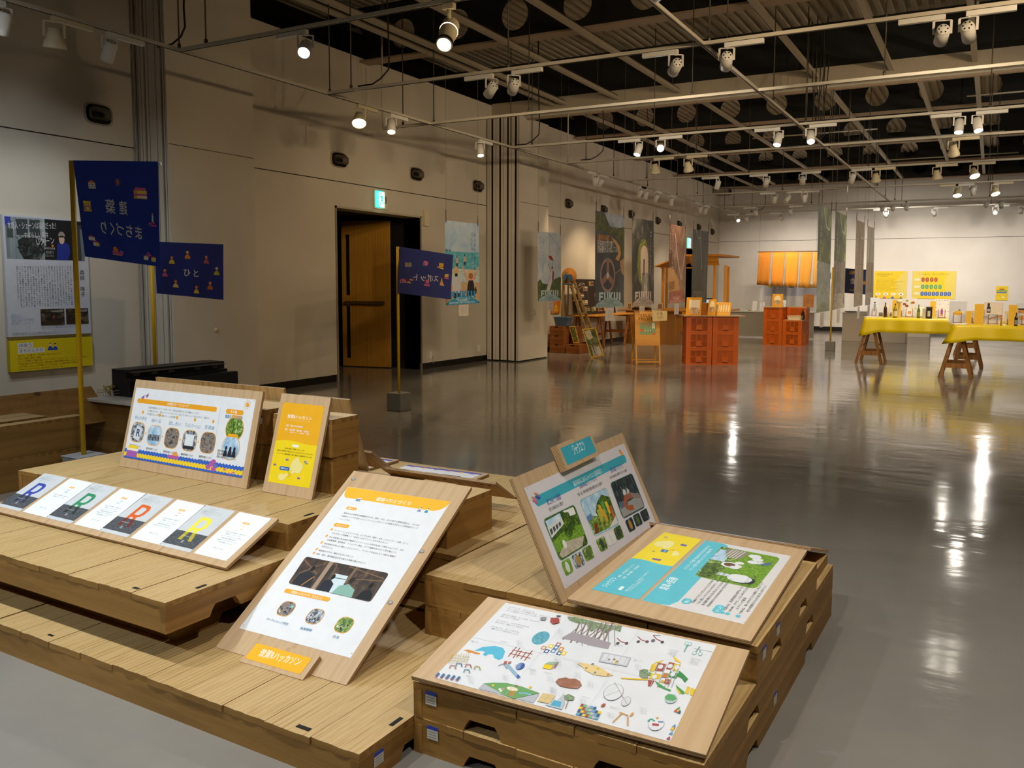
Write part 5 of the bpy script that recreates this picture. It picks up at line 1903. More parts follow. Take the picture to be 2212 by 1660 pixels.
# chairs, cups and wire shelf at the left
gl = R5(740, 1100, 2.965)
for x in range(690, 815, 16):
    LN(gl, '#c9b25a', .0012, (x + 10, 930), (x - 8, 990))
for y in (935, 950, 965, 980):
    LN(gl, '#c9b25a', .0012, (700 - (y - 935), y + 5), (815 - (y - 935) * .4, y + 20))
for x, y, cc in ((705, 1015, '#b0755f'), (745, 1002, '#4a6f9a'), (805, 1010, '#a5554b'), (862, 1022, '#a7a04a'), (795, 1042, '#5a8a8f')):
    LN(gl, cc, .003, (x - 20, y + 12), (x - 10, y - 8), (x + 14, y - 5), (x + 20, y + 16))
for k in range(5):
    p = s.p(*gl(610 + k * 33, 1068 + k * 6))
    s.rect((p[0] - .004, p[1] - .008), (p[0] + .004, p[1] + .008), '#4a6f9a')
    s.rect((p[0] - .004, p[1] - .011), (p[0] + .004, p[1] - .008), '#b05560')
# clothes
PL(gl, '#a24a46', (1335, 705), (1385, 705), (1390, 735), (1350, 745), (1330, 730))
PL(gl, '#4a5568', (1370, 690), (1400, 690), (1395, 697), (1372, 697))
PL(gl, '#8b8f96', (1270, 700), (1305, 700), (1300, 720), (1265, 718))
# captions
for x, y in ((790, 490), (1030, 700), (1100, 390), (1340, 410), (1330, 530), (1480, 640), (1390, 850), (1720, 1010), (470, 560), (60, 600), (1000, 575), (1040, 720), (2050, 440), (2110, 950), (640, 150), (1130, 20)):
    for k in range(4):
        p = s.p(*z6(x, y + k * 18))
        s.text('子どもの想像力をはぐくむ遊具', p, (p[0] + .02, p[1]), .003, '#9aa0a8')
for x, y, st in ((95, 155, '恐竜のすべり台'), (1085, 375, '100年使えるツミキ'), (970, 535, 'おすわりのもの'), (1410, 825, 'こどもブロック'), (1755, 950, '姿勢が良くなるいす'), (785, 490, 'のりもので楽しみたい'), (35, 575, '未来を見つめて'), (1820, 205, 'のりものでおでかけ'), (2040, 385, '遊具をまもっている')):
    p = s.p(*z6(x, y))
    s.text(st, p, (p[0] + .024, p[1]), .005, '#5f656d')
p = s.p(*z6(450, 160))
s.text('JAKUETS', p, (p[0] + .022, p[1]), .0045, '#5f656d')
for x, y, st in ((250, 265, 'こんな形にも挑戦します'), (510, 370, '未来のセンスにあわせて')):
    p = s.p(*z7(x, y))
    s.text(st, p, (p[0] + .03, p[1]), .005, '#5f656d')
    for k in range(4):
        s.text('こどもの感性を大切に考えた遊具', (p[0], p[1] - .008 - k * .004), (p[0] + .026, p[1] - .008 - k * .004), .003, '#9aa0a8')
s.line(fr(.335, 0), fr(.335, 1), .0008, '#c4c7cc')
s.line(fr(.665, 0), fr(.665, 1), .0008, '#c4c7cc')
s.line(fr(0, .5), fr(1, .5), .0008, '#c4c7cc')
s.build('printed_sheet', B6.body)

# --- turquoise poster facing right
s = B4.sheet()
g5 = R5(1080, 920)
fr, q = paper(s, (g5(288, 745), g5(1480, 210), g5(1860, 1165), z8(1425, 515)), '#d9d4d8')
W_, H_ = (Vector(q[1]) - Vector(q[0])).length, (Vector(q[3]) - Vector(q[0])).length
bar(.035, .115, .955, .215, '#3fa9bd', .35)
ftext('福井県内にあるジャクエツ遊具紹介', .37, .195, .024, '#e6f3f5', .665)
for gg, quad, top in ((g5, ((518, 1125), (885, 945), (1055, 1410), (720, 1620)), 'a'), (g5, ((950, 900), (1265, 745), (1420, 1175), (1130, 1325)), 'b'), (g5, ((1315, 690), (1575, 570), (1730, 975), (1470, 1115)), 'c')):
    f = photo_quad(s, [gg(*p) for p in quad], {'a': P_TREE, 'b': P_SKY, 'c': P_DARKTREE}[top], .018, '#7fa9a4')
    if top == 'a':
        s.poly([f(.03, .05), f(.5, .03), f(.5, .2), f(.03, .22)], P_SKY)
        s.poly([f(.02, .2), f(.5, .13), f(.5, .3), f(.02, .46)], '#d8d8d4')
        for k in range(4):
            s.poly([f(.05 + k * .1, .27 - k * .015), f(.12 + k * .1, .25 - k * .015), f(.12 + k * .1, .36 - k * .025), f(.05 + k * .1, .40 - k * .025)], '#4d5253')
        s.poly([f(.0, .55), f(.5, .42), f(1, .5), f(1, .75), f(.4, .9), f(0, .8)], P_GRASS)
        s.poly([f(.04, .86), f(.36, .68), f(.95, .78), f(.8, .97), f(.1, .97)], P_SAND)
        s.poly([f(.6, .02), f(.95, .04), f(.95, .22), f(.7, .2)], '#e6e7e4')
        s.ell(f(.3, .72), .012, .016, '#e4e2de')
        s.poly([f(.62, .06), f(.75, .1), f(.78, .55), f(.6, .5)], P_TREE)
        s.ell(f(.55, .5), .03, .022, P_TREE)
    elif top == 'b':
        s.poly([f(.5, .25), f(.75, .1), f(1, .25), f(1, .75), f(.4, .7), f(.35, .45)], P_TREE)
        s.poly([f(.02, .52), f(.2, .5), f(.5, .62), f(.98, .72), f(.98, .97), f(.02, .97)], P_PARK)
        s.poly([f(.0, .45), f(.18, .42), f(.2, .55), f(.0, .6)], '#5f83ac')
        for a, b_, c_ in ((.55, .45, '#d8a32a'), (.68, .4, '#4f9a52'), (.82, .45, '#d6c02f'), (.45, .55, '#a8b03c'), (.62, .6, '#c9a23a'), (.9, .6, '#b5553f')):
            p = f(a, b_)
            s.rect((p[0] - .012, p[1] - .03), (p[0] + .012, p[1] + .02), c_)
        for k in range(9):
            s.line(f(.3 + k * .08, .62), f(.26 + k * .08, .9), .004, '#6a4a30' if k % 2 else '#b8a23a')
        s.poly([f(.05, .95), f(.16, .7), f(.24, .7), f(.2, .95)], '#7a3a26')
        s.poly([f(.6, .97), f(.97, .78), f(.98, .97)], '#dad6d2')
    else:
        s.poly([f(.02, .68), f(.98, .62), f(.98, .97), f(.03, .97)], '#9c9c98')
        s.poly([f(.05, .55), f(.4, .6), f(.4, .72), f(.05, .75)], '#5d6a78')
        s.pl([f(.42, .5), f(.3, .6), f(.26, .72), f(.36, .82), f(.55, .85)], .022, '#a85a34')
        s.pl([f(.45, .45), f(.6, .52), f(.8, .6), f(.97, .66)], .022, '#8f7f78')
        s.poly([f(.4, .28), f(.48, .34), f(.44, .46), f(.34, .46), f(.34, .38)], '#cfcfcb')
        s.poly([f(.55, .3), f(.62, .38), f(.58, .48), f(.5, .46)], '#c4c4c0')
        s.poly([f(.35, .45), f(.6, .46), f(.66, .6), f(.4, .62)], '#9a5f48')
for gg, quads4, mt in ((g5, (((1140, 1375), (1240, 1320), (1290, 1465), (1205, 1515)), ((1250, 1305), (1345, 1250), (1395, 1390), (1300, 1445)), ((1350, 1235), (1430, 1185), (1480, 1330), (1400, 1375))), (P_PARK, '#e2e0dc', P_TREE)),
                       (g5, (((1490, 1140), (1570, 1090), (1620, 1235), (1545, 1280)), ((1580, 1080), (1655, 1040), (1705, 1170), (1630, 1215)), ((1665, 1035), (1745, 985), (1790, 1115), (1715, 1155))), (P_DARKTREE, P_DARKTREE, P_DARKTREE)),
                       (z8, (((1397, 345), (1450, 313), (1478, 400), (1430, 432)), ((1463, 303), (1523, 272), (1553, 355), (1495, 385)), ((1530, 260), (1585, 230), (1612, 310), (1560, 340))), (P_GRASS, P_STREET, P_PARK))):
    for qd, mm in zip(quads4, mt):
        f = photo_quad(s, [gg(*p) for p in qd], mm, .01, '#8fb5b0')
        p = f(.5, .5)
        s.ell(p, .014, .02, rnd.choice(['#3c4044', '#b5893a', '#d5d6d2', '#5b6a3c']), 10)
for (a, b), (c, d), st, hh, cc in (((570, 950), (730, 872), '第二さみどり幼稚園', .026, '#4d67a8'), ((592, 1025), (760, 938), '自然と心の成長を大切にした園庭です', .014, INK),
                              ((955, 755), (1155, 655), 'DinoWorld(ディノワールド)', .024, '#4d67a8'), ((930, 845), (1225, 700), '恐竜、森、渓谷の遊具で冒険と想像が広がる公園です', .014, INK),
                              ((1328, 565), (1470, 495), '冒険の森(バンボサック)', .024, '#4d67a8'), ((1318, 640), (1515, 545), '森の中で全身を動かし挑戦するアスレチックな遊び', .014, INK)):
    s.text(st, s.p(*g5(a, b)), s.p(*g5(c, d)), hh, cc)
for x, y, cc in ((420, 895, '#c46a9a'), (452, 845, '#4a4fa5'), (1450, 325, '#eda03c')):
    p = s.p(*g5(x, y))
    s.poly([(p[0] - .02, p[1] + .004), (p[0] + .002, p[1] + .012), (p[0] + .012, p[1] - .01), (p[0] - .004, p[1] - .012)], cc)
    s.poly([(p[0] - .02, p[1] + .016), (p[0] - .004, p[1] + .016), (p[0] + .004, p[1] - .004)], '#e58a4a')
pins(s, fr)
s.build('printed_sheet', B4.body)

# name plate hung on its top edge
O2 = B4.bl + B4.n * 0.034
pp = [atP(*g5(*c), O2, B4.n) for c in ((660, 240), (1065, 75), (1188, 350), (800, 535))]
u = (pp[1] - pp[0]) * .5 + (pp[2] - pp[3]) * .5
v = (pp[0] - pp[3]) * .5 + (pp[1] - pp[2]) * .5
N2 = Board('name_plate', 'small wooden name plate with a turquoise label on top of the turquoise board', pp[3], u, v, u.length, v.length, 0.03, 'small wooden name plates')
s = N2.sheet()
fr, q = paper(s, (g5(722, 270), g5(1072, 122), g5(1155, 310), g5(808, 475)), '#3aa6bb')
s.text('ジャクエツ', fr(.31, .62), fr(.71, .62), .048, '#ffffff')
pins(s, fr)
s.build('label', N2.body)

# --- playground posters lying flat, read from the near edge
s = B5.sheet()
g8 = R5(1400, 1100)
fr, q = paper(s, ((1435, 1150.6), (1515.7, 1166), z8(1895, 580), z8(1595, 515)), '#5fbfd0')
k0, k1 = s.p(*z8(1850, 315)), s.p(*z8(2115, 367))
wv = [tuple(Vector(k0).lerp(Vector(k1), t) + Vector((0, .006 * math.sin(t * 6)))) for t in [i / 12 for i in range(13)]]
s.poly([q[0]] + wv + [q[1]], '#efd832')
vd_ = (Vector(q[0]) - Vector(q[3])).normalized()


def vt(st, px, ln, hh, colr):
    a = Vector(s.p(*px))
    s.text(st, tuple(a), tuple(a + vd_ * ln), hh, colr)


vt('ジャクエツ', z8(1690, 502), .085, .026, '#ffffff')
vt('運営　株式会社ジャクエツ', z8(1775, 438), .13, .012, '#eaf6f8')
vt('場所　徳本達郎　竹谷和真', z8(1805, 448), .13, .012, '#eaf6f8')
vt('敦賀に本社をかまえ、こどもの遊びをつくる会社です。', z8(1818, 530), .19, .009, '#eaf6f8')
vt('すべてはこどもの未来のために', z8(1840, 530), .12, .009, '#eaf6f8')
c = s.p(*z8(1785, 508))
s.poly([tuple(Vector(c) + Vector(p)) for p in rr((-.006, -.016), (.006, .016), .005)], '#eef6f6')
PLm = lambda pts, cc: s.poly([s.p(*g8(*p)) for p in pts], cc)
PLm(((60, 415), (115, 390), (250, 378), (312, 400), (300, 440), (255, 470), (190, 475), (150, 455), (95, 445)), '#eee59a')
PLm(((300, 505), (350, 510), (378, 540), (345, 565), (300, 560), (270, 565), (285, 545)), '#eee59a')
PLm(((240, 490), (300, 485), (335, 488), (300, 505)), '#e3b832')
for x, y, cc, rx, ry in ((195, 503, '#2f77b0', .013, .013), (425, 435, '#7a6aa8', .012, .010), (100, 605, '#7a6aa8', .017, .008), (212, 340, '#b5aa8a', .008, .006), (65, 508, '#9a927a', .005, .005)):
    p = s.p(*g8(x, y))
    s.rect((p[0] - rx, p[1] - ry), (p[0] + rx, p[1] + ry), cc)
p = s.p(*g8(195, 503))
s.text('本社', (p[0] + .006, p[1] - .008), (p[0] + .006, p[1] + .009), .01, '#ffffff')
s.build('printed_sheet', B5.body)
s = B5.sheet()
fr, q = paper(s, ((1524.8, 1167.8), (1709, 1202), (1607, 1349.5), z8(1915, 585)), '#d9d8d8')
Wd, Hd = (Vector(q[1]) - Vector(q[0])).length, (Vector(q[3]) - Vector(q[0])).length
s.poly([fr(x / Wd, 1 - y / Hd) for x, y in [(0.0005, .0005), (.06, .0005), (.09, .01), (.105, .05), (.105, Hd - .05), (.09, Hd - .01), (.06, Hd - .0005), (.0005, Hd - .0005)]], '#5fbfd0')


def rt(st, a, b, b1, hh, colr):
    s.text(st, fr(a, b), fr(a, b1), hh, colr)


rt('遊具×医療', .12, .82, .64, .036, '#ffffff')
rt('インクルーシブ遊具 RESILIENCE PLAYGROUND は、', .105, .5, .08, .014, '#eaf6f8')
rt('スウィング遊具（跳ね橋）のくらしをつくる医療の視点', .165, .5, .12, .014, '#eaf6f8')
f = photo_quad(s, [g8(*p) for p in ((880, 450), (1585, 585), (1285, 960), (552, 800))], P_GRASS, .022)
s.poly([f(.0, .98), f(.0, .0), f(.3, .0), f(.36, .5), f(.3, .98)], P_PARK)
s.poly([f(.0, .45), f(.02, .1), f(.22, .06), f(.24, .45)], P_SKY)
s.poly([f(.1, .05), f(.3, .0), f(.5, .06), f(.42, .3), f(.2, .3)], '#8f8a7c')
for k in range(5):
    s.line(f(.22 + .05 * k, .03), f(.16 + .05 * k, .3), .004, '#d5d3cb')
c = f(.36, .5)
s.ell(c, .032, .026, '#e2e5e9')
s.ell(c, .022, .017, '#6f5138')
for a, b_, rx in ((.48, .4, .016), (.5, .5, .014), (.46, .55, .018), (.62, .12, .024), (.7, .2, .02), (.66, .3, .02), (.78, .28, .014)):
    s.ell(f(a, b_), rx, rx * .8, '#dfe3e8')
s.poly([f(.78, .3), f(.92, .2), f(.95, .26), f(.82, .36)], '#5a6f94')
c = f(.66, .82)
s.ell((c[0] + .01, c[1] - .006), .047, .035, '#3c4144')
s.ell(c, .044, .034, '#dfe3e6')
for a in (.3, .36, .42):
    s.ell(f(a, .8), .016, .012, '#cfdbe2')
s.poly([f(.05, .98), f(.0, .6), f(.22, .5), f(.3, .8), f(.2, .98)], P_TREE)
for k, (a, b0_, b1_, cc) in enumerate(((.34, .93, .86, '想い'), (.66, .95, .85, 'ポイント'))):
    x0, x1 = a, a + .09
    s.poly([fr(x / Wd, 1 - y / Hd) for x, y in rr((x0 * Wd, (1 - b0_) * Hd), (x1 * Wd, (1 - b1_) * Hd), .014)], '#5fbfd0')
    rt(cc, a + .065, b0_ - .015, b1_ + .015, .015, '#ffffff')
for k, (a, st, e) in enumerate(((.46, '「医療のケアだとできない子どもたちが遊べる」「みんなが', .44), (.51, 'ともに遊ぶ」をごらんにいれる中で、そのための工夫を', .44), (.56, '地方医療の観点を大切に考えました「みんなの遊び」という', .47), (.61, 'RESILIENCE PLAYGROUND の生まれたかたち', .5))):
    rt(st, a, .9, e, .0115, INK)
for k, (a, st, b0_, e) in enumerate(((.77, 'XQ(KOU)　医療児遊具の専門メーカーのプランニング', .9, .42), (.82, 'SUKABU　からだ、いえにあわせたさわり心地の遊べるいす', .9, .40), (.87, 'スプリング遊具', .86, .70), (.92, 'YURAGI　車いすの子どもも乗りこめるベンチ', .9, .46), (.97, '地方の医療児たちもまた遊ぶきっかけづくり', .86, .5))):
    rt(st, a, b0_, e, .0115, INK)
    if k in (0, 1, 3):
        s.ell(fr(a - .012, b0_ + .03), .008, .01, '#5fbfd0', 12)
pins(s, fr)
s.build('printed_sheet', B5.body)

# --- rear corner sheet, and the far boards
s = B7.sheet()
fr = quadmap([(.05, .36), (.66, .36), (.66, .02), (.05, .02)])
s.base([fr(0, 1), fr(1, 1), fr(1, 0), fr(0, 0)], '#d4d4d8')
for k in range(7):
    s.text('みんなで考えるまちの未来', fr(.55, .2 + k * .1), fr(.9, .2 + k * .1), .015, '#888d96')
s.rect(fr(.7, .25), fr(.85, .35), '#b0443c')
s.rect(fr(.2, .3), fr(.4, .6), P_STREET)
s.build('printed_sheet', B7.body)
s = B8.sheet()
fr = quadmap([(.02, .40), (B8.w - .03, .40), (B8.w - .03, .03), (.02, .03)])
s.base([fr(0, 1), fr(1, 1), fr(1, 0), fr(0, 0)], '#dfe0e4')
s.poly([fr(0, 0), fr(1, 0), fr(1, .07), fr(0, .07)], '#3a4fb0')
for k in range(6):
    s.ell(fr(.1 + k * .16, .07), .02, .012, ('#b65aa0', '#ee9a3a', '#7a5fb5')[k % 3], 10)
photo('night', [(0.3, '#14171d'), (0.5, '#333a48'), (0.62, '#7d8894'), (0.72, '#c07a3a')], 30)
s.poly([fr(.38, .3), fr(.85, .3), fr(.85, .75), fr(.38, .75)], MATS[('photo', 'night')])
for k in range(6):
    s.text('敦賀のまちとひと', fr(.06, .3 + k * .08), fr(.3, .3 + k * .08), .014, '#777c88')
s.build('printed_sheet', B8.body)
s = B9.sheet()
s.base([(.02, .04), (.23, .04), (.23, .31), (.02, .31)], '#dfe0e4')
s.rect((.02, .28), (.23, .31), '#3a4fb0')
s.build('printed_sheet', B9.body)

# ------------------------------------------------------------------ posters on the left wall
def wall_sheet(x):
    return Sheet((x, 0, 0), (0, 1, 0), (0, 0, 1))


t = thing('wall_poster', 'big white poster with a photo of a person in blue on the left wall', 'poster', (WX, 4.8, 1.4))
a, c = atX(5, 463, -8.16), atX(197, 720, -8.16)
pan = MB().box((WX + 0.004, a.y, c.z + .0), (-8.161, c.y, a.z), flat('#d5d6da', .5))
pan.build('panel', t, world=True)
s = wall_sheet(-8.16)
q = [(a.y, a.z), (c.y, a.z), (c.y, c.z), (a.y, c.z)]
fr = quadmap(q)
s.base([q[3], q[2], q[1], q[0]], '#c9cbd4')
g1 = R5(0, 440)
f = quadmap([s.p(*g1(*p)) for p in ((50, 150), (1010, 220), (1010, 685), (85, 660))])
s.poly([f(0, 0), f(1, 0), f(1, 1), f(0, 1)], '#1d1d1f')
s.poly([f(0, 0), f(.47, 0), f(.47, 1), f(0, 1)], photo('grey_boards', [(.35, '#6f7a7d'), (.6, '#98a3a5')], 8, 4, .2, (1, 3, .2)))
for x0, x1 in ((.13, .27), (.29, .42)):
    s.poly([f(x0, .04), f(x1, .04), f(x1, .42), f(x0, .42)], '#3c4346')
s.poly([f(.02, .1), f(.09, .1), f(.09, .5), f(.02, .5)], '#4a5052')
s.poly([f(0, 0), f(.07, 0), f(.07, .2), f(0, .2)], '#3a45a0')
s.poly([f(.44, .0), f(.48, .0), f(.49, .7), f(.45, .7)], '#a9b4b5')
P_BUSH = photo('bush', [(.35, '#16191a'), (.5, '#2f3634'), (.62, '#626b66')], 16, 5, 1.2)
s.poly([f(.14, .55), f(.22, .45), f(.34, .46), f(.45, .55), f(.47, .8), f(.4, 1), f(.2, 1), f(.15, .8)], P_BUSH)
for k in range(40):
    x, y = rnd.uniform(.12, .48), rnd.uniform(.42, .85)
    s.line(f(x, y), f(x + rnd.uniform(-.03, .03), y - .06), .006, '#22282a')
s.poly([f(.62, 1), f(.63, .62), f(.66, .55), f(.74, .55), f(.79, .62), f(.8, .8), f(.77, 1)], '#27368f')
s.ell(f(.69, .47), .028, .05, '#d8b9a4', 14)
s.ell(f(.69, .40), .034, .045, '#a39a90', 12, 0, PI)
s.ell(f(.69, .335), .01, .012, '#a39a90', 8)
s.ell(f(.69, .43), .026, .018, '#221d1c', 10, 0, PI)
s.poly([f(.86, .1), f(.98, .1), f(.98, 1), f(.9, 1)], '#3b4142')
s.poly([f(.93, .2), f(1, .2), f(1, 1), f(.96, 1)], '#6f7a7c')
s.ell(f(.57, .65), .012, .014, '#c88a35', 10)
s.text('welcome', f(.46, .74), f(.60, .74), .04, '#c9c9c9')
s.text('旅先を愛する', f(.48, .84), f(.58, .84), .03, '#b9b9b9')
s.text('ゲストハウス', f(.47, .93), f(.58, .93), .03, '#b9b9b9')
s.text('木彫人・シェーンは福井だった！', f(.03, .28), f(.62, .22), .075, '#e6e6e6')
s.text('すばらしい福井', f(.22, .48), f(.52, .44), .06, '#e6e6e6')
s.text('Uターン', f(.37, .64), f(.6, .58), .075, '#e6e6e6')
body = ['この街で生まれ育った福井が大好きな人たちが', '初めてシュンを見た時、言葉にならない衝撃', 'まない優しさとお喋りを持ってお客様の', 'らした心の温かい人たちと、福井のゲストハ', 'ポイントを一人でやりきる決意をしたとき', '内装する頃はみんな福井の街を巡り、色々な', 'なり本当を求めました。旅をされる方の味わい', 'できたのだろうか。あったら良いのに、無いなら', '福井で、という思い出が彼女の行動力となった', '続れんばゼンゾ、福井初のゲストハウスとして', '人とをつなげたい。今は運営の思いを受け継い', 'スタッフは常にお客、福井ではずにはいられない', 'ランナーを、運営している。それと、フロに', 'は素敵な人たちが沢山訪れる。ここは宿までも', 'ないですが、観光の立ち寄りとなっている', 'そのため、福井の名所、行き先、食べ物の情報', '集まってくるのがこの必見です。訪れた方に福', '紹介する旅の出発点ですが、豊富な想い。そして', '街へ出てみると、発見しながら、移住を選ぶ', 'づくり、人も組織的ながかわっています。だから', 'こそ、旅行から移住、大人も子供も楽しめる', '福井の入り口はここから始まります。']
for i, st in enumerate(body):
    p = s.p(*g1(870 - i * 32, 745))
    s.vtext(st[:20], (p[0], p[1]), .0175, '#4a4b52', 1.12)
for quad in (((478, 1262), (762, 1255), (772, 1445), (488, 1455)), ((782, 1255), (1048, 1250), (1055, 1432), (790, 1440))):
    f = quadmap([s.p(*g1(*p)) for p in quad])
    s.poly([f(0, 0), f(1, 0), f(1, 1), f(0, 1)], P_ROOM)
    s.poly([f(.2, .8), f(.7, .75), f(.9, 1), f(.1, 1)], '#3d2c1d')
    s.poly([f(.45, .12), f(.95, .05), f(.95, .22), f(.5, .26)], '#8b857b')
    s.ell(f(.55, .5), .015, .02, '#7d3a2a', 10)
    s.line(f(0, .22), f(1, .26), .008, '#15110e')
s.vtext('森岡 咲子', s.p(*g1(975, 790)), .05, '#2a2a30', 1.1)
for k, (x0, x1) in enumerate(((128, 265), (128, 230), (128, 265), (128, 400), (130, 405), (130, 225), (132, 405), (132, 220))):
    s.text('ゲストハウスの宿'[: 4 + k % 4], s.p(*g1(x0, 1335 + k * 17)), s.p(*g1(x1, 1332 + k * 16.5)), .012, '#5f78b5')
for k, (x0, x1, y0) in enumerate(((488, 920, 1478), (490, 900, 1496), (140, 815, 1556), (142, 715, 1576))):
    s.text('福井駅から徒歩十分、古い建物を改修した旅の宿とまちの入り口', s.p(*g1(x0, y0)), s.p(*g1(x1, y0 - 22)), .011, '#6a6b72')
s.build('printed_sheet', t)
t = thing('wall_panel', 'yellow panel with black heading below the big white poster on the left wall', 'poster', (WX, 4.8, 0.7))
a, c = atX(20, 737, -8.15), atX(201, 789.5, -8.15)
MB().box((WX + 0.004, a.y, c.z), (-8.151, c.y, a.z), flat('#cdb60f', .5)).build('panel', t, world=True)
s = wall_sheet(-8.15)
q = [(a.y, a.z), (c.y, a.z), (c.y, c.z), (a.y, c.z)]
fr = quadmap(q)
s.base([q[3], q[2], q[1], q[0]], '#e0c60c')
for a0, b0, a1, b1, st in ((.09, .09, .27, .25, '出会う'), (.09, .27, .40, .43, 'まちの入り口')):
    s.rect(fr(a0, b1), fr(a1, b0), '#d9d9d9')
    s.text(st, fr(a0 + .02, b1 - .04), fr(a1 - .02, b1 - .04), .036, '#1d1d22')
person_icon(s, fr(.47, .38), .075, '#2c4bb0', '#e9c3a0', '#c46a5a')
person_icon(s, fr(.53, .38), .068, '#2c4bb0', '#e9c3a0', '#2a2a2a')
for k, (st, e) in enumerate((('旅行でも、お仕事でも、どなた様にも訪れてもらいたい。', .60), ('あなたと福井の出会いの場所。', .36), ('久しぶりの帰省なら「最近の福井ってどうですか？」とおしゃべりにいってもいいかもしれません。', .93), ('その宿に集うさまざまな人たちが、福井で過ごす素敵な時間をお手伝いしてくれます。', .83), ('入り口で過ごしながら、ふと町の輪に入っていく方になる、そんな福井の出会いを愉快な場所。', .83), ('SAMMIE’S ふくいのゲストハウス　福井市日之出　ゲストハウス　宿', .60))):
    s.text(st, fr(.09, .53 + k * .085), fr(e, .53 + k * .085), .02 if k < 5 else .015, '#7a4a1c')
for cx_, cy_, r_ in ((.03, .97, .12), (.85, .02, .16), (1, .3, .1)):
    for k in range(8):
        t0, t1 = -PI / 2 + k * .3, -PI / 2 + (k + .9) * .3
s.build('printed_sheet', t)

# ------------------------------------------------------------------ flags on yellow poles
BLUEF = ('#1f3aa6', '#23337f', '#2a3573')


def flag(base_xy, block_top, ztop, right_top, bot_left, bot_right, label, dia, color, block=True, rod_over=0.02, sag=0.01, group='blue flags on yellow poles'):
    X, Y = base_xy
    t = thing('flag', label, 'flag', (X, Y, 0), 0, group)
    if block:
        MB().box((-0.095, -0.095, 0.0), (0.095, 0.095, block_top), flat('#77746c', .9, var=.2, scale=60)).build('base_block', t, bevel=0.006)
    MB().tube([(0, 0, block_top), (0, 0, ztop)], dia / 2, flat('#dcae0c', .35), 14).build('pole', t)
    tl = Vector((X, Y, ztop - 0.012)) 
    tr = right_top
    tr.z = tl.z
    u = (tr - tl)
    L_ = u.length
    u.normalize()
    n = u.cross(Vector((0, 0, 1)))
    MB().tube([tl - Vector((X, Y, 0)), tr - Vector((X, Y, 0)) + u * 0.012], 0.011, M_WHITE, 10).build('cross_rod', t)
    # cloth: a grid between its measured corners with a few soft folds
    a = tl + u * (dia / 2 + .004) + Vector((0, 0, .012))
    b_ = tr + Vector((0, 0, .012))
    return t, a, b_, n


def cloth(t, a, b_, bl, br, n, mat, folds=3, amp=.012, nx=26, ny=18):
    def P(x, y):
        q = (a.lerp(b_, x)).lerp(bl.lerp(br, x), y)
        return q + n * (amp * y * math.sin(folds * 2 * PI * x + 1.5 * y) + .02)
    mb = MB()
    vs = [P(i / nx, j / ny) for j in range(ny + 1) for i in range(nx + 1)]
    fs = [(j * (nx + 1) + i, j * (nx + 1) + i + 1, (j + 1) * (nx + 1) + i + 1, (j + 1) * (nx + 1) + i) for j in range(ny) for i in range(nx)]
    mb.add(vs, fs, mat, True)
    return mb, P


class ClothSheet(Sheet):
    def __init__(s, P, n, W, H):
        s.Pf, s.n, s.mb, s.k, s.curl, s.gap = P, n, MB(), 0, None, 0.00003
        s.W, s.H = W, H

    def P(s, q, lift=0.0):
        return s.Pf(q[0] / s.W, 1 - q[1] / s.H) + s.n * (lift + .0015)


FB = lambda h: flat(h, .75, var=.08, scale=120)
# building flag
bp_ = atZ(181, 984, 0.2)
top1 = atY(178.5, 345, bp_.y)
t, a, b_, n = flag((bp_.x, bp_.y), 0.2, top1.z, atZ(344, 350, top1.z), None, None, 'large bright blue flag with mirrored building lettering on a tall yellow pole', 0.033, BLUEF[0])
zb = atY(189, 555, bp_.y).z
u_ = (b_ - a).normalized()
br_ = atP(350.5, 577, a, n)
bl_ = atP(189, 555, a, n)
mb, P = cloth(t, a, b_, bl_, br_, n, FB('#1d37a0'), 2, .012)
mb.build('cloth', t, world=True)
M_COVER = flat('#c9ccd2')
MB().box((-0.1, -0.1, 0.2005), (0.1, 0.1, 0.206), flat('#a9acb4')).build('cover_plate', t)
W_, H_ = 1.0, 1.25
s = ClothSheet(P, n, W_, H_)
C_ = lambda x, y: ((x - 175) / (1150 - 175), 1.25 * (1 - (y - 100) / (1440 - 100)))
LET = '#cfd6df'
s.text('建', C_(765, 800), C_(668, 790), .185, LET, up=(0, 1), bold=.02)
s.text('築', C_(612, 795), C_(497, 785), .195, LET, up=(0, 1), bold=.02)
s.text('まちづくり', C_(915, 1105), C_(410, 1075), .18, LET, up=(0, 1), bold=.02)


def bx(s, x0, y0, x1, y1, colr, C=C_):
    p, q = C(x0, y0), C(x1, y1)
    s.rect((min(p[0], q[0]), min(p[1], q[1])), (max(p[0], q[0]), max(p[1], q[1])), colr)


bx(s, 322, 405, 402, 480, '#dfe0dc')
for k in range(4):
    bx(s, 332 + k * 17, 415, 340 + k * 17, 432, '#25389a')
    bx(s, 332 + k * 17, 448, 340 + k * 17, 465, '#25389a')
s.ell(C_(360, 404), .038, .03, '#e0914a', 12, 0, PI)
bx(s, 354, 362, 364, 380, '#e0b04a')
s.ell(C_(670, 380), .014, .034, '#d9823f', 12)
for k in range(10):
    t_ = 2 * PI * k / 10
    p = C_(668, 380)
    s.line((p[0] + .024 * math.cos(t_), p[1] + .03 * math.sin(t_)), (p[0] + .04 * math.cos(t_), p[1] + .05 * math.sin(t_)), .004, '#c9a060')
s.poly([C_(850, 470), C_(880, 438), C_(990, 442), C_(1005, 485), C_(890, 480)], '#cf5fa5')
bx(s, 852, 478, 892, 580, '#e09a4a')
bx(s, 892, 480, 1005, 520, '#e5d45a')
bx(s, 852, 520, 1005, 545, '#cf5fa5')
bx(s, 892, 545, 1005, 572, '#e8e6e0')
bx(s, 855, 572, 1007, 585, '#e5c24a')
bx(s, 238, 690, 325, 795, '#c28a5a')
bx(s, 238, 655, 325, 690, '#e3cd3a')
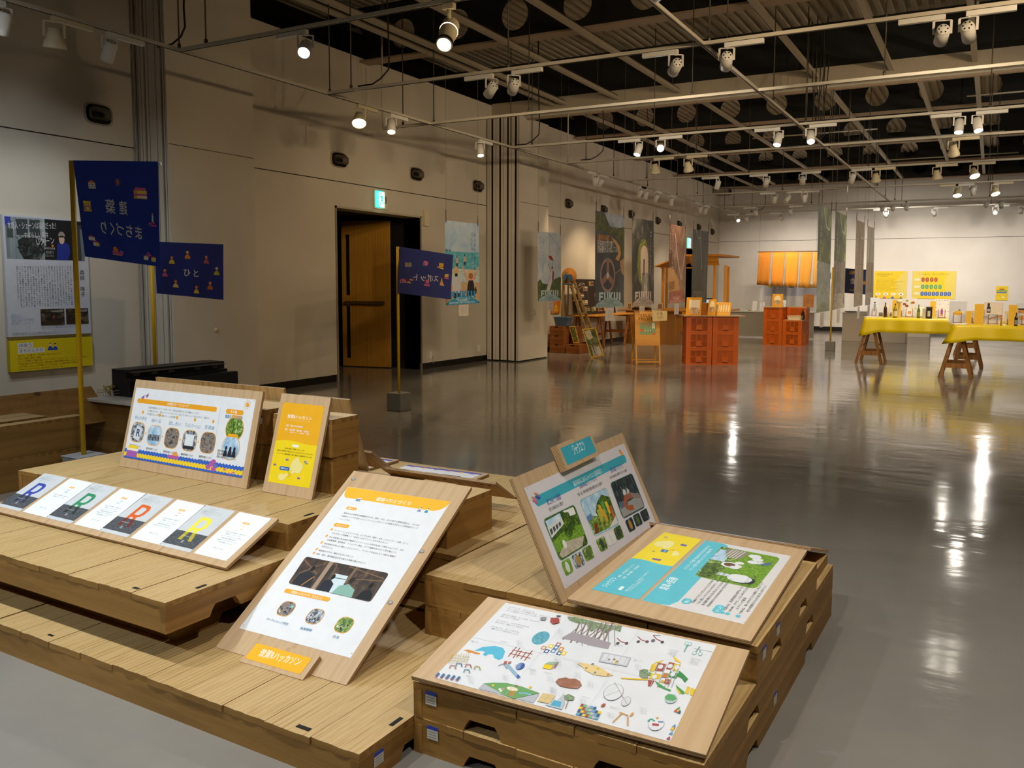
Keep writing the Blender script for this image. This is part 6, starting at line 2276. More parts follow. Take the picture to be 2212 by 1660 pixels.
bx(s, 238, 770, 328, 798, '#e3cd3a')
for k in range(3):
    bx(s, 252 + k * 25, 700, 264 + k * 25, 720, '#e8e6e0')
bx(s, 270, 740, 298, 770, '#e8e6e0')
s.poly([C_(1052, 868), C_(1056, 785), C_(1072, 785), C_(1078, 868)], '#d5dae2')
bx(s, 1057, 760, 1071, 782, '#d9a24a')
for x, y in ((1030, 895), (1075, 882), (1055, 920), (1095, 920), (1020, 915)):
    s.ell(C_(x, y), .022, .014, '#c0559a' if x != 1020 else '#4a55b5', 8)
for dx, dy, tc in ((0, 0, '#e3e2e0'), (47, 70, '#e3e2e0')):
    bx(s, 253 + dx, 1150 + dy, 325 + dx - (30 if dx else 0), 1198 + dy, tc)
    if dx:
        bx(s, 335, 1220, 368, 1270, '#e3d45a')
    s.poly([C_(250 + dx, 1152 + dy), C_(285 + dx, 1122 + dy), C_(328 + dx, 1155 + dy)], '#cf5f95')
s.poly([C_(525, 1310), C_(690, 1310), C_(665, 1362), C_(540, 1358)], '#cf5fa5')
s.poly([C_(535, 1342), C_(675, 1345), C_(665, 1362), C_(540, 1360)], '#e3cd3a')
bx(s, 545, 1275, 615, 1310, '#e08a3a')
bx(s, 548, 1250, 595, 1275, '#e09a4a')
s.line(C_(640, 1300), C_(678, 1300), .006, '#cdd3de')
bx(s, 925, 1330, 985, 1375, '#e6e2da')
bx(s, 1030, 1330, 1095, 1385, '#e6e2da')
bx(s, 925, 1320, 980, 1335, '#e08a3a')
bx(s, 1030, 1325, 1092, 1342, '#e08a3a')
bx(s, 930, 1350, 980, 1368, '#e3cd3a')
bx(s, 1035, 1358, 1095, 1380, '#e3cd3a')
s.poly([C_(955, 1310), C_(988, 1260), C_(1035, 1310), C_(1010, 1325), C_(975, 1325)], '#cf5fa5')
s.poly([C_(970, 1308), C_(988, 1280), C_(1018, 1308)], '#4a55b5')
s.build('printed_lettering', t)

# people flag
y2 = 4.98
b2 = atY(332, 700, y2)
zt = atY(329.5, 522, y2).z
t, a, b_, n = flag((b2.x, b2.y), 0.19, zt, atY(481, 536, 5.6), None, None, 'dark blue flag with people icons on its pole by the first partition bundle', 0.034, BLUEF[1])
bl_, br_ = atP(336, 634, a, n), atP(480, 648, a, n)
mb, P = cloth(t, a, b_, bl_, br_, n, FB('#1f2d78'), 2, .01)
mb.build('cloth', t, world=True)
s = ClothSheet(P, n, 1.0, .8)
D_ = lambda x, y: ((x - 390) / (1480 - 390), .8 * (1 - ((y - 200) - (x - 390) * .065) / (820)))
s.text('ひ', D_(832, 735), D_(930, 740), .13, '#dcd6d2', up=(0, 1), bold=.02)
s.text('と', D_(985, 745), D_(1060, 747), .12, '#dcd6d2', up=(0, 1), bold=.02)
for x, y, bd, hr in ((895, 475, '#d9862a', '#e8c23f'), (648, 550, '#d9c02f', '#d0607f'), (1196, 550, '#b5506a', '#d0607f'), (1370, 725, '#b5a81f', '#e3e3e3'), (532, 750, '#b8558a', '#e8c23f'), (703, 918, '#d5b06a', '#c05a3a'), (1028, 1002, '#d9c02f', '#d0607f'), (1262, 940, '#c06a1f', '#d9823f')):
    person_icon(s, D_(x, y), .115, bd, '#d9863f', hr)
s.build('printed_lettering', t)

# spot flag
b3 = atZ(862, 886, 0)
zt = atY(860, 533, b3.y).z
t, a, b_, n = flag((b3.x, b3.y), 0.195, zt, atZ(976, 551, zt), None, None, 'dark blue flag with mirrored lettering on a yellow pole in front of the doorway', 0.03, BLUEF[1])
bl_, br_ = atP(853, 633, a, n), atP(969, 647, a, n)
mb, P = cloth(t, a, b_, bl_, br_, n, FB('#212e7a'), 2, .01)
mb.build('cloth', t, world=True)
s = ClothSheet(P, n, 1.0, .8)
E_ = lambda x, y: ((x - 1345) / (2190 - 1345), .8 * (1 - ((y - 980) - (x - 1345) * .15) / 700))
s.text('スポット', E_(1950, 1520), E_(1555, 1485), .13, '#dcd6d2', up=(0, 1), bold=.02)
for k in range(6):
    s.line(E_(1425 + k * 16, 1285), E_(1425 + k * 16, 1215 + (k % 2) * 15), .012, '#b5a78a')
s.ell(E_(1715, 1230), .045, .045, '#cf6a8a', 12)
s.ell(E_(1690, 1245), .025, .035, '#5a62b0', 10)
bx(s, 1935, 1225, 2020, 1300, '#d9a42a', E_)
s.poly([E_(1905, 1280), E_(2028, 1315), E_(2025, 1335), E_(1905, 1295)], '#e3bb3a')
bx(s, 2055, 1450, 2130, 1490, '#b5559a', E_)
for k in range(3):
    s.ell(E_(2070 + k * 22, 1430), .016, .03, '#e3bb3a', 8)
s.ell(E_(1408, 1510), .055, .05, '#d0556a', 12, 0, PI)
for k in range(4):
    bx(s, 1368 + k * 22, 1512, 1378 + k * 22, 1532, '#dcd6d2', E_)
E2 = lambda x, y: E_(1310 + x * 1.0, 965 + y)
q_ = lambda x, y: E_(1345 + (x - 365) * 845 / 340, 980 + (y - 5) * 7.373 / 2.965)
s.ell(q_(438, 212), .04, .03, '#d98a3a', 10, 0, PI)
s.ell(q_(424, 228), .04, .03, '#e0a84a', 10, 0, PI)
bx(s, 520, 208, 540, 232, '#d0607f', q_)
bx(s, 512, 232, 546, 250, '#c05a8a', q_)
s.poly([q_(620, 245), q_(632, 195), q_(640, 225), q_(655, 250), q_(645, 250)], '#d9a24a')
s.build('printed_lettering', t)
# ------------------------------------------------------------------ hanging photo banners
def banner(X, px, label, draw, tagpx, accent, top=DECK + .03, group='hanging photo banners'):
    """px: TL, TR, BR, BL in the plane X = const; draw paints it"""
    c = [atX(x, y, X) for x, y in px]
    t = thing('hanging_banner', label, 'banner', (X, (c[0].y + c[1].y) / 2, c[3].z), 0, group)
    s = Sheet((X, 0, 0), (0, 1, 0), (0, 0, 1))
    q = [(p.y, p.z) for p in c]
    fr = quadmap(q)
    s.base([q[3], q[2], q[1], q[0]], accent[0])
    draw(s, fr, q)
    H = q[0][1] - q[3][1]
    W_ = q[1][0] - q[0][0]
    # name in bold capitals over an arched foot
    if accent[1]:
        def cap(ch, a0, a1):
            f = lambda a, b: fr(a0 + (a1 - a0) * a, .845 + .085 * b - .012 * (1 - abs((a0 + (a1 - a0) * a) * 2 - 1)) * (1 - b))
            st = .34
            P_ = {'F': (((0, 0), (1, 0), (1, .26), (st, .26), (st, .42), (.85, .42), (.85, .66), (st, .66), (st, 1), (0, 1)),),
                  'U': (((0, 0), (st, 0), (st, .7), (.5, .76), (1 - st, .7), (1 - st, 0), (1, 0), (1, .75), (.75, 1), (.25, 1), (0, .75)),),
                  'K': (((0, 0), (st, 0), (st, 1), (0, 1)), ((st, .38), (.66, 0), (1, 0), (.62, .48), (1, 1), (.66, 1), (st, .62))),
                  'I': (((.2, 0), (.8, 0), (.8, 1), (.2, 1)),)}[ch]
            for poly in P_:
                s.poly([f(*p) for p in poly], accent[1])
        x = .13
        for ch in 'FUKUI':
            wch = .09 if ch == 'I' else .145
            cap(ch, x, x + wch)
            x += wch + .022
        arch = [fr(k / 16, .985 - .06 * math.sin(PI * k / 16) - .025 * math.sin(PI * k / 16) ** .5) for k in range(17)]
        s.poly([fr(0, 1)] + arch + [fr(1, 1)], accent[2])
        s.text('福井コピーライターズ', fr(.3, .945), fr(.7, .945), W_ * .055, accent[3])
        s.text('From 福井新聞社', fr(.36, .965), fr(.64, .965), W_ * .05, accent[3])
        s.text('福井県の写真と言葉でつなぐ観光ポスター', fr(.1, .988), fr(.88, .988), W_ * .035, accent[3])
    for a, b in ((.03, .012), (.97, .012), (.03, .985), (.97, .985)):
        p = fr(a, b)
        s.ell(p, W_ * .014, W_ * .014, '#3b3b3b', 10)
    s.build('printed_sheet', t)
    for a in (.03, .97):
        p = fr(a, .01)
        MB().tube([(X, p[0], p[1] - .02), (X, p[0], p[1] + .16)], .006, M_ROD, 6).tube([(X, p[0], p[1] + .16), (X, p[0], top)], .0022, flat('#8d8677', .4), 5).build('wire', t, world=True)
    if tagpx:
        d = [atX(x, y, X + .004) for x, y in tagpx]
        s2 = Sheet((X + .004, 0, 0), (0, 1, 0), (0, 0, 1))
        q2 = [(p.y, p.z) for p in d]
        f2_ = quadmap(q2)
        s2.base([q2[3], q2[2], q2[1], q2[0]], '#cfc6bd')
        w2 = q2[1][0] - q2[0][0]
        for k in range(4):
            s2.text('この街のことば', f2_(.2, .3 + k * .16), f2_(.8, .3 + k * .16), w2 * .07, '#6b6560')
        s2.build('paper_tag', t)
    return t


def vt2(s, fr, txt, a, b, hh, colr, sx=1.0):
    s.vtext(txt, fr(a, b), hh, colr, 1.1, sx)


def d_beach(s, fr, q):
    F = lambda cc, *p: s.poly([fr(*k) for k in p], cc)
    F(photo('pale_sky', [(.3, '#8fb2cf'), (.55, '#b4c6d8'), (.75, '#cfd0d8')], 3), (0, 0), (1, 0), (1, .38), (0, .38))
    F(photo('sea', [(.3, '#3f93a8'), (.55, '#5fb0be'), (.72, '#a9cfd2')], 9, 4, .6, (1, 1, 3)), (0, .36), (1, .36), (1, .62), (0, .6))
    F(photo('foam', [(.35, '#8fb5b2'), (.55, '#c9d3d0'), (.75, '#a5b8ae')], 9, 4, .6, (1, 1, 4)), (0, .56), (1, .58), (1, .76), (0, .72))
    F(photo('beach_sand', [(.3, '#b99a74'), (.6, '#c8ac88')], 20), (0, .72), (1, .74), (1, 1), (0, 1))
    F('#5a6b86', (0, .36), (.02, .335), (.06, .335), (.08, .36))
    F('#5a6b86', (.09, .36), (.11, .34), (.15, .34), (.17, .36))
    for a, b in ((.33, .42), (.56, .40)):
        s.ell(fr(a, b), .012, .018, '#2a211d', 10)
        F('#d8a083', (a - .03, b + .02), (a + .03, b + .02), (a + .025, b + .08), (a - .025, b + .08))
        F('#2f3440', (a - .03, b + .08), (a + .03, b + .08), (a + .02, b + .12), (a - .02, b + .12))
    s.ell(fr(.30, .60), .065, .03, '#d3a86f', 14)
    s.ell(fr(.30, .575), .04, .045, '#d8b078', 14, 0, PI)
    F('#1f1b1a', (.26, .625), (.35, .625), (.34, .66), (.27, .66))
    F('#c4c6cb', (.20, .67), (.42, .67), (.44, .77), (.42, .86), (.2, .86), (.16, .76))
    F('#d8a083', (.16, .76), (.2, .77), (.2, .86), (.17, .86))
    F('#2b2c33', (.22, .86), (.4, .86), (.4, .92), (.22, .92))
    for sg in (-1, 1):
        s.pl([fr(.73 + sg * .05, .73), fr(.73 + sg * .15, .65), fr(.73 + sg * .24, .54)], .035, '#d8a283')
    F('#d8a283', (.66, .68), (.82, .68), (.83, .74), (.65, .74))
    F('#2a2a2e', (.67, .71), (.80, .71), (.83, .76), (.85, .9), (.6, .9), (.64, .76))
    s.ell(fr(.735, .63), .085, .07, '#d8b583', 18)
    s.ell(fr(.735, .655), .06, .045, '#a66a3c', 12)
    F('#3d3f38', (.86, .88), (.84, .82), (.88, .78), (.92, .84), (.9, .88))
    vt2(s, fr, '南の島が、南の島より', .87, .12, .062, '#39559a', .8)
    vt2(s, fr, '近くにあった！', .79, .11, .062, '#39559a', .8)


def d_lift(s, fr, q):
    F = lambda cc, *p: s.poly([fr(*k) for k in p], cc)
    F(photo('hazy_sky', [(.3, '#a7bcd2'), (.5, '#c6d2de'), (.7, '#dfe2e6')], 4), (0, 0), (1, 0), (1, .8), (0, .75))
    F(photo('hill_trees', [(.3, '#2b3a20'), (.5, '#48602c'), (.7, '#6f8440')], 10), (0, .72), (.1, .68), (.2, .74), (.5, .76), (.7, .68), (.95, .64), (1, .66), (1, 1), (0, 1))
    s.pl([fr(.5, .02), fr(.49, .25), fr(.56, .33)], .006, '#3c4250')
    s.pl([fr(.5, .02), fr(1, .26)], .006, '#3c4250')
    F('#b03a34', (.44, .335), (.58, .34), (.68, .41), (.52, .40))
    s.line(fr(.62, .4), fr(.63, .52), .008, '#4a4a4f')
    F('#e3ddd8', (.58, .55), (.66, .6), (.6, .72), (.5, .84), (.34, .86), (.42, .76), (.54, .66))
    s.ell(fr(.6, .51), .02, .03, '#3a2a22', 10)
    s.pl([fr(.57, .57), fr(.5, .52), fr(.43, .46)], .02, '#c98f72')
    F('#9a3a30', (.62, .55), (.68, .57), (.66, .72), (.6, .7))
    vt2(s, fr, '山頂までの道のりもまた、', .22, .08, .05, '#4a5a86', .7)
    vt2(s, fr, '映えてました。', .12, .07, .05, '#4a5a86', .7)


def d_coast(s, fr, q):
    F = lambda cc, *p: s.poly([fr(*k) for k in p], cc)
    F(photo('slate_sea', [(.3, '#34393f'), (.55, '#454a50'), (.75, '#5a6068')], 3), (0, 0), (1, 0), (1, 1), (0, 1))
    F(photo('coast_sky', [(.3, '#6f7a8c'), (.6, '#9aa5b4')], 4), (.3, 0), (1, .0), (1, .14), (.5, .16))
    F(photo('coast_trees', [(.3, '#2c3320'), (.5, '#4a5030'), (.7, '#6d6b42')], 9), (0, .02), (.3, .02), (.5, .14), (.8, .14), (1, .12), (1, .5), (.88, .4), (.9, .3), (.7, .24), (.35, .2), (0, .2))
    F('#b98f55', (.52, .25), (.7, .28), (.84, .34), (.88, .42), (.8, .50), (.68, .48), (.78, .42), (.76, .36), (.64, .3))
    F('#9a7b5e', (.84, .5), (1, .46), (1, .66), (.9, .62))
    s.line(fr(.58, .66), fr(1, .56), .018, '#8a7566')
    c = fr(.42, .76 - .1)
    for rr__, cc in ((.30, '#8f7870'), (.245, '#464a50')):
        s.ell(c, rr__, rr__ * .92, cc, 26)
    for k in range(3):
        t_ = PI / 2 + k * 2 * PI / 3
        s.line(c, (c[0] + .28 * math.cos(t_), c[1] + .26 * math.sin(t_)), .1, '#8a6a64')
    s.ell(c, .05, .05, '#b5aeaa', 14)
    s.text('【撮釣不可避】', fr(.08, .30), fr(.46, .295), .11, '#c98a35')
    s.text('近未来的な釣り場で', fr(.07, .365), fr(.62, .345), .11, '#d5d2cc')
    s.text('何魚種釣れるか試してみた', fr(.07, .425), fr(.8, .40), .11, '#d5d2cc')


def d_tunnel(s, fr, q):
    F = lambda cc, *p: s.poly([fr(*k) for k in p], cc)
    F(photo('tunnel_rock', [(.3, '#1c1d1c'), (.52, '#3a3a38'), (.68, '#67645e')], 6, 5, .8, (1, 1, .5)), (0, 0), (1, 0), (1, 1), (0, 1))
    P = photo('moss', [(.35, '#3b4418'), (.55, '#77812a'), (.7, '#a9ab55')], 10)
    s.ell(fr(.5, .5), .27, .42, P, 24)
    s.poly([fr(.38, .62)] + [fr(.55 + .17 * math.cos(t_), .42 - .12 * math.sin(t_)) for t_ in [PI - PI * k / 12 for k in range(13)]] + [fr(.73, .66), fr(.72, .9), (fr(.5, .92))], '#c9b6ac')
    F(photo('wet_track', [(.35, '#4f4d4c'), (.55, '#8d8a88'), (.7, '#c9c1bc')], 8, 5, .5, (1, 1, .3)), (.44, .62), (.72, .62), (.76, .9), (.42, .9))
    F('#1d1a19', (.51, .47), (.56, .45), (.55, .62), (.51, .66))
    vt2(s, fr, '廃線トンネル、行ってみた。', .87, .12, .055, '#d8d5cf', .9)


def d_red(s, fr, q):
    F = lambda cc, *p: s.poly([fr(*k) for k in p], cc)
    F(photo('red_hall', [(.3, '#5a3f33'), (.5, '#8a6352'), (.62, '#a58a72'), (.75, '#6d5348')], 5, 5, 1, (1, 1, .5)), (0, 0), (1, 0), (1, 1), (0, 1))
    F('#c99a63', (0, .55), (.3, .57), (.6, .7), (.7, .85), (0, .85))
    for k in range(5):
        s.line(fr(0, .74 + k * .022), fr(.36, .72 + k * .022), .02, '#8a6248')
    F('#6b4a3f', (.0, .3), (.25, .35), (.3, .52), (0, .55))
    s.pl([fr(.35, .1), fr(.5, .4), fr(.75, .7), (fr(.95, .35))], .03, '#c7b3a4')
    vt2(s, fr, '雲の上のような音が聞こえる', .22, .05, .055, '#d8c8ba', .8)
    vt2(s, fr, '街がある福井', .08, .10, .055, '#d8c8ba', .8)


def d_dark(s, fr, q):
    F = lambda cc, *p: s.poly([fr(*k) for k in p], cc)
    F(photo('dark_sheet', [(.3, '#3a3a38'), (.55, '#504f4c'), (.75, '#6a6560')], 5, 4, .5, (1, 1, .4)), (0, 0), (1, 0), (1, 1), (0, 1))
    s.pl([fr(.48, .1), fr(.55, .3), fr(.6, .54)], .02, '#cfccc6')
    s.pl([fr(.2, .01), fr(.36, .12), fr(.47, .1), fr(.45, .02)], .02, '#b5b2ac')
    vt2(s, fr, '夜ひとり静かに過ごすなら', .86, .15, .055, '#a8a49c', .7)


P_FOREST = photo('forest_sheet', [(.3, '#2c3322'), (.48, '#4a5234'), (.58, '#7f8a3c'), (.68, '#8f8f80'), (.8, '#b5bd60')], 4, 5, 1.2, (1, 1, .5))
P_RIVER = photo('river_sheet', [(.3, '#6f7c7a'), (.5, '#8f9a96'), (.65, '#b0b5ae'), (.78, '#7a7566')], 5, 5, 1)
P_TRUNK = photo('trunk_sheet', [(.3, '#6b5340'), (.5, '#8b7054'), (.65, '#a88d6d'), (.78, '#c9b79b')], 3, 5, .5, (2.5, 2.5, .25))
P_TRUNK2 = photo('pale_sheet', [(.3, '#8b7a63'), (.5, '#a89a82'), (.62, '#c7bba6'), (.75, '#a5793c')], 3, 5, .8, (2, 2, .4))


def d_two(m1, m2, cut, txt):
    def d(s, fr, q):
        s.poly([fr(0, 0), fr(1, 0), fr(1, cut), fr(0, cut)], m1)
        s.poly([fr(0, cut), fr(1, cut + .01), fr(1, 1), fr(0, 1)], m2)
        s.pl([fr(.4, .02), fr(.62, .18), fr(.85, .2), fr(.95, .05)], .03, '#c7cbbb')
        vt2(s, fr, txt, .25, .18, .1, '#d8d6cc', .9)
    return d


WHT = '#d9dbd8'
banner(-6.7, ((961, 476), (1034, 484), (1036, 655), (963, 660)), 'bright beach banner with a woman raising her arms, hung by the striped partition', d_beach, ((991, 659), (1012, 658), (1011.5, 682.5), (990.5, 683)), ('#b7c8d6', '#3a8fc9', '#2f93bd', '#e8f1f4'))
banner(-6.7, ((1161, 499), (1212, 505), (1212, 650), (1162, 652)), 'pale chairlift banner with a person in white high above trees', d_lift, ((1182, 652), (1196, 651.5), (1195, 672), (1182.5, 672)), ('#c4ced8', '#c4d8de', '#a9c6d0', '#5b6a72'))
banner(-5.5, ((1286, 455), (1349, 467), (1347.5, 663), (1285, 665)), 'slate coast banner with an anchor wheel, the largest of the hanging banners', d_coast, ((1308, 665), (1326, 664.5), (1324.5, 693), (1307, 694)), ('#454a50', '#a9c0c6', '#8fa8a8', '#5f6b6c'))
banner(-5.5, ((1365, 470), (1412, 478), (1412.5, 658), (1365.5, 661)), 'dark tunnel banner with a glowing arch, next to the coast banner', d_tunnel, ((1381, 661), (1393, 660.5), (1391.5, 686), (1381, 687)), ('#33322f', '#cfc7c4', '#b5a9a4', '#6f6660'))
banner(-4.8, ((1446, 484), (1481.5, 491), (1479, 653), (1443.5, 656)), 'reddish brown banner with a rosy arch, between the dark tunnel banner and the grey banner', d_red, ((1457, 656), (1467, 656), (1466, 679), (1456, 680)), ('#7a5a4c', '#b56a58', '#b57468', '#e0c8be'))
banner(-4.8, ((1497, 495), (1531, 501), (1526, 653), (1493, 655)), 'dark grey banner with a white streak, in front of the wooden stall', d_dark, ((1504.5, 655), (1514, 655), (1512.5, 675), (1504, 675.5)), ('#4c4b48', '#8f8a84', '#7a756f', '#bdb8b0'))
banner(-2.40, ((1768, 438), (1797, 456), (1791.5, 672), (1763, 676)), 'green forest banner above a pale river, nearest of the four edge-on banners', d_two(P_FOREST, P_RIVER, .52, '深呼吸したくなる'), ((1772, 676), (1780, 675.5), (1778, 707), (1770.5, 707.5)), ('#6a7060', '#a7b0ac', '#9aa38f', '#6f7868'))
banner(-2.40, ((1805, 455), (1829.5, 467), (1823.5, 665), (1798, 670.5)), 'green and brown forest banner just right of the nearest edge-on banner', d_two(P_FOREST, photo('earth_sheet', [(.3, '#5f5448'), (.55, '#82776a'), (.75, '#a59a8a')], 5), .5, '山の空気をひとりじめ'), ((1808, 669), (1815, 668), (1813, 698), (1807, 698)), ('#6f6a58', '#bdb8b0', '#b9b0a6', '#857d73'))
banner(-2.40, ((1850, 475), (1868.5, 482), (1862.5, 660), (1844, 664)), 'brown timber banner, third of the four edge-on banners', d_two(P_TRUNK, P_TRUNK, .5, '大杉のあいだを'), ((1852.5, 663), (1857.5, 662.5), (1856, 688), (1851, 689)), ('#8b7054', '#b5a58d', '#b0a088', '#8b7a63'))
banner(-2.40, ((1874, 488), (1889, 493), (1886, 658), (1868.5, 660.5)), 'pale brown statue banner, last of the four edge-on banners', d_two(P_TRUNK2, P_TRUNK, .45, '静かな祈り'), ((1874, 660), (1880, 660), (1878, 682), (1873, 683)), ('#a89a82', '#c2b7a5', '#bdb0a0', '#8b7f6d'))

# ------------------------------------------------------------------ plastic crates
M_CRATE = flat('#c25a10', .42, var=.1)
M_CRATE_SHADE = flat('#5a2806', .6)


def crate_proto(W_, D_, H_, label, loc, rotz, group):
    t = thing('plastic_crate', label, 'crate', loc, rotz, group)
    b = MB()
    th = .02
    # corner posts, rims, ribs
    for z0, z1 in ((0, .03), (H_ - .035, H_)):
        b.box((0, 0, z0), (W_, th, z1), M_CRATE)
        b.box((0, D_ - th, z0), (W_, D_, z1), M_CRATE)
        b.box((0, th, z0), (th, D_ - th, z1), M_CRATE)
        b.box((W_ - th, th, z0), (W_, D_ - th, z1), M_CRATE)
    for x0, x1 in ((0, .085), (W_ - .085, W_)):
        for y in (0, D_ - th):
            b.box((x0, y, .03), (x1, y + th, H_ - .035), M_CRATE)
    for x in (0, W_ - th):
        for y0, y1 in ((th, .09), (D_ - .09, D_ - th), (D_ / 2 - .04, D_ / 2 + .04)):
            b.box((x, y0, .03), (x + th, y1, H_ - .035), M_CRATE)
        b.box((x + .001, th, H_ * .45), (x + th - .001, D_ - th, H_ * .5), M_CRATE)
    b.box((.005, .005, .003), (W_ - .005, D_ - .005, .012), M_CRATE)
    b.build('shell', t)
    # lattice of the four sides, with the plain label panel
    g = MB()
    a0, a1, z0, z1 = .085, W_ - .085, .03, H_ - .035
    for y in (.006, D_ - .016):
        for k in range(1, 3):
            x = a0 + (a1 - a0) * k / 3
            g.box((x - .007, y - .004, z0), (x + .007, y + .010, z1), M_CRATE)
        g.box((a0, y - .004, (z0 + z1) / 2 - .006), (a1, y + .010, (z0 + z1) / 2 + .006), M_CRATE)
        n = 20
        for k in range(n):
            x = a0 + (a1 - a0) * (k + .5) / n
            g.box((x - .0045, y, z0), (x + .0045, y + .004, z1), M_CRATE)
        for k in range(11):
            z = z0 + (z1 - z0) * (k + .5) / 11
            g.box((a0, y, z - .004), (a1, y + .004, z + .004), M_CRATE)
        xm0, xm1 = a0 + (a1 - a0) / 3, a0 + (a1 - a0) * 2 / 3
        g.box((xm0, y - .003, z0), (xm1, y + .006, (z0 + z1) / 2), M_CRATE)
    for x in (.006, W_ - .016):
        n = 14
        for k in range(n):
            y = .09 + (D_ - .18) * (k + .5) / n
            g.box((x, y - .009, z0), (x + .005, y + .009, z1), M_CRATE)
    g.build('lattice', t)
    h = MB()
    xm = W_ / 2
    h.box((xm - .05, -.001, .028), (xm + .05, .004, .046), M_CRATE_SHADE)
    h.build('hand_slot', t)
    MB().box((.024, .024, .013), (W_ - .024, D_ - .024, H_ - .05), M_CRATE_SHADE).build('inside_shade', t)  # solid block in a darker orange paints the shade inside the crate
    return t


def crate_block(bl, br, rows, cols, tops, H_, D_, names, group, proto=None):
    """bl, br: floor points of the front edge; columns side by side, rows one on another"""
    u = (br - bl)
    L_ = u.length
    rz = math.atan2(u.y, u.x)
    W_ = L_ / cols - .012
    v = Vector((-math.sin(rz), math.cos(rz), 0))
    for c in range(cols):
        for d in range(tops[c][1]):
            nrow = tops[c][0] if d == 0 else tops[c][2]
            for r_ in range(nrow):
                loc = bl + u.normalized() * (c * (W_ + .012)) + v * (d * (D_ + .012)) + Vector((0, 0, r_ * (H_ + .002)))
                lab = names(c, d, r_)
                if proto is None:
                    proto = crate_proto(W_, D_, H_, lab, loc, rz, group)
                else:
                    o = clone(proto, loc, rz, lab, group)
    return W_, rz, v


G1_ = 'orange crates in the two-column stack beside the wooden stall'
RN = ('bottom', 'middle', 'top')
cb, cr = atZ(1481, 788), atZ(1595, 788.5)
CH = atY(1538, 684, (cb.y + cr.y) / 2).z / 3 - .002
CW, CRZ, CV = crate_block(cb, cr, 3, 2, ((3, 1, 0), (3, 1, 0)), CH, .40, lambda c, d, r_: 'orange lattice crate, %s of the %s column in front of the wooden stall' % (RN[r_], ('left', 'right')[c]), G1_)
cb2, cr2 = atZ(1647.5, 745), atZ(1732, 748.5)
CH2 = atY(1660, 664.5, cb2.y).z / 3 - .002
crate_block(cb2, cr2, 3, 2, ((3, 2, 3), (2, 2, 3)), CH2, .40, lambda c, d, r_: 'orange lattice crate, %s of the %s %s column below the orange curtain' % (RN[r_], ('front', 'rear')[d], ('left', 'right')[c]), 'orange crates in the far block')
M_BOARDW = wood('pale_board', PLY, 'x', .5, .6)
zt1 = 3 * (CH + .002)
Mx = Matrix.Translation(cb + Vector((0, 0, zt1))) @ Matrix.Rotation(CRZ, 4, 'Z')
t = thing('counter_board', 'thin pale plywood counter on the orange crates in front of the stall', 'board', M=Mx)
MB().box((-.06, -.06, .001), (2 * CW + .12, .55, .014), M_BOARDW).build('panel', t)
zt2 = 3 * (CH2 + .002)
t = thing('counter_board', 'thin plywood counter on the far left crates below the orange curtain', 'board', cb2 + Vector((0, 0, zt2)))
MB().box((-.02, -.02, .001), ((cr2 - cb2).length * .5 - .01, .8, .014), M_BOARDW).build('panel', t)
t = thing('counter_board', 'thin plywood counter on the rear right crates below the orange curtain', 'board', cb2 + Vector(((cr2 - cb2).length * .5, .41, zt2)))
MB().box((0.01, 0, .001), ((cr2 - cb2).length * .5, .4, .014), M_BOARDW).build('panel', t)


def card(px, Y, label, mat, draw=None, tilt=12, th=.006, group=None, name='display_card', cat='sign', easel=False, backing=None):
    """an upright card seen at px = (x0, y0, x1, y1) at depth Y, leaning back a little"""
    x0, y0, x1, y1 = px
    a, b_, c = atY(x0, y1, Y), atY(x1, y1, Y), atY(x0, y0, Y)
    wd, ht = b_.x - a.x, c.z - a.z
    t = thing(name, label, cat, a, 0, group)
    al = math.radians(tilt)
    s = Sheet(a + Vector((0, 0, .012 if easel else 0.0005)), (1, 0, 0), (0, math.sin(al), math.cos(al)))
    MB().prism([s.P(p, -th) for p in ((0, 0), (wd, 0), (wd, ht), (0, ht))], s.n * (th - .0004), flat(backing) if backing else (flat(mat) if isinstance(mat, str) else M_BOARDW)).build('panel', t, world=True)
    s.base([(0, 0), (wd, 0), (wd, ht), (0, ht)], mat)
    if draw:
        draw(s, quadmap([(0, ht), (wd, ht), (wd, 0), (0, 0)]), wd, ht)
    s.build('printed_face', t)
    # prop or easel behind
    e = MB()
    mw = flat('#8a4f22')
    ez = s.P((wd * .5, ht * .8), -th - .004)
    if easel:
        for fx_ in (.28, .72):
            p = s.P((wd * fx_, 0), .02)
            e.beam((p.x, p.y - .01, a.z + .001), s.P((wd * fx_, ht * .55), -th - .005), .008, .008, mw)
        e.beam(s.P((wd * .22, 0), .012) - Vector((0, 0, .005)), s.P((wd * .78, 0), .012) - Vector((0, 0, .005)), .03, .01, mw)
        e.beam(ez, (a.x + wd / 2, a.y + ht * .55, a.z + .002), .008, .008, mw)
        e.build('easel', t, world=True)
    else:
        e.beam(ez, (a.x + wd / 2, a.y + ht * .5, a.z + .003), min(.05, wd * .3), .008, M_BOARDW)
        e.build('prop', t, world=True)
    return t


yc = cb.y + .15
def dr_bread(s, f, w_, h_):
    s.poly([f(.2, .15), f(.9, .15), f(.9, .9), f(.35, .9), f(.2, .6)], '#e9dcc4')
    s.poly([f(.25, .55), f(.95, .6), f(.9, .95), f(.3, .9)], photo('pastry', [(.3, '#7a3f1c'), (.5, '#c8a27a'), (.65, '#e9dcc4'), (.75, '#b06a2c')], 40))


def dr_oval(s, f, w_, h_):
    s.ell(f(.5, .4), w_ * .32, h_ * .3, '#ecd9a8', 18)
    s.ell(f(.5, .62), w_ * .32, h_ * .2, photo('rolls', [(.3, '#7d5a3c'), (.55, '#bfa07a'), (.7, '#e2d2b5')], 40), 18)
    s.rect(f(.2, .46), f(.8, .3), '#ecd9a8')


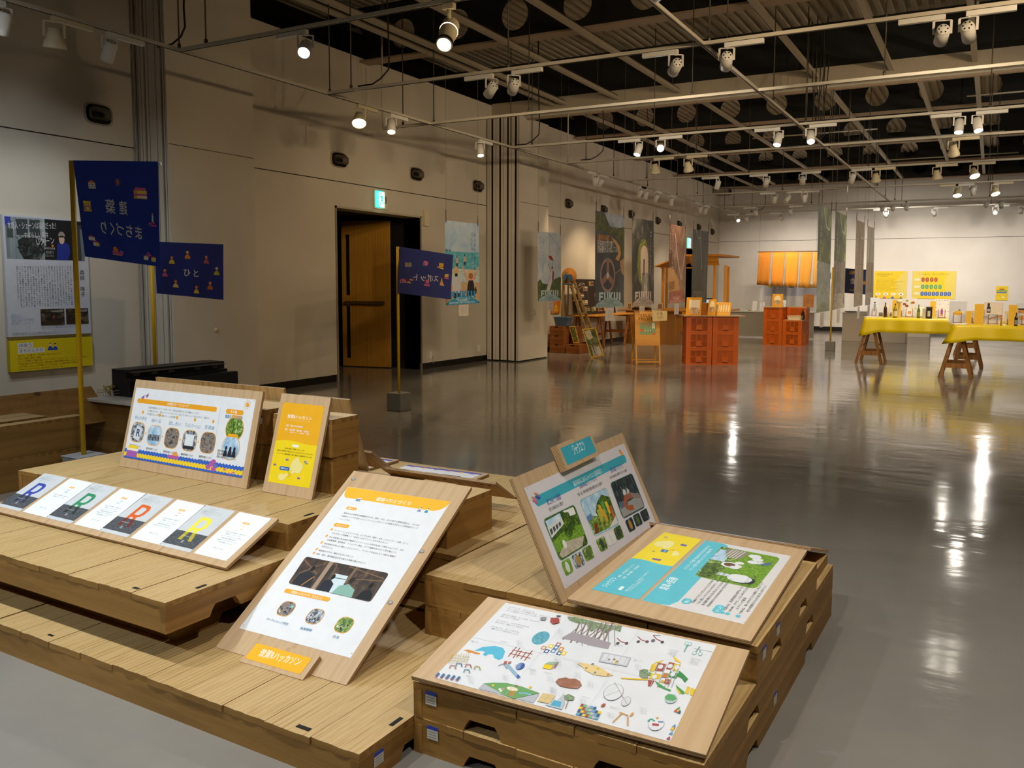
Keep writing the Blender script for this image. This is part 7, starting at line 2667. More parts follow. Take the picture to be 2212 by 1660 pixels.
def dr_menu(s, f, w_, h_):
    for k in range(6):
        c = f(.12 + k * .15, .45)
        s.ell(c, w_ * .058, h_ * .33, '#b9822f', 14)
        s.ell(c, w_ * .05, h_ * .3, '#ecdba0', 14)


card((1481, 637, 1514, 676), yc, 'yellow framed pastry picture standing on the crate counter behind the grey banner', '#d99a25', dr_bread, 8, .01, 'signs on the crate counters')
card((1528, 636, 1545, 672), yc + .16, 'narrow yellow sign with an oval on the crate counter beside the menu board', '#d99a25', dr_oval, 14, .01, 'signs on the crate counters')
card((1541, 640, 1577, 671), yc + .22, 'yellow menu board with six ovals on the crate counter', '#dfa63a', dr_menu, 24, .01, 'signs on the crate counters')
card((1667, 635, 1690, 664), cb2.y + .1, 'yellow sign with an arched picture on the far left crates', '#dd9d22', dr_oval, 10, .01, 'signs on the crate counters')
card((1734, 636, 1757, 664), cb2.y + .5, 'plain brown board standing on the far right crates', photo('brown_board', [(.3, '#8a5216'), (.6, '#a86a22'), (.8, '#c08a3c')], 12), None, 8, .01, 'signs on the crate counters')
card((1686, 648, 1697, 664), cb2.y + .25, 'small white card behind the arched yellow sign on the far crates', '#cdd2d8', None, 20, .004)
t = thing('brown_carton', 'brown carton standing behind the narrow yellow sign on the crate counter', 'box', atY(1514, 669, yc + .3))
MB().box((0, 0, .0), (.12, .1, .22), flat('#a8641f')).build('body', t)
for o in (o for o in list(COL.objects) if o.name in ('display_card', 'display_card.001', 'display_card.002', 'brown_carton')):
    o.location.z = zt1 + .0145
zc2 = 2 * (CH2 + .002)
c = atY(1717, 692, cb2.y + .18)
t = thing('basin', 'white rectangular basin on the lower front crate of the far block', 'basin', (c.x, cb2.y + .2, zc2 + .014))
bs = MB()
vs = []
for k, (a, b_, z) in enumerate(((.155, .11, 0), (.175, .125, .09), (.185, .135, .095), (.165, .118, .092), (.148, .104, .01))):
    vs += [(p[0], p[1], z) for p in rr((-a, -b_), (a, b_), .04, 4)]
n = 20
bs.add(vs, [(r_ * n + i, r_ * n + (i + 1) % n, (r_ + 1) * n + (i + 1) % n, (r_ + 1) * n + i) for r_ in range(4) for i in range(n)] + [tuple(range(n))[::-1], tuple(4 * n + i for i in range(n))], flat('#e6d9b8', .4))
bs.build('shell', t)
t = thing('counter_board', 'thin plywood board under the white basin on the lower front crate', 'board', (cb2.x + (cr2 - cb2).length * .5, cb2.y, zc2))
MB().box((0.01, 0, .001), ((cr2 - cb2).length * .5, .39, .013), M_BOARDW).build('panel', t)


def bottle(loc, h, r_, label, glass, lab, cap, group='bottles on the display tables'):
    t = thing('bottle', label, 'bottle', loc, 0, group)
    MB().lathe([(0, .001), (r_, .001), (r_, h * .58), (r_ * .8, h * .68), (r_ * .35, h * .78), (r_ * .32, h * .93), (0, h * .93)], flat(glass, .15, spec=.6), 16).build('glass_body', t)
    MB().lathe([(r_ * 1.02, h * .12), (r_ * 1.02, h * .48)], flat(lab), 16).build('paper_label', t)
    MB().lathe([(r_ * .38, h * .9), (r_ * .38, h), (0, h)], flat(cap), 12).build('cap', t)
    return t


bottle((cr2.x - .06, cb2.y + .3, zc2 + .014), .26, .04, 'dark bottle beside the white basin on the far crates', '#1c120a', '#2a1c10', '#14100c')

# ------------------------------------------------------------------ wooden stall behind the crates
sy0, sy1 = 19.3, 20.9
A = atY(1413.5, 574.5, sy0)
Bq = atY(1580, 553, sy0 + .9)
M_ST = wood('stall_wood', [(.3, '#a8651a'), (.6, '#bf7d28'), (.9, '#cf9238')], 'x', .5, .6)
M_STZ = wood('stall_wood', [(.3, '#a8651a'), (.6, '#bf7d28'), (.9, '#cf9238')], 'z', .5, .6)
x0, x1 = A.x, Bq.x
zl_, zh_ = A.z, Bq.z
t = thing('market_stall', 'tall wooden stall with a sloping roof behind the hanging grey banner', 'stall', (x0, sy0, 0))
rf = MB()
xm_ = x0 + .75
rf.prism([(x0, sy0, zl_), (xm_, sy0, zh_), (xm_, sy0, zh_ - .03), (x0, sy0, zl_ - .03)], (0, sy1 - sy0, 0), M_ST)
rf.prism([(xm_, sy0, zh_), (x1, sy0, zh_), (x1, sy0, zh_ - .03), (xm_, sy0, zh_ - .03)], (0, sy1 - sy0, 0), M_ST)
for k in range(46):
    xx = xm_ + (x1 - xm_) * k / 45
    rf.box((xx, sy0 - .006, zh_), (xx + .018, sy1, zh_ + .014), M_ST)
rf.build('roof', t, world=True)
zb_ = atY(1565, 573.5, sy0 + .3).z
MB().prism([(xm_ + .1, sy0 + .3, zb_), (x1 - .12, sy0 + .3, zb_), (x1 - .12, sy0 + .1, zh_ - .032), (xm_ + .1, sy0 + .1, zh_ - .032)], (0, .02, 0), M_ST).build('valance', t, world=True)
MB().box((x0 + .05, sy0 + .3, zl_ - .06), (xm_ + .2, sy0 + .34, zl_ - .03), M_ST).build('eave_beam', t, world=True)
for px_, dy, zt_ in ((1432, .32, zl_ - .02), (1543, .32, zb_), (1567, .32, zb_), (1440, 1.6, zl_ - .02), (1572, 1.6, zb_)):
    xx = atY(px_, 620, sy0 + dy).x
    MB().box((xx - .03, sy0 + dy - .03, 0), (xx + .03, sy0 + dy + .03, zt_), M_STZ).build('post', t, world=True)
xa, xb = atY(1432, 620, sy0 + .32).x, atY(1567, 620, sy0 + .32).x
MB().box((xa - .05, sy0 + .36, .78), (xb + .05, sy0 + 1.5, .82), M_ST).build('counter', t, world=True)
MB().box((xa, sy0 + .38, .25), (xb, sy0 + .4, .78), M_ST).build('front_panel', t, world=True)
p = atY(1530.5, 636, sy0 + .5)
t = thing('tablet', 'black tablet with a lit screen standing on the stall counter', 'tablet', (p.x, sy0 + .55, .82))
MB().box((-.09, 0, 0.001), (.09, .012, .27), M_BLACK).build('case', t, bevel=.004)
MB().box((-.07, -.002, .03), (.07, -.0005, .24), glow('#8fb6c9', .8)).build('screen', t)

# ------------------------------------------------------------------ A-frame sign with a cloth bag
fl0, fl1 = atZ(1373, 789.5), atZ(1427, 789.5)
u = (fl1 - fl0).normalized()
yb = Vector((-u.y, u.x, 0))
wd = (fl1 - fl0).length
t = thing('sandwich_board', 'honey coloured A-frame sign reading STUDY FRUITS on the glossy floor', 'sign', fl0, math.atan2(u.y, u.x))
HT = atY(1400, 673, fl0.y + .12).z
for face, sg in (('front', 1), ('rear', -1)):
    off = 0 if sg == 1 else .46
    m_ = MB()
    for xx in (0, wd - .03):
        m_.beam((xx + .015, off, 0.005), (xx + .015, .23 - sg * .015, HT), .03, .022, M_STZ)
    m_.beam((0, off + sg * .012, .06), (wd, off + sg * .012, .06), .03, .022, M_ST)
    m_.build('%s_frame' % face, t)
zz0 = .34
lean = .23 / HT
s = Sheet((fl0 + yb * (lean * zz0 - .012) + Vector((0, 0, zz0))), u, Vector((0, 0, 1)) * HT + yb * .215)
hh = (HT - zz0) * 1.01
s.base([(.0, 0), (wd, 0), (wd, hh), (.0, hh)], M_ST, .01)
s.k = 180
f = quadmap([(0, hh), (wd, hh), (wd, 0), (0, 0)])
s.text('STUDY', f(.22, .165), f(.86, .165), wd * .17, '#4a2a10')
s.text('FRUITS', f(.16, .265), f(.84, .265), wd * .17, '#4a2a10')
s.poly([f(.2, .32), f(.84, .32), f(.84, .68), f(.2, .68)], '#7d9a6a')
for a, b, cc, rr_ in ((.3, .36, '#d0642a', .05), (.5, .38, '#d8762f', .06), (.28, .55, '#d0642a', .07), (.66, .44, '#d8762f', .04), (.76, .65, '#d0642a', .06)):
    s.ell(f(a, b), wd * rr_, wd * rr_, cc, 12)
for k in range(6):
    s.ell(f(.42 + k * .05, .57 + (k % 2) * .01), wd * .02, wd * .025, ('#e8dcc8', '#7a2f1c')[k % 2], 8)
s.rect(f(.68, .5), f(.8, .34), '#e8e2d0')
s.build('sign_face', t)
p = atY(1426, 682, fl0.y - .02)
t = thing('tote_bag', 'cream cloth bag with black brush letters hanging on the A-frame sign', 'bag', p)
s = Sheet(p, u, (0, 0, 1))
s.base([(-.13, -.1), (.115, -.085), (.12, .075), (.0, .085), (-.15, .095)], '#dcc085', .02)
s.k = 340
s.text('ぐる', (-.06, .0), (.04, .01), .075, '#2a1a10')
s.text('ぐるり', (-.05, -.06), (.05, -.05), .06, '#2a1a10')
s.build('cloth', t)

# ------------------------------------------------------------------ display along the left wall
M_CR = wood('crate_wood', [(.3, '#6b3a14'), (.6, '#8a5122'), (.9, '#9c6330')], 'x', .55, .7)


def wcrate(loc, w_, d_, h_, label, group='wooden crates beside the partition bundle'):
    t = thing('wooden_crate', label, 'crate', loc, 0, group)
    MB().box((0, 0, .001), (w_, d_, h_ - .001), M_CR).build('body', t, bevel=.004)
    MB().box((w_ * .4, -.002, h_ - .03), (w_ * .62, .002, h_ - .006), M_BLACK).build('hand_hole', t)
    return t


yw = 15.0
a, b_ = atY(1187, 759, yw), atY(1216.5, 759, yw)
hw = atY(1200, 705, yw).z / 3
for k in range(3):
    wcrate((a.x, yw, k * hw), b_.x - a.x, .42, hw, 'reddish wooden crate, %s of the column under the blue tub' % RN[k])
a2, b2_ = atY(1222, 760, yw), atY(1251, 760, yw)
wcrate((a2.x, yw, 0), b2_.x - a2.x, .45, hw, 'reddish wooden crate on the floor right of the column under the blue tub')
wcrate((b_.x + .03, yw + .28, hw), .1, .36, hw * 1.9, 'narrow reddish wooden crate standing between the crate column and the small photo board')
t = thing('tub', 'blue plastic tub on top of the reddish wooden crates', 'tub', ((a.x + b_.x) / 2 + .05, yw + .2, 3 * hw + .001))
bs = MB()
vs = []
for a_, c_, z in ((.13, .11, 0), (.165, .14, .17), (.178, .15, .172), (.176, .15, .185), (.158, .133, .18), (.125, .105, .01)):
    vs += [(p[0], p[1], z) for p in rr((-a_, -c_), (a_, c_), .04, 4)]
bs.add(vs, [(r_ * n + i, r_ * n + (i + 1) % n, (r_ + 1) * n + (i + 1) % n, (r_ + 1) * n + i) for r_ in range(5) for i in range(n)] + [tuple(range(n))[::-1], tuple(5 * n + i for i in range(n))], flat('#5a7391', .35))
bs.build('shell', t)


def lean_photo(px, Y, z, label, mat):
    bl, br = atY(px[3][0], px[3][1], Y), atY(px[2][0], px[2][1], Y)
    bl.z = br.z = z
    u = (br - bl).normalized()
    tl = atP(px[0][0], px[0][1], bl + Vector((0, .1, 0)), Vector((0, 1, -.28)))
    v = tl - bl
    n_ = Vector((0, -1, .28)).normalized()
    t = thing('photo_board', label, 'picture', bl, 0, 'photo boards leaning by the wooden crates')
    s = Sheet(bl + Vector((0, 0, .002)), u, n_.cross(u))
    q = [s.p(*c) for c in px]
    MB().prism([s.P(p, -.015) for p in (q[3], q[2], q[1], q[0])], s.n * .0145, flat('#c99a3c')).build('panel', t, world=True)
    f = quadmap(q)
    s.base([q[3], q[2], q[1], q[0]], '#d9ad4c')
    s.poly([f(.08, .05), f(.92, .05), f(.92, .94), f(.08, .94)], mat)
    if 'white' in label:
        s.poly([f(.12, .08), f(.55, .07), f(.6, .35), f(.2, .4)], photo('pale_light', [(.3, '#b5aa88'), (.6, '#d8cfae')], 8))
        for a, b in ((.3, .6), (.5, .58), (.66, .62), (.8, .6)):
            s.ell(f(a, b), .012, .016, '#c79a78', 8)
            s.poly([f(a - .08, b + .35), f(a - .05, b + .04), f(a + .06, b + .04), f(a + .1, b + .33)], ('#cfcabb', '#b8b3a5')[int(a * 10) % 2])
    s.build('printed_lettering', t)


lean_photo(((1229, 705), (1242, 704.5), (1251.5, 741), (1239, 742.5)), yw + .12, hw + .002, 'small leafy photo board leaning on the single wooden crate', photo('fruit_leaves', [(.3, '#2a2a10'), (.5, '#5a5a1f'), (.65, '#a8a04c'), (.75, '#d9d3a8')], 40))
lean_photo(((1257, 711), (1286, 707), (1305, 769), (1276.5, 774.5)), 14.3, .0, 'tall photo board of people in white under trees leaning on the floor', photo('grove', [(.3, '#33361f'), (.5, '#5f6a3c'), (.65, '#97996a'), (.78, '#d0c8a0')], 14))

# trestle table with the black card panel
ty0, ty1 = 15.95, 18.35
txb, txf = WX + .1, WX + .75
t = thing('trestle_table', 'brown trestle table along the left wall under the black card panel', 'table', (txb, ty0, 0), 0)
MB().box((txb, ty0, .72), (txf, ty1, .745), M_ST).build('table_top', t, world=True)
for yy in (ty0 + .35, ty1 - .45):
    for sx_ in (0, 1):
        xx = txb + .06 if sx_ == 0 else txf - .06
        for sy_ in (-1, 1):
            MB().beam((xx, yy + sy_ * .24, 0.001), (xx, yy + sy_ * .04, .70), .035, .045, M_CR).build('leg', t, world=True)
    MB().box((txb + .04, yy - .05, .68), (txf - .04, yy + .05, .719), M_CR).build('trestle_beam', t, world=True)
    for sy_ in (-1, 1):
        MB().box((txb + .06, yy + sy_ * .155 - .012, .30), (txf - .06, yy + sy_ * .155 + .012, .35), M_CR).build('stretcher', t, world=True)
t = thing('display_board', 'black panel with rows of small picture cards on the brown trestle table', 'board', (txb + .2, ty0, .746))
s = Sheet((txb + .24, ty0 + .05, .747), (0, 1, 0), (-.12, 0, 1))
MB().prism([s.P(p, -.02) for p in ((0, 0), (1.95, 0), (1.95, .78), (0, .78))], s.n * .0195, flat('#231a12')).build('panel', t, world=True)
s.base([(0, 0), (1.95, 0), (1.95, .78), (0, .78)], '#2a2017')
rnd2 = random.Random(3)
for x, y in ((.28, .5), (.62, .62), (.06, .36), (.22, .2), (.3, .06), (.62, .05), (.95, .04), (1.28, .05), (.85, .35), (1.2, .45), (1.5, .3), (1.6, .6)):
    s.rect((x, y), (x + .27, y + .13), '#120d09')
    s.rect((x + .01, y + .012), (x + .1, y + .118), rnd2.choice(['#b98a3c', '#8d5a2a', '#a7903f', '#6f7a3a']))
    for k in range(3):
        s.rect((x + .115, y + .018 + k * .036), (x + .255, y + .045 + k * .036), rnd2.choice(['#cfc6b8', '#7a3a2a', '#8b8478']))
pts = [(.05, .62), (.15, .68), (.28, .7), (.4, .68), (.38, .6), (.28, .62), (.2, .61), (.1, .56)]
s.pl(pts, .008, '#b9ac98')
s.pl([(.45, .55), (.52, .42), (.5, .3), (.44, .22)], .006, '#8b7f6d')
s.text('NAKAMA-YASAI', (.1, .63), (.36, .655), .04, '#b9ac98')
s.build('card_print', t)

# stepladder with a straw hat and denim on it
t = thing('stepladder', 'old wooden stepladder standing astride in front of the black card panel', 'ladder', (-7.0, 15.4, 0))
ap = atY(1226, 588, 15.5)
r0, r1 = atZ(1279, 764), atZ(1188, 752)
M_LAD = wood('ladder_wood', [(.3, '#5f4a2c'), (.6, '#84693f'), (.9, '#9c8050')], 'z', .6, .7)
lr = MB()
for dy in (-.16, .16):
    lr.beam(r0 + Vector((0, dy + .2, .0)), ap + Vector((.03, dy * .6, 0)), .03, .055, M_LAD)
for k in range(1, 6):
    q0 = (r0 + Vector((0, .2, 0))).lerp(ap, k / 6.2)
    lr.box((q0.x - .04, q0.y - .15, q0.z - .01), (q0.x + .04, q0.y + .15, q0.z + .01), M_LAD)
lr.build('front_ladder', t, world=True)
lr = MB()
lb_ = Vector((max(r1.x, WX + .15), 15.66, 0))
for dy in (-.16, .16):
    lr.beam(lb_ + Vector((0, dy, 0)), ap + Vector((-.03, dy * .6, 0)), .03, .05, M_LAD)
lr.build('rear_legs', t, world=True)
c = atY(1229, 597, 15.42)
t = thing('straw_hat', 'round straw hat hanging on the stepladder beside the chairlift banner', 'hat', c)
MB().lathe([(0, .03), (.07, .035), (.085, .0), (.17, -.005), (.175, -.012), (.085, -.01)], flat('#b5762c', .8, var=.2), 28, Matrix.Rotation(PI / 2, 4, 'X')).build('crown_and_brim', t)
c = atY(1226, 600, 15.36)
t = thing('denim_apron', 'folded blue denim hanging over the straw hat', 'clothing', c)
d = MB()
dn_ = flat('#3d5a7a', .85, var=.2)
d.prism([(-.11, 0, -.07), (-.06, 0, -.075), (-.0, 0, .04), (.06, 0, -.075), (.11, 0, -.07), (.085, 0, .06), (.04, 0, .07), (-.04, 0, .07), (-.085, 0, .06)], (0, .04, 0), dn_)
d.tube([(-.12, .02, -.13), (-.05, .0, -.14), (.05, .0, -.14), (.12, .02, -.125)], .014, dn_, 8)
d.build('cloth', t)
p = atX(1201, 657, WX + .02)
t = thing('hanging_card', 'orange card with a yellow mark hanging on the wall under the chairlift banner', 'card', p)
s = Sheet(p, (0, 1, 0), (0, 0, 1))
s.base([(-.2, -.2), (.2, -.2), (.2, .2), (-.2, .2)], '#cf7f26')
s.poly([(-.08, -.16), (.1, -.16), (.05, -.02), (-.03, -.02)], '#e9b32a')
s.poly([(-.02, -.12), (.05, -.12), (.02, -.06)], '#cf7f26')
s.build('printed_face', t)

# low plinth with trays behind the A-frame sign
pb0, pb1 = atZ(1351, 741), atZ(1378, 741)
t = thing('wooden_plinth', 'plain brown plinth behind the A-frame sign', 'plinth', (pb0.x, pb0.y, 0))
zp = atY(1360, 670, pb0.y).z
MB().box((0, 0, .001), (1.25, .5, zp - .02), wood('plinth_wood', [(.3, '#8a5a28'), (.7, '#a06f38')], 'z', .5, .6)).build('body', t)
MB().box((-.2, -.05, zp - .02), (1.4, .55, zp), M_CR).build('top', t)
for x0, x1, y0, lb, mt in ((1354, 1364, 654, 'small brown picture on the left end of the plinth behind the tunnel banner tag', '#c9a26a'), (1419, 1431, 655, 'small picture of dark trees on the right end of the plinth', '#c4ad8a')):
    card((x0, y0, x1, 669), pb0.y + .15, lb, mt, lambda s, f, w_, h_: [s.line(f(.2 + .2 * k, .95), f(.3 + .17 * k, .15), w_ * .12, '#4a2a18') for k in range(4)], 6, .008, 'small pictures on the plinth')
p = atY(1366, 667, pb0.y + .2)
t = thing('display_tray', 'dark tray of brown goods on the plinth under the tunnel banner', 'tray', (p.x, pb0.y + .18, zp + .001))
MB().box((0, 0, 0), (.42, .22, .05), flat('#1d120b')).build('tray', t)
g = MB()
for k in range(14):
    M = Matrix.Translation((.04 + .055 * (k % 7), .06 + .1 * (k // 7), .06)) @ Matrix.Scale(.75, 4, Vector((0, 0, 1)))
    g.lathe([(0, -.025), (.02, -.015), (.026, 0), (.02, .015), (0, .025)], flat('#7a4a20'), 10, M)
o = g.build('goods', t)
o['kind'] = 'stuff'

# white cart table in front of the back wall
w0, w1 = atZ(1597, 728), atZ(1650, 728.5)
zt_ = atY(1620, 672, w0.y).z
t = thing('white_table', 'white table with a grey front panel between the two crate blocks', 'table', (w0.x - .6, w0.y, 0))
MB().box((0, 0, zt_ - .03), (2.6, .7, zt_), M_WHITE).build('table_top', t)
MB().box((.02, .03, .03), (1.4, .05, zt_ - .03), flat('#a8a190', .35, .2)).build('front_panel', t)
MB().box((1.42, .03, .03), (2.58, .05, zt_ - .03), flat('#a8a190', .35, .2)).build('front_panel', t)
MB().box((1.38, .0, zt_ - .09), (1.48, .06, zt_ - .03), M_BLACK).build('bracket', t)
for x0, y0, x1, lb in ((1624, 650, 1634, 'white folded card leaning on the white table'), (1641, 653, 1645, 'white card standing near the far crates on the white table'), (1646, 652, 1651, 'narrow white card nearest the far crates on the white table')):
    card((x0, y0, x1, 671), w0.y + .2, lb, '#e3e2de', None, 16, .004, 'cards on the white table')
for px_, lb, cc, r_ in ((1604, 'white saucer on the left of the white table', '#e6e3da', .07), (1620, 'small yellow green dish on the white table', '#b9b83a', .06), (1637, 'white saucer beside the folded card on the white table', '#e2ddcf', .07)):
    p = atY(px_, 670, w0.y + .2)
    t = thing('saucer', lb, 'dish', (p.x, w0.y + .15, zt_ + .001), 0, 'dishes on the white table')
    MB().lathe([(0, 0), (r_ * .6, 0), (r_, .018), (r_ * .95, .022), (0, .008)], flat(cc), 16).build('dish', t)

# ------------------------------------------------------------------ orange curtain and the panels of the back wall
YN = 25.5
t = thing('shop_curtain', 'orange split curtain hanging in front of the far back wall', 'curtain', atY(1700, 545, YN), 0)
L0, L1 = atY(1637, 544.5, YN), atY(1767, 544.5, YN)
MB().tube([L0, (L1.x, YN, L0.z)], .014, flat('#8a5a28'), 8).build('rod', t, world=True)
for i, (a0, a1, b0, b1, yb_, cc) in enumerate(((1639.7, 1665.5, 1634.5, 1661, 615.5, '#b96f1c'), (1669.8, 1695.7, 1664.5, 1690.5, 617.5, '#cf7f22'), (1698.7, 1726, 1694, 1721.5, 619, '#d88c26'), (1730, 1756, 1725, 1749, 621, '#d08f34'), (1757.5, 1766, 1756, 1764, 621, '#d39a48'))):
    m_ = MB()
    vs, fs = [], []
    nn = 10
    for j in range(7):
        for k in range(nn + 1):
            x = (a0 + (a1 - a0) * k / nn) * (1 - j / 6) + (b0 + (b1 - b0) * k / nn) * j / 6
            y = 545 + (yb_ - 545) * j / 6 + (2 * k / nn if j == 6 else 0)
            p = atY(x, y, YN)
            p.y += .02 * math.sin(k * 1.1 + i) * j / 6
            vs.append(p)
    for j in range(6):
        for k in range(nn):
            fs.append((j * (nn + 1) + k, j * (nn + 1) + k + 1, (j + 1) * (nn + 1) + k + 1, (j + 1) * (nn + 1) + k))
    m_.add(vs, fs, flat(cc, .85, var=.1), True)
    m_.build('cloth_panel', t, world=True, solid=.003)
for sgn in (L0, L1):
    MB().tube([(sgn.x + (.05 if sgn is L0 else -.05), YN, L0.z), (sgn.x + (.05 if sgn is L0 else -.05), YN, DECK + .03)], .002, M_ROD, 5).build('wire', t, world=True)


def back_panel(px, label, mat, draw, name='wall_poster', group=None):
    a, b_ = atY(px[0], px[1], WY - .02), atY(px[2], px[3], WY - .02)
    t = thing(name, label, 'poster', (a.x, WY - .02, b_.z), 0, group)
    s = Sheet((a.x, WY - .015, b_.z), (1, 0, 0), (0, 0, 1))
    w_, h_ = b_.x - a.x, a.z - b_.z
    MB().box((a.x, WY - .0145, b_.z), (b_.x, WY - .001, a.z), flat('#c9c4ba')).build('panel', t, world=True)
    s.base([(0, 0), (w_, 0), (w_, h_), (0, h_)], mat)
    draw(s, quadmap([(0, h_), (w_, h_), (w_, 0), (0, 0)]), w_, h_)
    s.build('printed_face', t)


def d_yel1(s, f, w_, h_):
    s.poly([f(1, 0), f(.9, .02), f(.75, .2), f(.66, .45), f(.68, .8), f(.8, 1), f(1, 1)], '#dcc45a')
    s.text('福井県の食文化を紹介する', f(.08, .14), f(.56, .14), h_ * .06, '#3a3a1c')
    s.text('ふくい文化の食たび', f(.08, .21), f(.42, .21), h_ * .06, '#3a3a1c')
    for k in range(9):
        s.text('福井県は山海の恵みに恵まれた食の国です', f(.07, .30 + k * .05), f((.66, .62, .93, .7, .64, .8, .5, .78, .66)[k], .30 + k * .05), h_ * .028, '#6a5d16')
    for k in range(4):
        c = f(.14 + k * .23, .84)
        s.ell(c, w_ * .08, h_ * .05, '#ece6c8', 16)
        s.ell((c[0], c[1] - h_ * .02), w_ * .03, h_ * .04, ('#b5559a', '#5a7fc0', '#d8b23f', '#3a55a5')[k], 10, 0, PI)
        person_icon(s, f(.08 + k * .25, 1), h_ * .13, ('#8a6a4a', '#b5559a', '#2f55b5', '#8a8a4a')[k], '#e0b08a')


def d_yel2(s, f, w_, h_):
    s.poly([f(0, 0), f(.22, 0), f(.3, .3), f(.26, .8), f(.12, 1), f(0, 1)], '#dcc45a')
    s.poly([f(1, 0), f(.8, 0), f(.74, .35), f(.78, .75), f(.9, 1), f(1, 1)], '#dcc45a')
    s.text('シーンに合わせて、気になる皿を見てみよう', f(.15, .13), f(.85, .13), h_ * .05, '#4a4a1c')
    for row, (b, cc, n_, lab) in enumerate(((.31, '#a8401c', 4, 'おさんぽ'), (.57, '#4f9a5a', 5, 'いつもの'), (.82, '#2f5fb5', 8, 'とっておき'))):
        s.poly([f(.05 + x / w_, b + .03 - y / h_) for x, y in rr((0, 0), (w_ * .13, h_ * .07), h_ * .03)], '#ece6c8')
        s.text(lab, f(.06, b + .015), f(.17, b + .015), h_ * .04, '#6a3a2a')
        xs = {4: (.25, .345, .45, .545), 5: (.25, .345, .445, .545, .645), 8: (.24, .325, .41, .5, .585, .685, .775, .86)}[n_]
        for x in xs:
            q = f(x, b)
            s.poly([(q[0] + px_ - w_ * .038, q[1] + py_ - h_ * .08) for px_, py_ in rr((0, 0), (w_ * .076, h_ * .16), w_ * .036)], cc)
            s.vtext('皿料理', (q[0], q[1] + h_ * .055), h_ * .03, '#e8e2d0')


def d_yel3(s, f, w_, h_):
    s.text('シーンに合わせて見てみよう', f(.15, .14), f(.85, .14), h_ * .05, '#5a4a1c')
    for b, cc, a0, a1 in ((.23, '#b5502a', .28, .72), (.34, '#5a9a52', .06, .94), (.46, '#3a6ab5', .06, .9)):
        s.poly([f(a0 + x / w_, b + .04 - y / h_) for x, y in rr((0, 0), (w_ * (a1 - a0), h_ * .08), h_ * .035)], cc)
    s.text('食の旅', f(.1, .68), f(.4, .68), h_ * .06, '#a8401c')
    s.ell(f(.65, .78), w_ * .14, h_ * .05, '#e8e2c8', 14)
    s.line(f(.7, .76), f(.9, .66), h_ * .02, '#c9a23a')


def d_info(s, f, w_, h_):
    for k in range(5):
        x = .06 + k * .2
        s.rect(f(x, .35), f(x + .1, .08), rnd2.choice(['#d0b23a', '#9a9a92', '#b5894a', '#5a5f5a']))
        for j in range(4):
            s.text('食のことばと作り手の紹介', f(x, .5 + j * .1), f(x + .14, .5 + j * .1), h_ * .05, '#8a8d98')


back_panel((1889, 586, 1958, 645.5), 'yellow poster with paragraphs and speech bubbles on the back wall', '#e3c014', d_yel1, group='yellow posters on the back wall')
back_panel((1971.5, 586, 2063.5, 646.5), 'yellow poster with rows of red, green and blue pills on the back wall', '#e6c31a', d_yel2, group='yellow posters on the back wall')
back_panel((2151.5, 618, 2176.5, 649.5), 'small yellow poster at the right end of the back wall', '#e6c31a', d_yel3, group='yellow posters on the back wall')
back_panel((1653, 612, 1765, 640), 'long pale information panel on the back wall below the orange curtain', '#bdbac0', d_info)
back_panel((1767, 585, 1803, 638), 'white information sheet half hidden behind the green forest banner', '#cfcbcf', d_info)

# food flag
bq = atZ(1793, 758)
zt = 2.0
t, a, b_, n = flag((bq.x, bq.y), 0.2, atY(1800, 578, bq.y).z, atZ(1872, 583, atY(1800, 578, bq.y).z), None, None, 'dark blue food flag on a yellow pole behind the edge-on banners', 0.035, BLUEF[2])
bl_, br_ = atP(1798, 631, a, n), atP(1871, 637, a, n)
mb, P = cloth(t, a, b_, bl_, br_, n, FB('#2a3673'), 2, .01)
mb.build('cloth', t, world=True)
s = ClothSheet(P, n, 1.0, .75)
s.text('食', (.44, .30), (.62, .30), .2, '#d5cfcf', bold=.02)
s.poly([(.42, .58), (.46, .68), (.6, .68), (.56, .58)], '#d9903a')
s.ell((.9, .35), .05, .06, '#d98a2a', 10)
s.ell((.5, .08), .07, .04, '#d9b03a', 10, 0, PI)
s.build('printed_lettering', t)
# ------------------------------------------------------------------ trestle tables under yellow cloths
M_CL = flat('#dcc00c', .33, var=.05, scale=6)
M_LEG = wood('trestle_wood', [(.3, '#6b431e'), (.6, '#87592b'), (.9, '#976a38')], 'z', .5, .7)


def trestle_legs(t, xc, y0, y1, zt, sp=.17):
    for y in (y0, y1):
        for sx in (-1, 1):
            MB().beam((xc + sx * (sp + .05), y, .001), (xc + sx * .02, y + (.06 if y == y0 else -.06), zt), .04, .045, M_LEG).build('leg', t, world=True)
        MB().beam((xc - sp - .0, y + .005, .2), (xc + sp + .0, y + .005, .2), .02, .075, M_LEG).build('cross_bar', t, world=True)
    for sx in (-1, 1):
        MB().beam((xc + sx * .13, y0, .34), (xc + sx * .13, y1, .34), .012, .012, M_BLACK).build('brace', t, world=True)
    MB().box((xc - .03, y0 - .05, zt - .07), (xc + .03, y1 + .05, zt), M_LEG).build('head_beam', t, world=True)


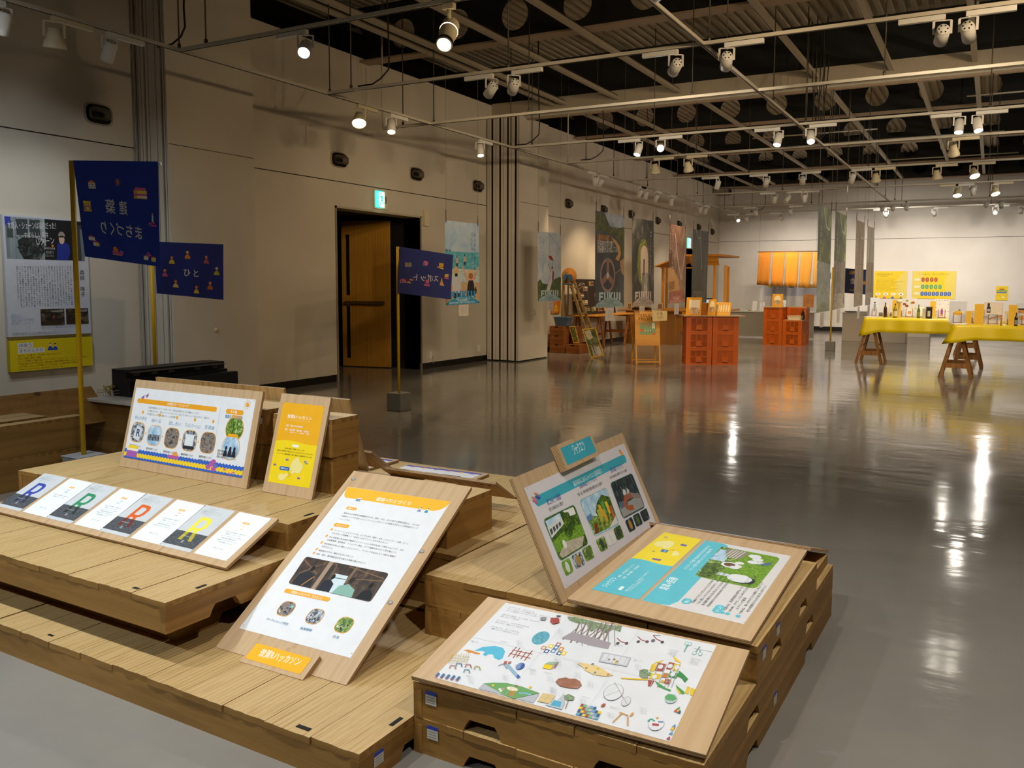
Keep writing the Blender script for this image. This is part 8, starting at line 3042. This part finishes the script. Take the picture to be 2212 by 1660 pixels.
def yellow_table(x0, x1, y0, y1, zt, drop, trestles, label, clabel, flare=.09):
    t = thing('trestle_table', label, 'table', (x0, y0, 0), 0, 'trestle tables under yellow cloths')
    MB().box((x0 + .03, y0 + .03, zt - .03), (x1 - .03, y1 - .03, zt - .004), M_LEG).build('table_top', t, world=True)
    for xc in trestles:
        trestle_legs(t, xc, y0 + .06, y1 - .06, zt - .031)
    # cloth: top, hanging sides, pointed corners
    o = thing('tablecloth', clabel, 'tablecloth', (x0, y0, zt), 0, 'yellow tablecloths')
    m_ = MB()
    m_.add([(x0, y0, zt), (x1, y0, zt), (x1, y1, zt), (x0, y1, zt)], [(0, 1, 2, 3)], M_CL)
    loop = []
    nx, ny = 44, 14
    for i in range(nx):
        loop.append((x0 + (x1 - x0) * i / nx, y0, 0, -1, i / nx))
    for i in range(ny):
        loop.append((x1, y0 + (y1 - y0) * i / ny, 1, 0, i / ny))
    for i in range(nx):
        loop.append((x1 + (x0 - x1) * i / nx, y1, 0, 1, i / nx))
    for i in range(ny):
        loop.append((x0, y1 + (y0 - y1) * i / ny, -1, 0, i / ny))
    vs, fs, N, R_ = [], [], len(loop), 5
    for j in range(R_ + 1):
        for k, (x, y, nx_, ny_, s_) in enumerate(loop):
            c = max(0, 1 - min(s_, 1 - s_) * 9)
            e = j / R_
            w_ = .012 * math.sin(k * .9) + .01 * math.sin(k * .37)
            ox = nx_ * (.012 + e * (.02 + w_)) + (flare * c * e * (-1 if abs(x - x0) < (x1 - x0) * .12 else 1) if (nx_ == 0 and min(x - x0, x1 - x) < .3) else 0)
            oy = ny_ * (.012 + e * (.02 + w_)) + (flare * c * e * (-1 if abs(y - y0) < (y1 - y0) * .5 else 1) if nx_ else 0)
            if c > .98:
                ox += flare * .5 * e * (-1 if x < (x0 + x1) / 2 else 1)
                oy += flare * .5 * e * (-1 if y < (y0 + y1) / 2 else 1)
            vs.append((x + ox, y + oy, zt - e * drop * (1 + .32 * c)))
    for j in range(R_):
        for k in range(N):
            fs.append((j * N + k, j * N + (k + 1) % N, (j + 1) * N + (k + 1) % N, (j + 1) * N + k))
    m_.add(vs, fs, M_CL, True)
    m_.build('cloth', o, world=True, solid=.002)
    return t


f1_, f2__ = atZ(2037, 817), atZ(2090, 818)
Y2 = f1_.y - .05
c2 = atY(2062, 702, Y2)
T2Z = c2.z
yellow_table(c2.x, c2.x + 2.4, Y2, Y2 + .78, T2Z, .225, ((f1_.x + f2__.x) / 2, c2.x + 2.0), 'nearer trestle table with wooden splayed legs at the right edge', 'shiny yellow cloth on the nearer table at the right edge', .11)
f3_, f4_ = atZ(1854, 786), atZ(1899, 787)
Y1 = f3_.y - .05
c1 = atY(1868, 686, Y1)
T1Z = c1.z
yellow_table(c1.x, c1.x + 2.05, Y1, Y1 + .78, T1Z, .26, ((f3_.x + f4_.x) / 2, c1.x + 1.7), 'farther trestle table left of the other yellow table', 'shiny yellow cloth on the farther table', .06)
Y3 = 18.9
yellow_table(-.95, 1.4, Y3, Y3 + .7, .74, .2, (-.42, .9), 'rear trestle table mostly hidden behind the nearer yellow table', 'yellow cloth of the hidden rear table', .04)

# long white plinths behind them
for (px0, px1, py, dy, lb) in ((1818, 1962, 737, .7, 'long white plinth behind the farther yellow table'), (1940, 2010, 728, .6, 'second white plinth farther back behind the yellow tables')):
    a, b_ = atZ(px0, py), atZ(px1, py)
    zt = .72
    t = thing('white_plinth', lb, 'plinth', (a.x, a.y, 0), 0, 'white plinths before the back wall')
    MB().box((0, 0, .001), (b_.x - a.x, dy, zt), flat('#b9ab97', .6)).build('body', t, bevel=.003)
    MB().box((-.02, -.02, zt + .001), (b_.x - a.x + .02, dy + .02, zt + .02), flat('#cfc8bb', .5)).build('top', t)
    if px0 == 1818:
        for k, (qx, lb2, cc) in enumerate(((1838, 'dark green leaf dish on the left end of the long white plinth', '#4a4c38'), (1862, 'white plate on the long white plinth', '#d9d4ca'))):
            p = atY(qx, 676, a.y + .2)
            o = thing('plate', lb2, 'dish', (p.x, a.y + .2, zt + .021), 0, 'plates on the long white plinth')
            MB().lathe([(0, 0), (.1, 0), (.17, .025), (.165, .03), (0, .012)], flat(cc, .3), 20).build('dish', o)


def pic(*shapes, bg=None):
    def d(s, f, w_, h_):
        for sh in shapes:
            k = sh[0]
            if k == 'e':
                s.ell(f(sh[1], sh[2]), w_ * sh[3], h_ * sh[4], sh[5], 16)
            elif k == 'r':
                s.rect(f(sh[1], sh[4]), f(sh[3], sh[2]), sh[5])
            elif k == 'l':
                s.line(f(sh[1], sh[2]), f(sh[3], sh[4]), w_ * sh[5], sh[6])
            elif k == 't':
                s.vtext(sh[1], f(sh[2], sh[3]), h_ * sh[4], sh[5])
    return d


def d_card(s, f, w_, h_):
    s.poly([(x, y) for x, y in rr((w_ * .04, h_ * .04), (w_ * .96, h_ * .96), w_ * .16)], '#eceae4')
    for k in range(4):
        s.vtext('福井の味わい', f(.78 - k * .18, .16), h_ * .07, '#7d786e')
    s.rect(f(.74, .9), f(.84, .82), '#8a857a')


P_FOODT = photo('breakfast', [(.3, '#5a3a22'), (.42, '#8a9a4a'), (.52, '#d9d0c4'), (.64, '#b5653a'), (.76, '#e6e0d8')], 34, 4, 1)
P_FISH = photo('grilled_fish', [(.3, '#4a4a50'), (.5, '#9aa0a8'), (.65, '#d9d6d0')], 30, 4, 1, (1, 1, 2.5))
dots = [('e', .1 + .19 * (k % 5) + .05 * (k // 5 % 2), .08 + .2 * (k // 5), .035, .02, ('#a8559a', '#c0504a', '#b59a8a')[k % 3]) for k in range(22) if not (6 < k < 18 and 1 <= k % 5 <= 3)]
G2 = 'pictures on the nearer yellow table'
G1b = 'pictures on the farther yellow table'
ya, yb_ = Y1 + .15, Y2 + .2


def on_table(px, Y, zt):
    """shift a card's lower pixel edge so that it stands on the table top"""
    return px


TBL = [
    # px box, depth, label, ground, drawing, group
    ((1878, 642, 1898, 682), ya, 'white picture of a can on the left end of the farther yellow table', '#d3d6de', pic(('r', .4, .35, .62, .75, '#8b8f98'), ('e', .5, .28, .1, .05, '#4a4a50')), G1b),
    ((1907, 659, 1922, 682), ya - .06, 'small white text card beside the can picture on the farther table', '#e0c63a', d_card, G1b),
    ((1948, 642, 1980, 682), ya, 'breakfast photo of plates and bread on the farther yellow table', '#cfcac8', pic(('e', .3, .14, .1, .06, '#8a9a4a'), ('e', .62, .26, .1, .06, '#8fa04a'), ('e', .14, .32, .12, .07, '#8a4a2a'), ('e', .3, .42, .12, .07, '#7a3f24'), ('e', .72, .24, .11, .07, '#a5562e'), ('e', .5, .78, .27, .17, '#e8e5e2'), ('e', .5, .78, .2, .13, '#dcd8d4'), ('r', .4, .7, .62, .86, '#c98a5a'), ('e', .52, .78, .05, .03, '#e0902a'), ('e', .9, .55, .16, .11, '#e3dfda'), ('e', .9, .55, .12, .08, P_FOODT), ('e', .85, .1, .12, .07, '#d5d0cc')), G1b),
    ((1982, 659, 1997, 681), ya - .06, 'small white text card right of the breakfast photo', '#e0c63a', d_card, G1b),
    ((2018, 642, 2050, 682), ya, 'white picture dotted with fruit around a purple bottle on the farther table', '#dcd8d6', pic(*dots, ('r', .42, .58, .58, .92, '#8a4a9a'), ('r', .42, .82, .58, .92, '#c98a3c'), ('r', .46, .5, .54, .58, '#9a7a5a')), G1b),
    ((2049, 647.5, 2087, 693.5), yb_, 'white picture of a yellow dish with a green sprig on the nearer yellow table', '#cdced4', pic(('e', .5, .58, .4, .15, '#dfe0e3'), ('e', .5, .58, .38, .135, '#cfd0d5'), ('e', .5, .57, .27, .09, '#e0a422'), ('e', .5, .5, .2, .06, '#e6b233'), ('l', .58, .44, .62, .36, .03, '#3f5a3a'), ('l', .58, .44, .52, .38, .03, '#3f5a3a'), ('l', .58, .44, .68, .41, .03, '#3f5a3a')), G2),
    ((2095, 667, 2117, 693), yb_ - .08, 'white text card right of the yellow dish picture', '#e3c21a', d_card, G2),
    ((2123, 648, 2166, 694), yb_, 'picture of a grilled fish and a small dark bottle on the nearer yellow table', '#d9cbbd', pic(('r', .2, .04, .32, .22, '#2a2422'), ('r', .17, .22, .36, .5, '#1f1c1a'), ('r', .2, .32, .33, .44, '#b5b0a8'), ('e', .5, .72, .48, .16, P_FISH), ('l', .3, .8, .95, .62, .1, '#a5714a'), ('r', .05, .84, .85, .9, '#c9c3ba')), G2),
    ((2170, 667.5, 2192, 694), yb_ - .08, 'white text card with small print right of the fish picture', '#e3c21a', d_card, G2),
    ((2196, 648, 2236, 694), yb_, 'picture of bread cut by the right edge on the nearer yellow table', '#c7cbd3', pic(('e', .3, .4, .24, .1, '#c08a4a'), ('e', .3, .7, .2, .12, '#c9954f'), ('e', .7, .5, .25, .12, '#b07a3f'), ('r', .05, .25, .45, .33, '#3a2a22')), G2),
]
for px, Y, lb, bg, dr, gp in TBL:
    zt = T1Z if gp == G1b else T2Z
    base = atY(px[0], px[3], Y)
    # stand it on the cloth: move it along its sight line to where that meets the table top
    p = atZ(px[0], px[3], zt + .002)
    Yt = min(max(p.y, (Y1 if gp == G1b else Y2) + .06), (Y1 if gp == G1b else Y2) + .6)
    zrow = atY(px[0], px[3], Yt).z
    o = card((px[0], px[1], px[2], px[3]), Yt, lb, bg, dr, 10, .006, gp, 'picture_stand', 'picture', True)
    o.location.z += zt + .001 - zrow
# yellow boards behind, gift bag, box, bottles
for px, lb, gp in (((1926, 641, 1946, 679), 'plain yellow board standing behind the wine bottle', 1), ((2008, 643, 2020, 680), 'plain yellow board behind the dotted picture', 1), ((2104, 648, 2124, 692), 'plain yellow board leaning behind the fish picture', 2), ((2178, 646, 2197, 690), 'plain yellow board leaning behind the soy bottle', 2), ((2086, 660, 2098, 688), 'small yellow board right of the yellow dish picture', 2)):
    Yt = (Y1 if gp == 1 else Y2) + .5
    zt = T1Z if gp == 1 else T2Z
    o = card(px, Yt, lb, '#d6a824', None, 12, .006, 'plain yellow boards on the tables', 'yellow_board', 'board')
    o.location.z += zt + .001 - atY(px[0], px[3], Yt).z
bt = lambda px, py0, py1, Y, zt: ((atY(px, py1, Y).x, Y, zt + .001), atY(px, py0, Y).z - atY(px, py1, Y).z)
for px, y0, y1, Y, zt, r_, lb, gl_, la, cp in ((1933, 655, 686, Y1 + .1, T1Z, .033, 'green wine bottle with a cream label on the farther yellow table', '#8a7a1c', '#d9cfb0', '#2a1c12'),
                                              (1912, 650, 682, Y1 + .3, T1Z, .03, 'dark bottle behind the small text card on the farther table', '#3a2012', '#3a2012', '#5a2a18'),
                                              (1984, 651, 680, Y1 + .3, T1Z, .025, 'slim green bottle behind the small text card on the farther table', '#4a6a1c', '#7a8a3a', '#3a6a1c'),
                                              (2194.5, 670, 699, Y2 + .06, T2Z, .024, 'small black soy bottle at the front of the nearer yellow table', '#1c1410', '#8a8a84', '#14100e')):
    loc, h = bt(px, y0, y1, Y, zt)
    bottle(loc, h, r_, lb, gl_, la, cp)
for px0, px1, y0, y1, Y, zt, lb, cc, nm, ct in ((1939, 1944, 654, 686, Y1 + .14, T1Z, 'tall cream paper wrapped bottle beside the wine bottle', '#cdb98a', 'wrapped_bottle', 'bottle'),
                                               (2000, 2014, 664, 687, Y1 + .08, T1Z, 'black box with a pale label on the farther yellow table', '#2a2018', 'gift_box', 'box'),
                                               (1992, 2000, 664, 686, Y1 + .1, T1Z, 'clear bag standing left of the black box', '#cfc4a8', 'goods_bag', 'bag')):
    a, b_ = atY(px0, y1, Y), atY(px1, y0, Y)
    t = thing(nm, lb, ct, (a.x, Y, zt + .001))
    w_, h_ = b_.x - a.x, b_.z - a.z
    MB().box((0, 0, 0), (w_, .06, h_), flat(cc, .4)).build('body', t, bevel=.006)
    if nm == 'gift_box':
        MB().box((w_ * .25, -.002, h_ * .2), (w_ * .7, 0.001, h_ * .72), flat('#cfc9bd')).build('paper_label', t)
        MB().prism([(-.01, -.004, h_), (w_ + .01, -.004, h_), (w_, .03, h_ + .02), (0, .03, h_ + .02)], (0, .03, 0), flat(cc, .4)).build('folded_top', t)
    elif nm == 'wrapped_bottle':
        MB().lathe([(0, .05), (.045, .035), (.05, .0), (.03, -.02)], flat('#d9cba0', .7), 12, Matrix.Translation((w_ / 2, .03, h_ + .01))).build('paper_top', t)
for px0, px1, Y, zt, lb in ((1848, 1862, Y1 + .12, T1Z, 'stack of white leaflets at the left end of the farther yellow table'), (2022, 2040, Y2 + .1, T2Z, 'open white leaflets at the left end of the nearer yellow table')):
    a, b_ = atY(px0 + 20, 690, Y), atY(px1 + 24, 690, Y)
    t = thing('leaflets', lb, 'paper', (a.x - (.0 if zt == T1Z else -.1), Y, zt + .001), 0.2, 'leaflets on the yellow tables')
    MB().box((0, 0, 0), (.2, .28, .006), flat('#d5d2cc')).build('lower_sheet', t)
    MB().box((.04, .03, .0065), (.24, .3, .012), flat('#dfdcd6')).build('upper_sheet', t)
for px, py, Y, zt, lb in ((2164, 668, Y2 + .16, T2Z, 'small wooden peg standing between the fish picture and the text card'),):
    p = atY(px, py, Y)
    t = thing('wooden_spoon', lb, 'spoon', (p.x, Y, zt + .001))
    MB().lathe([(0, 0), (.012, 0), (.009, .09), (.018, .1), (.016, .125), (0, .13)], M_ST, 12).build('spoon', t)
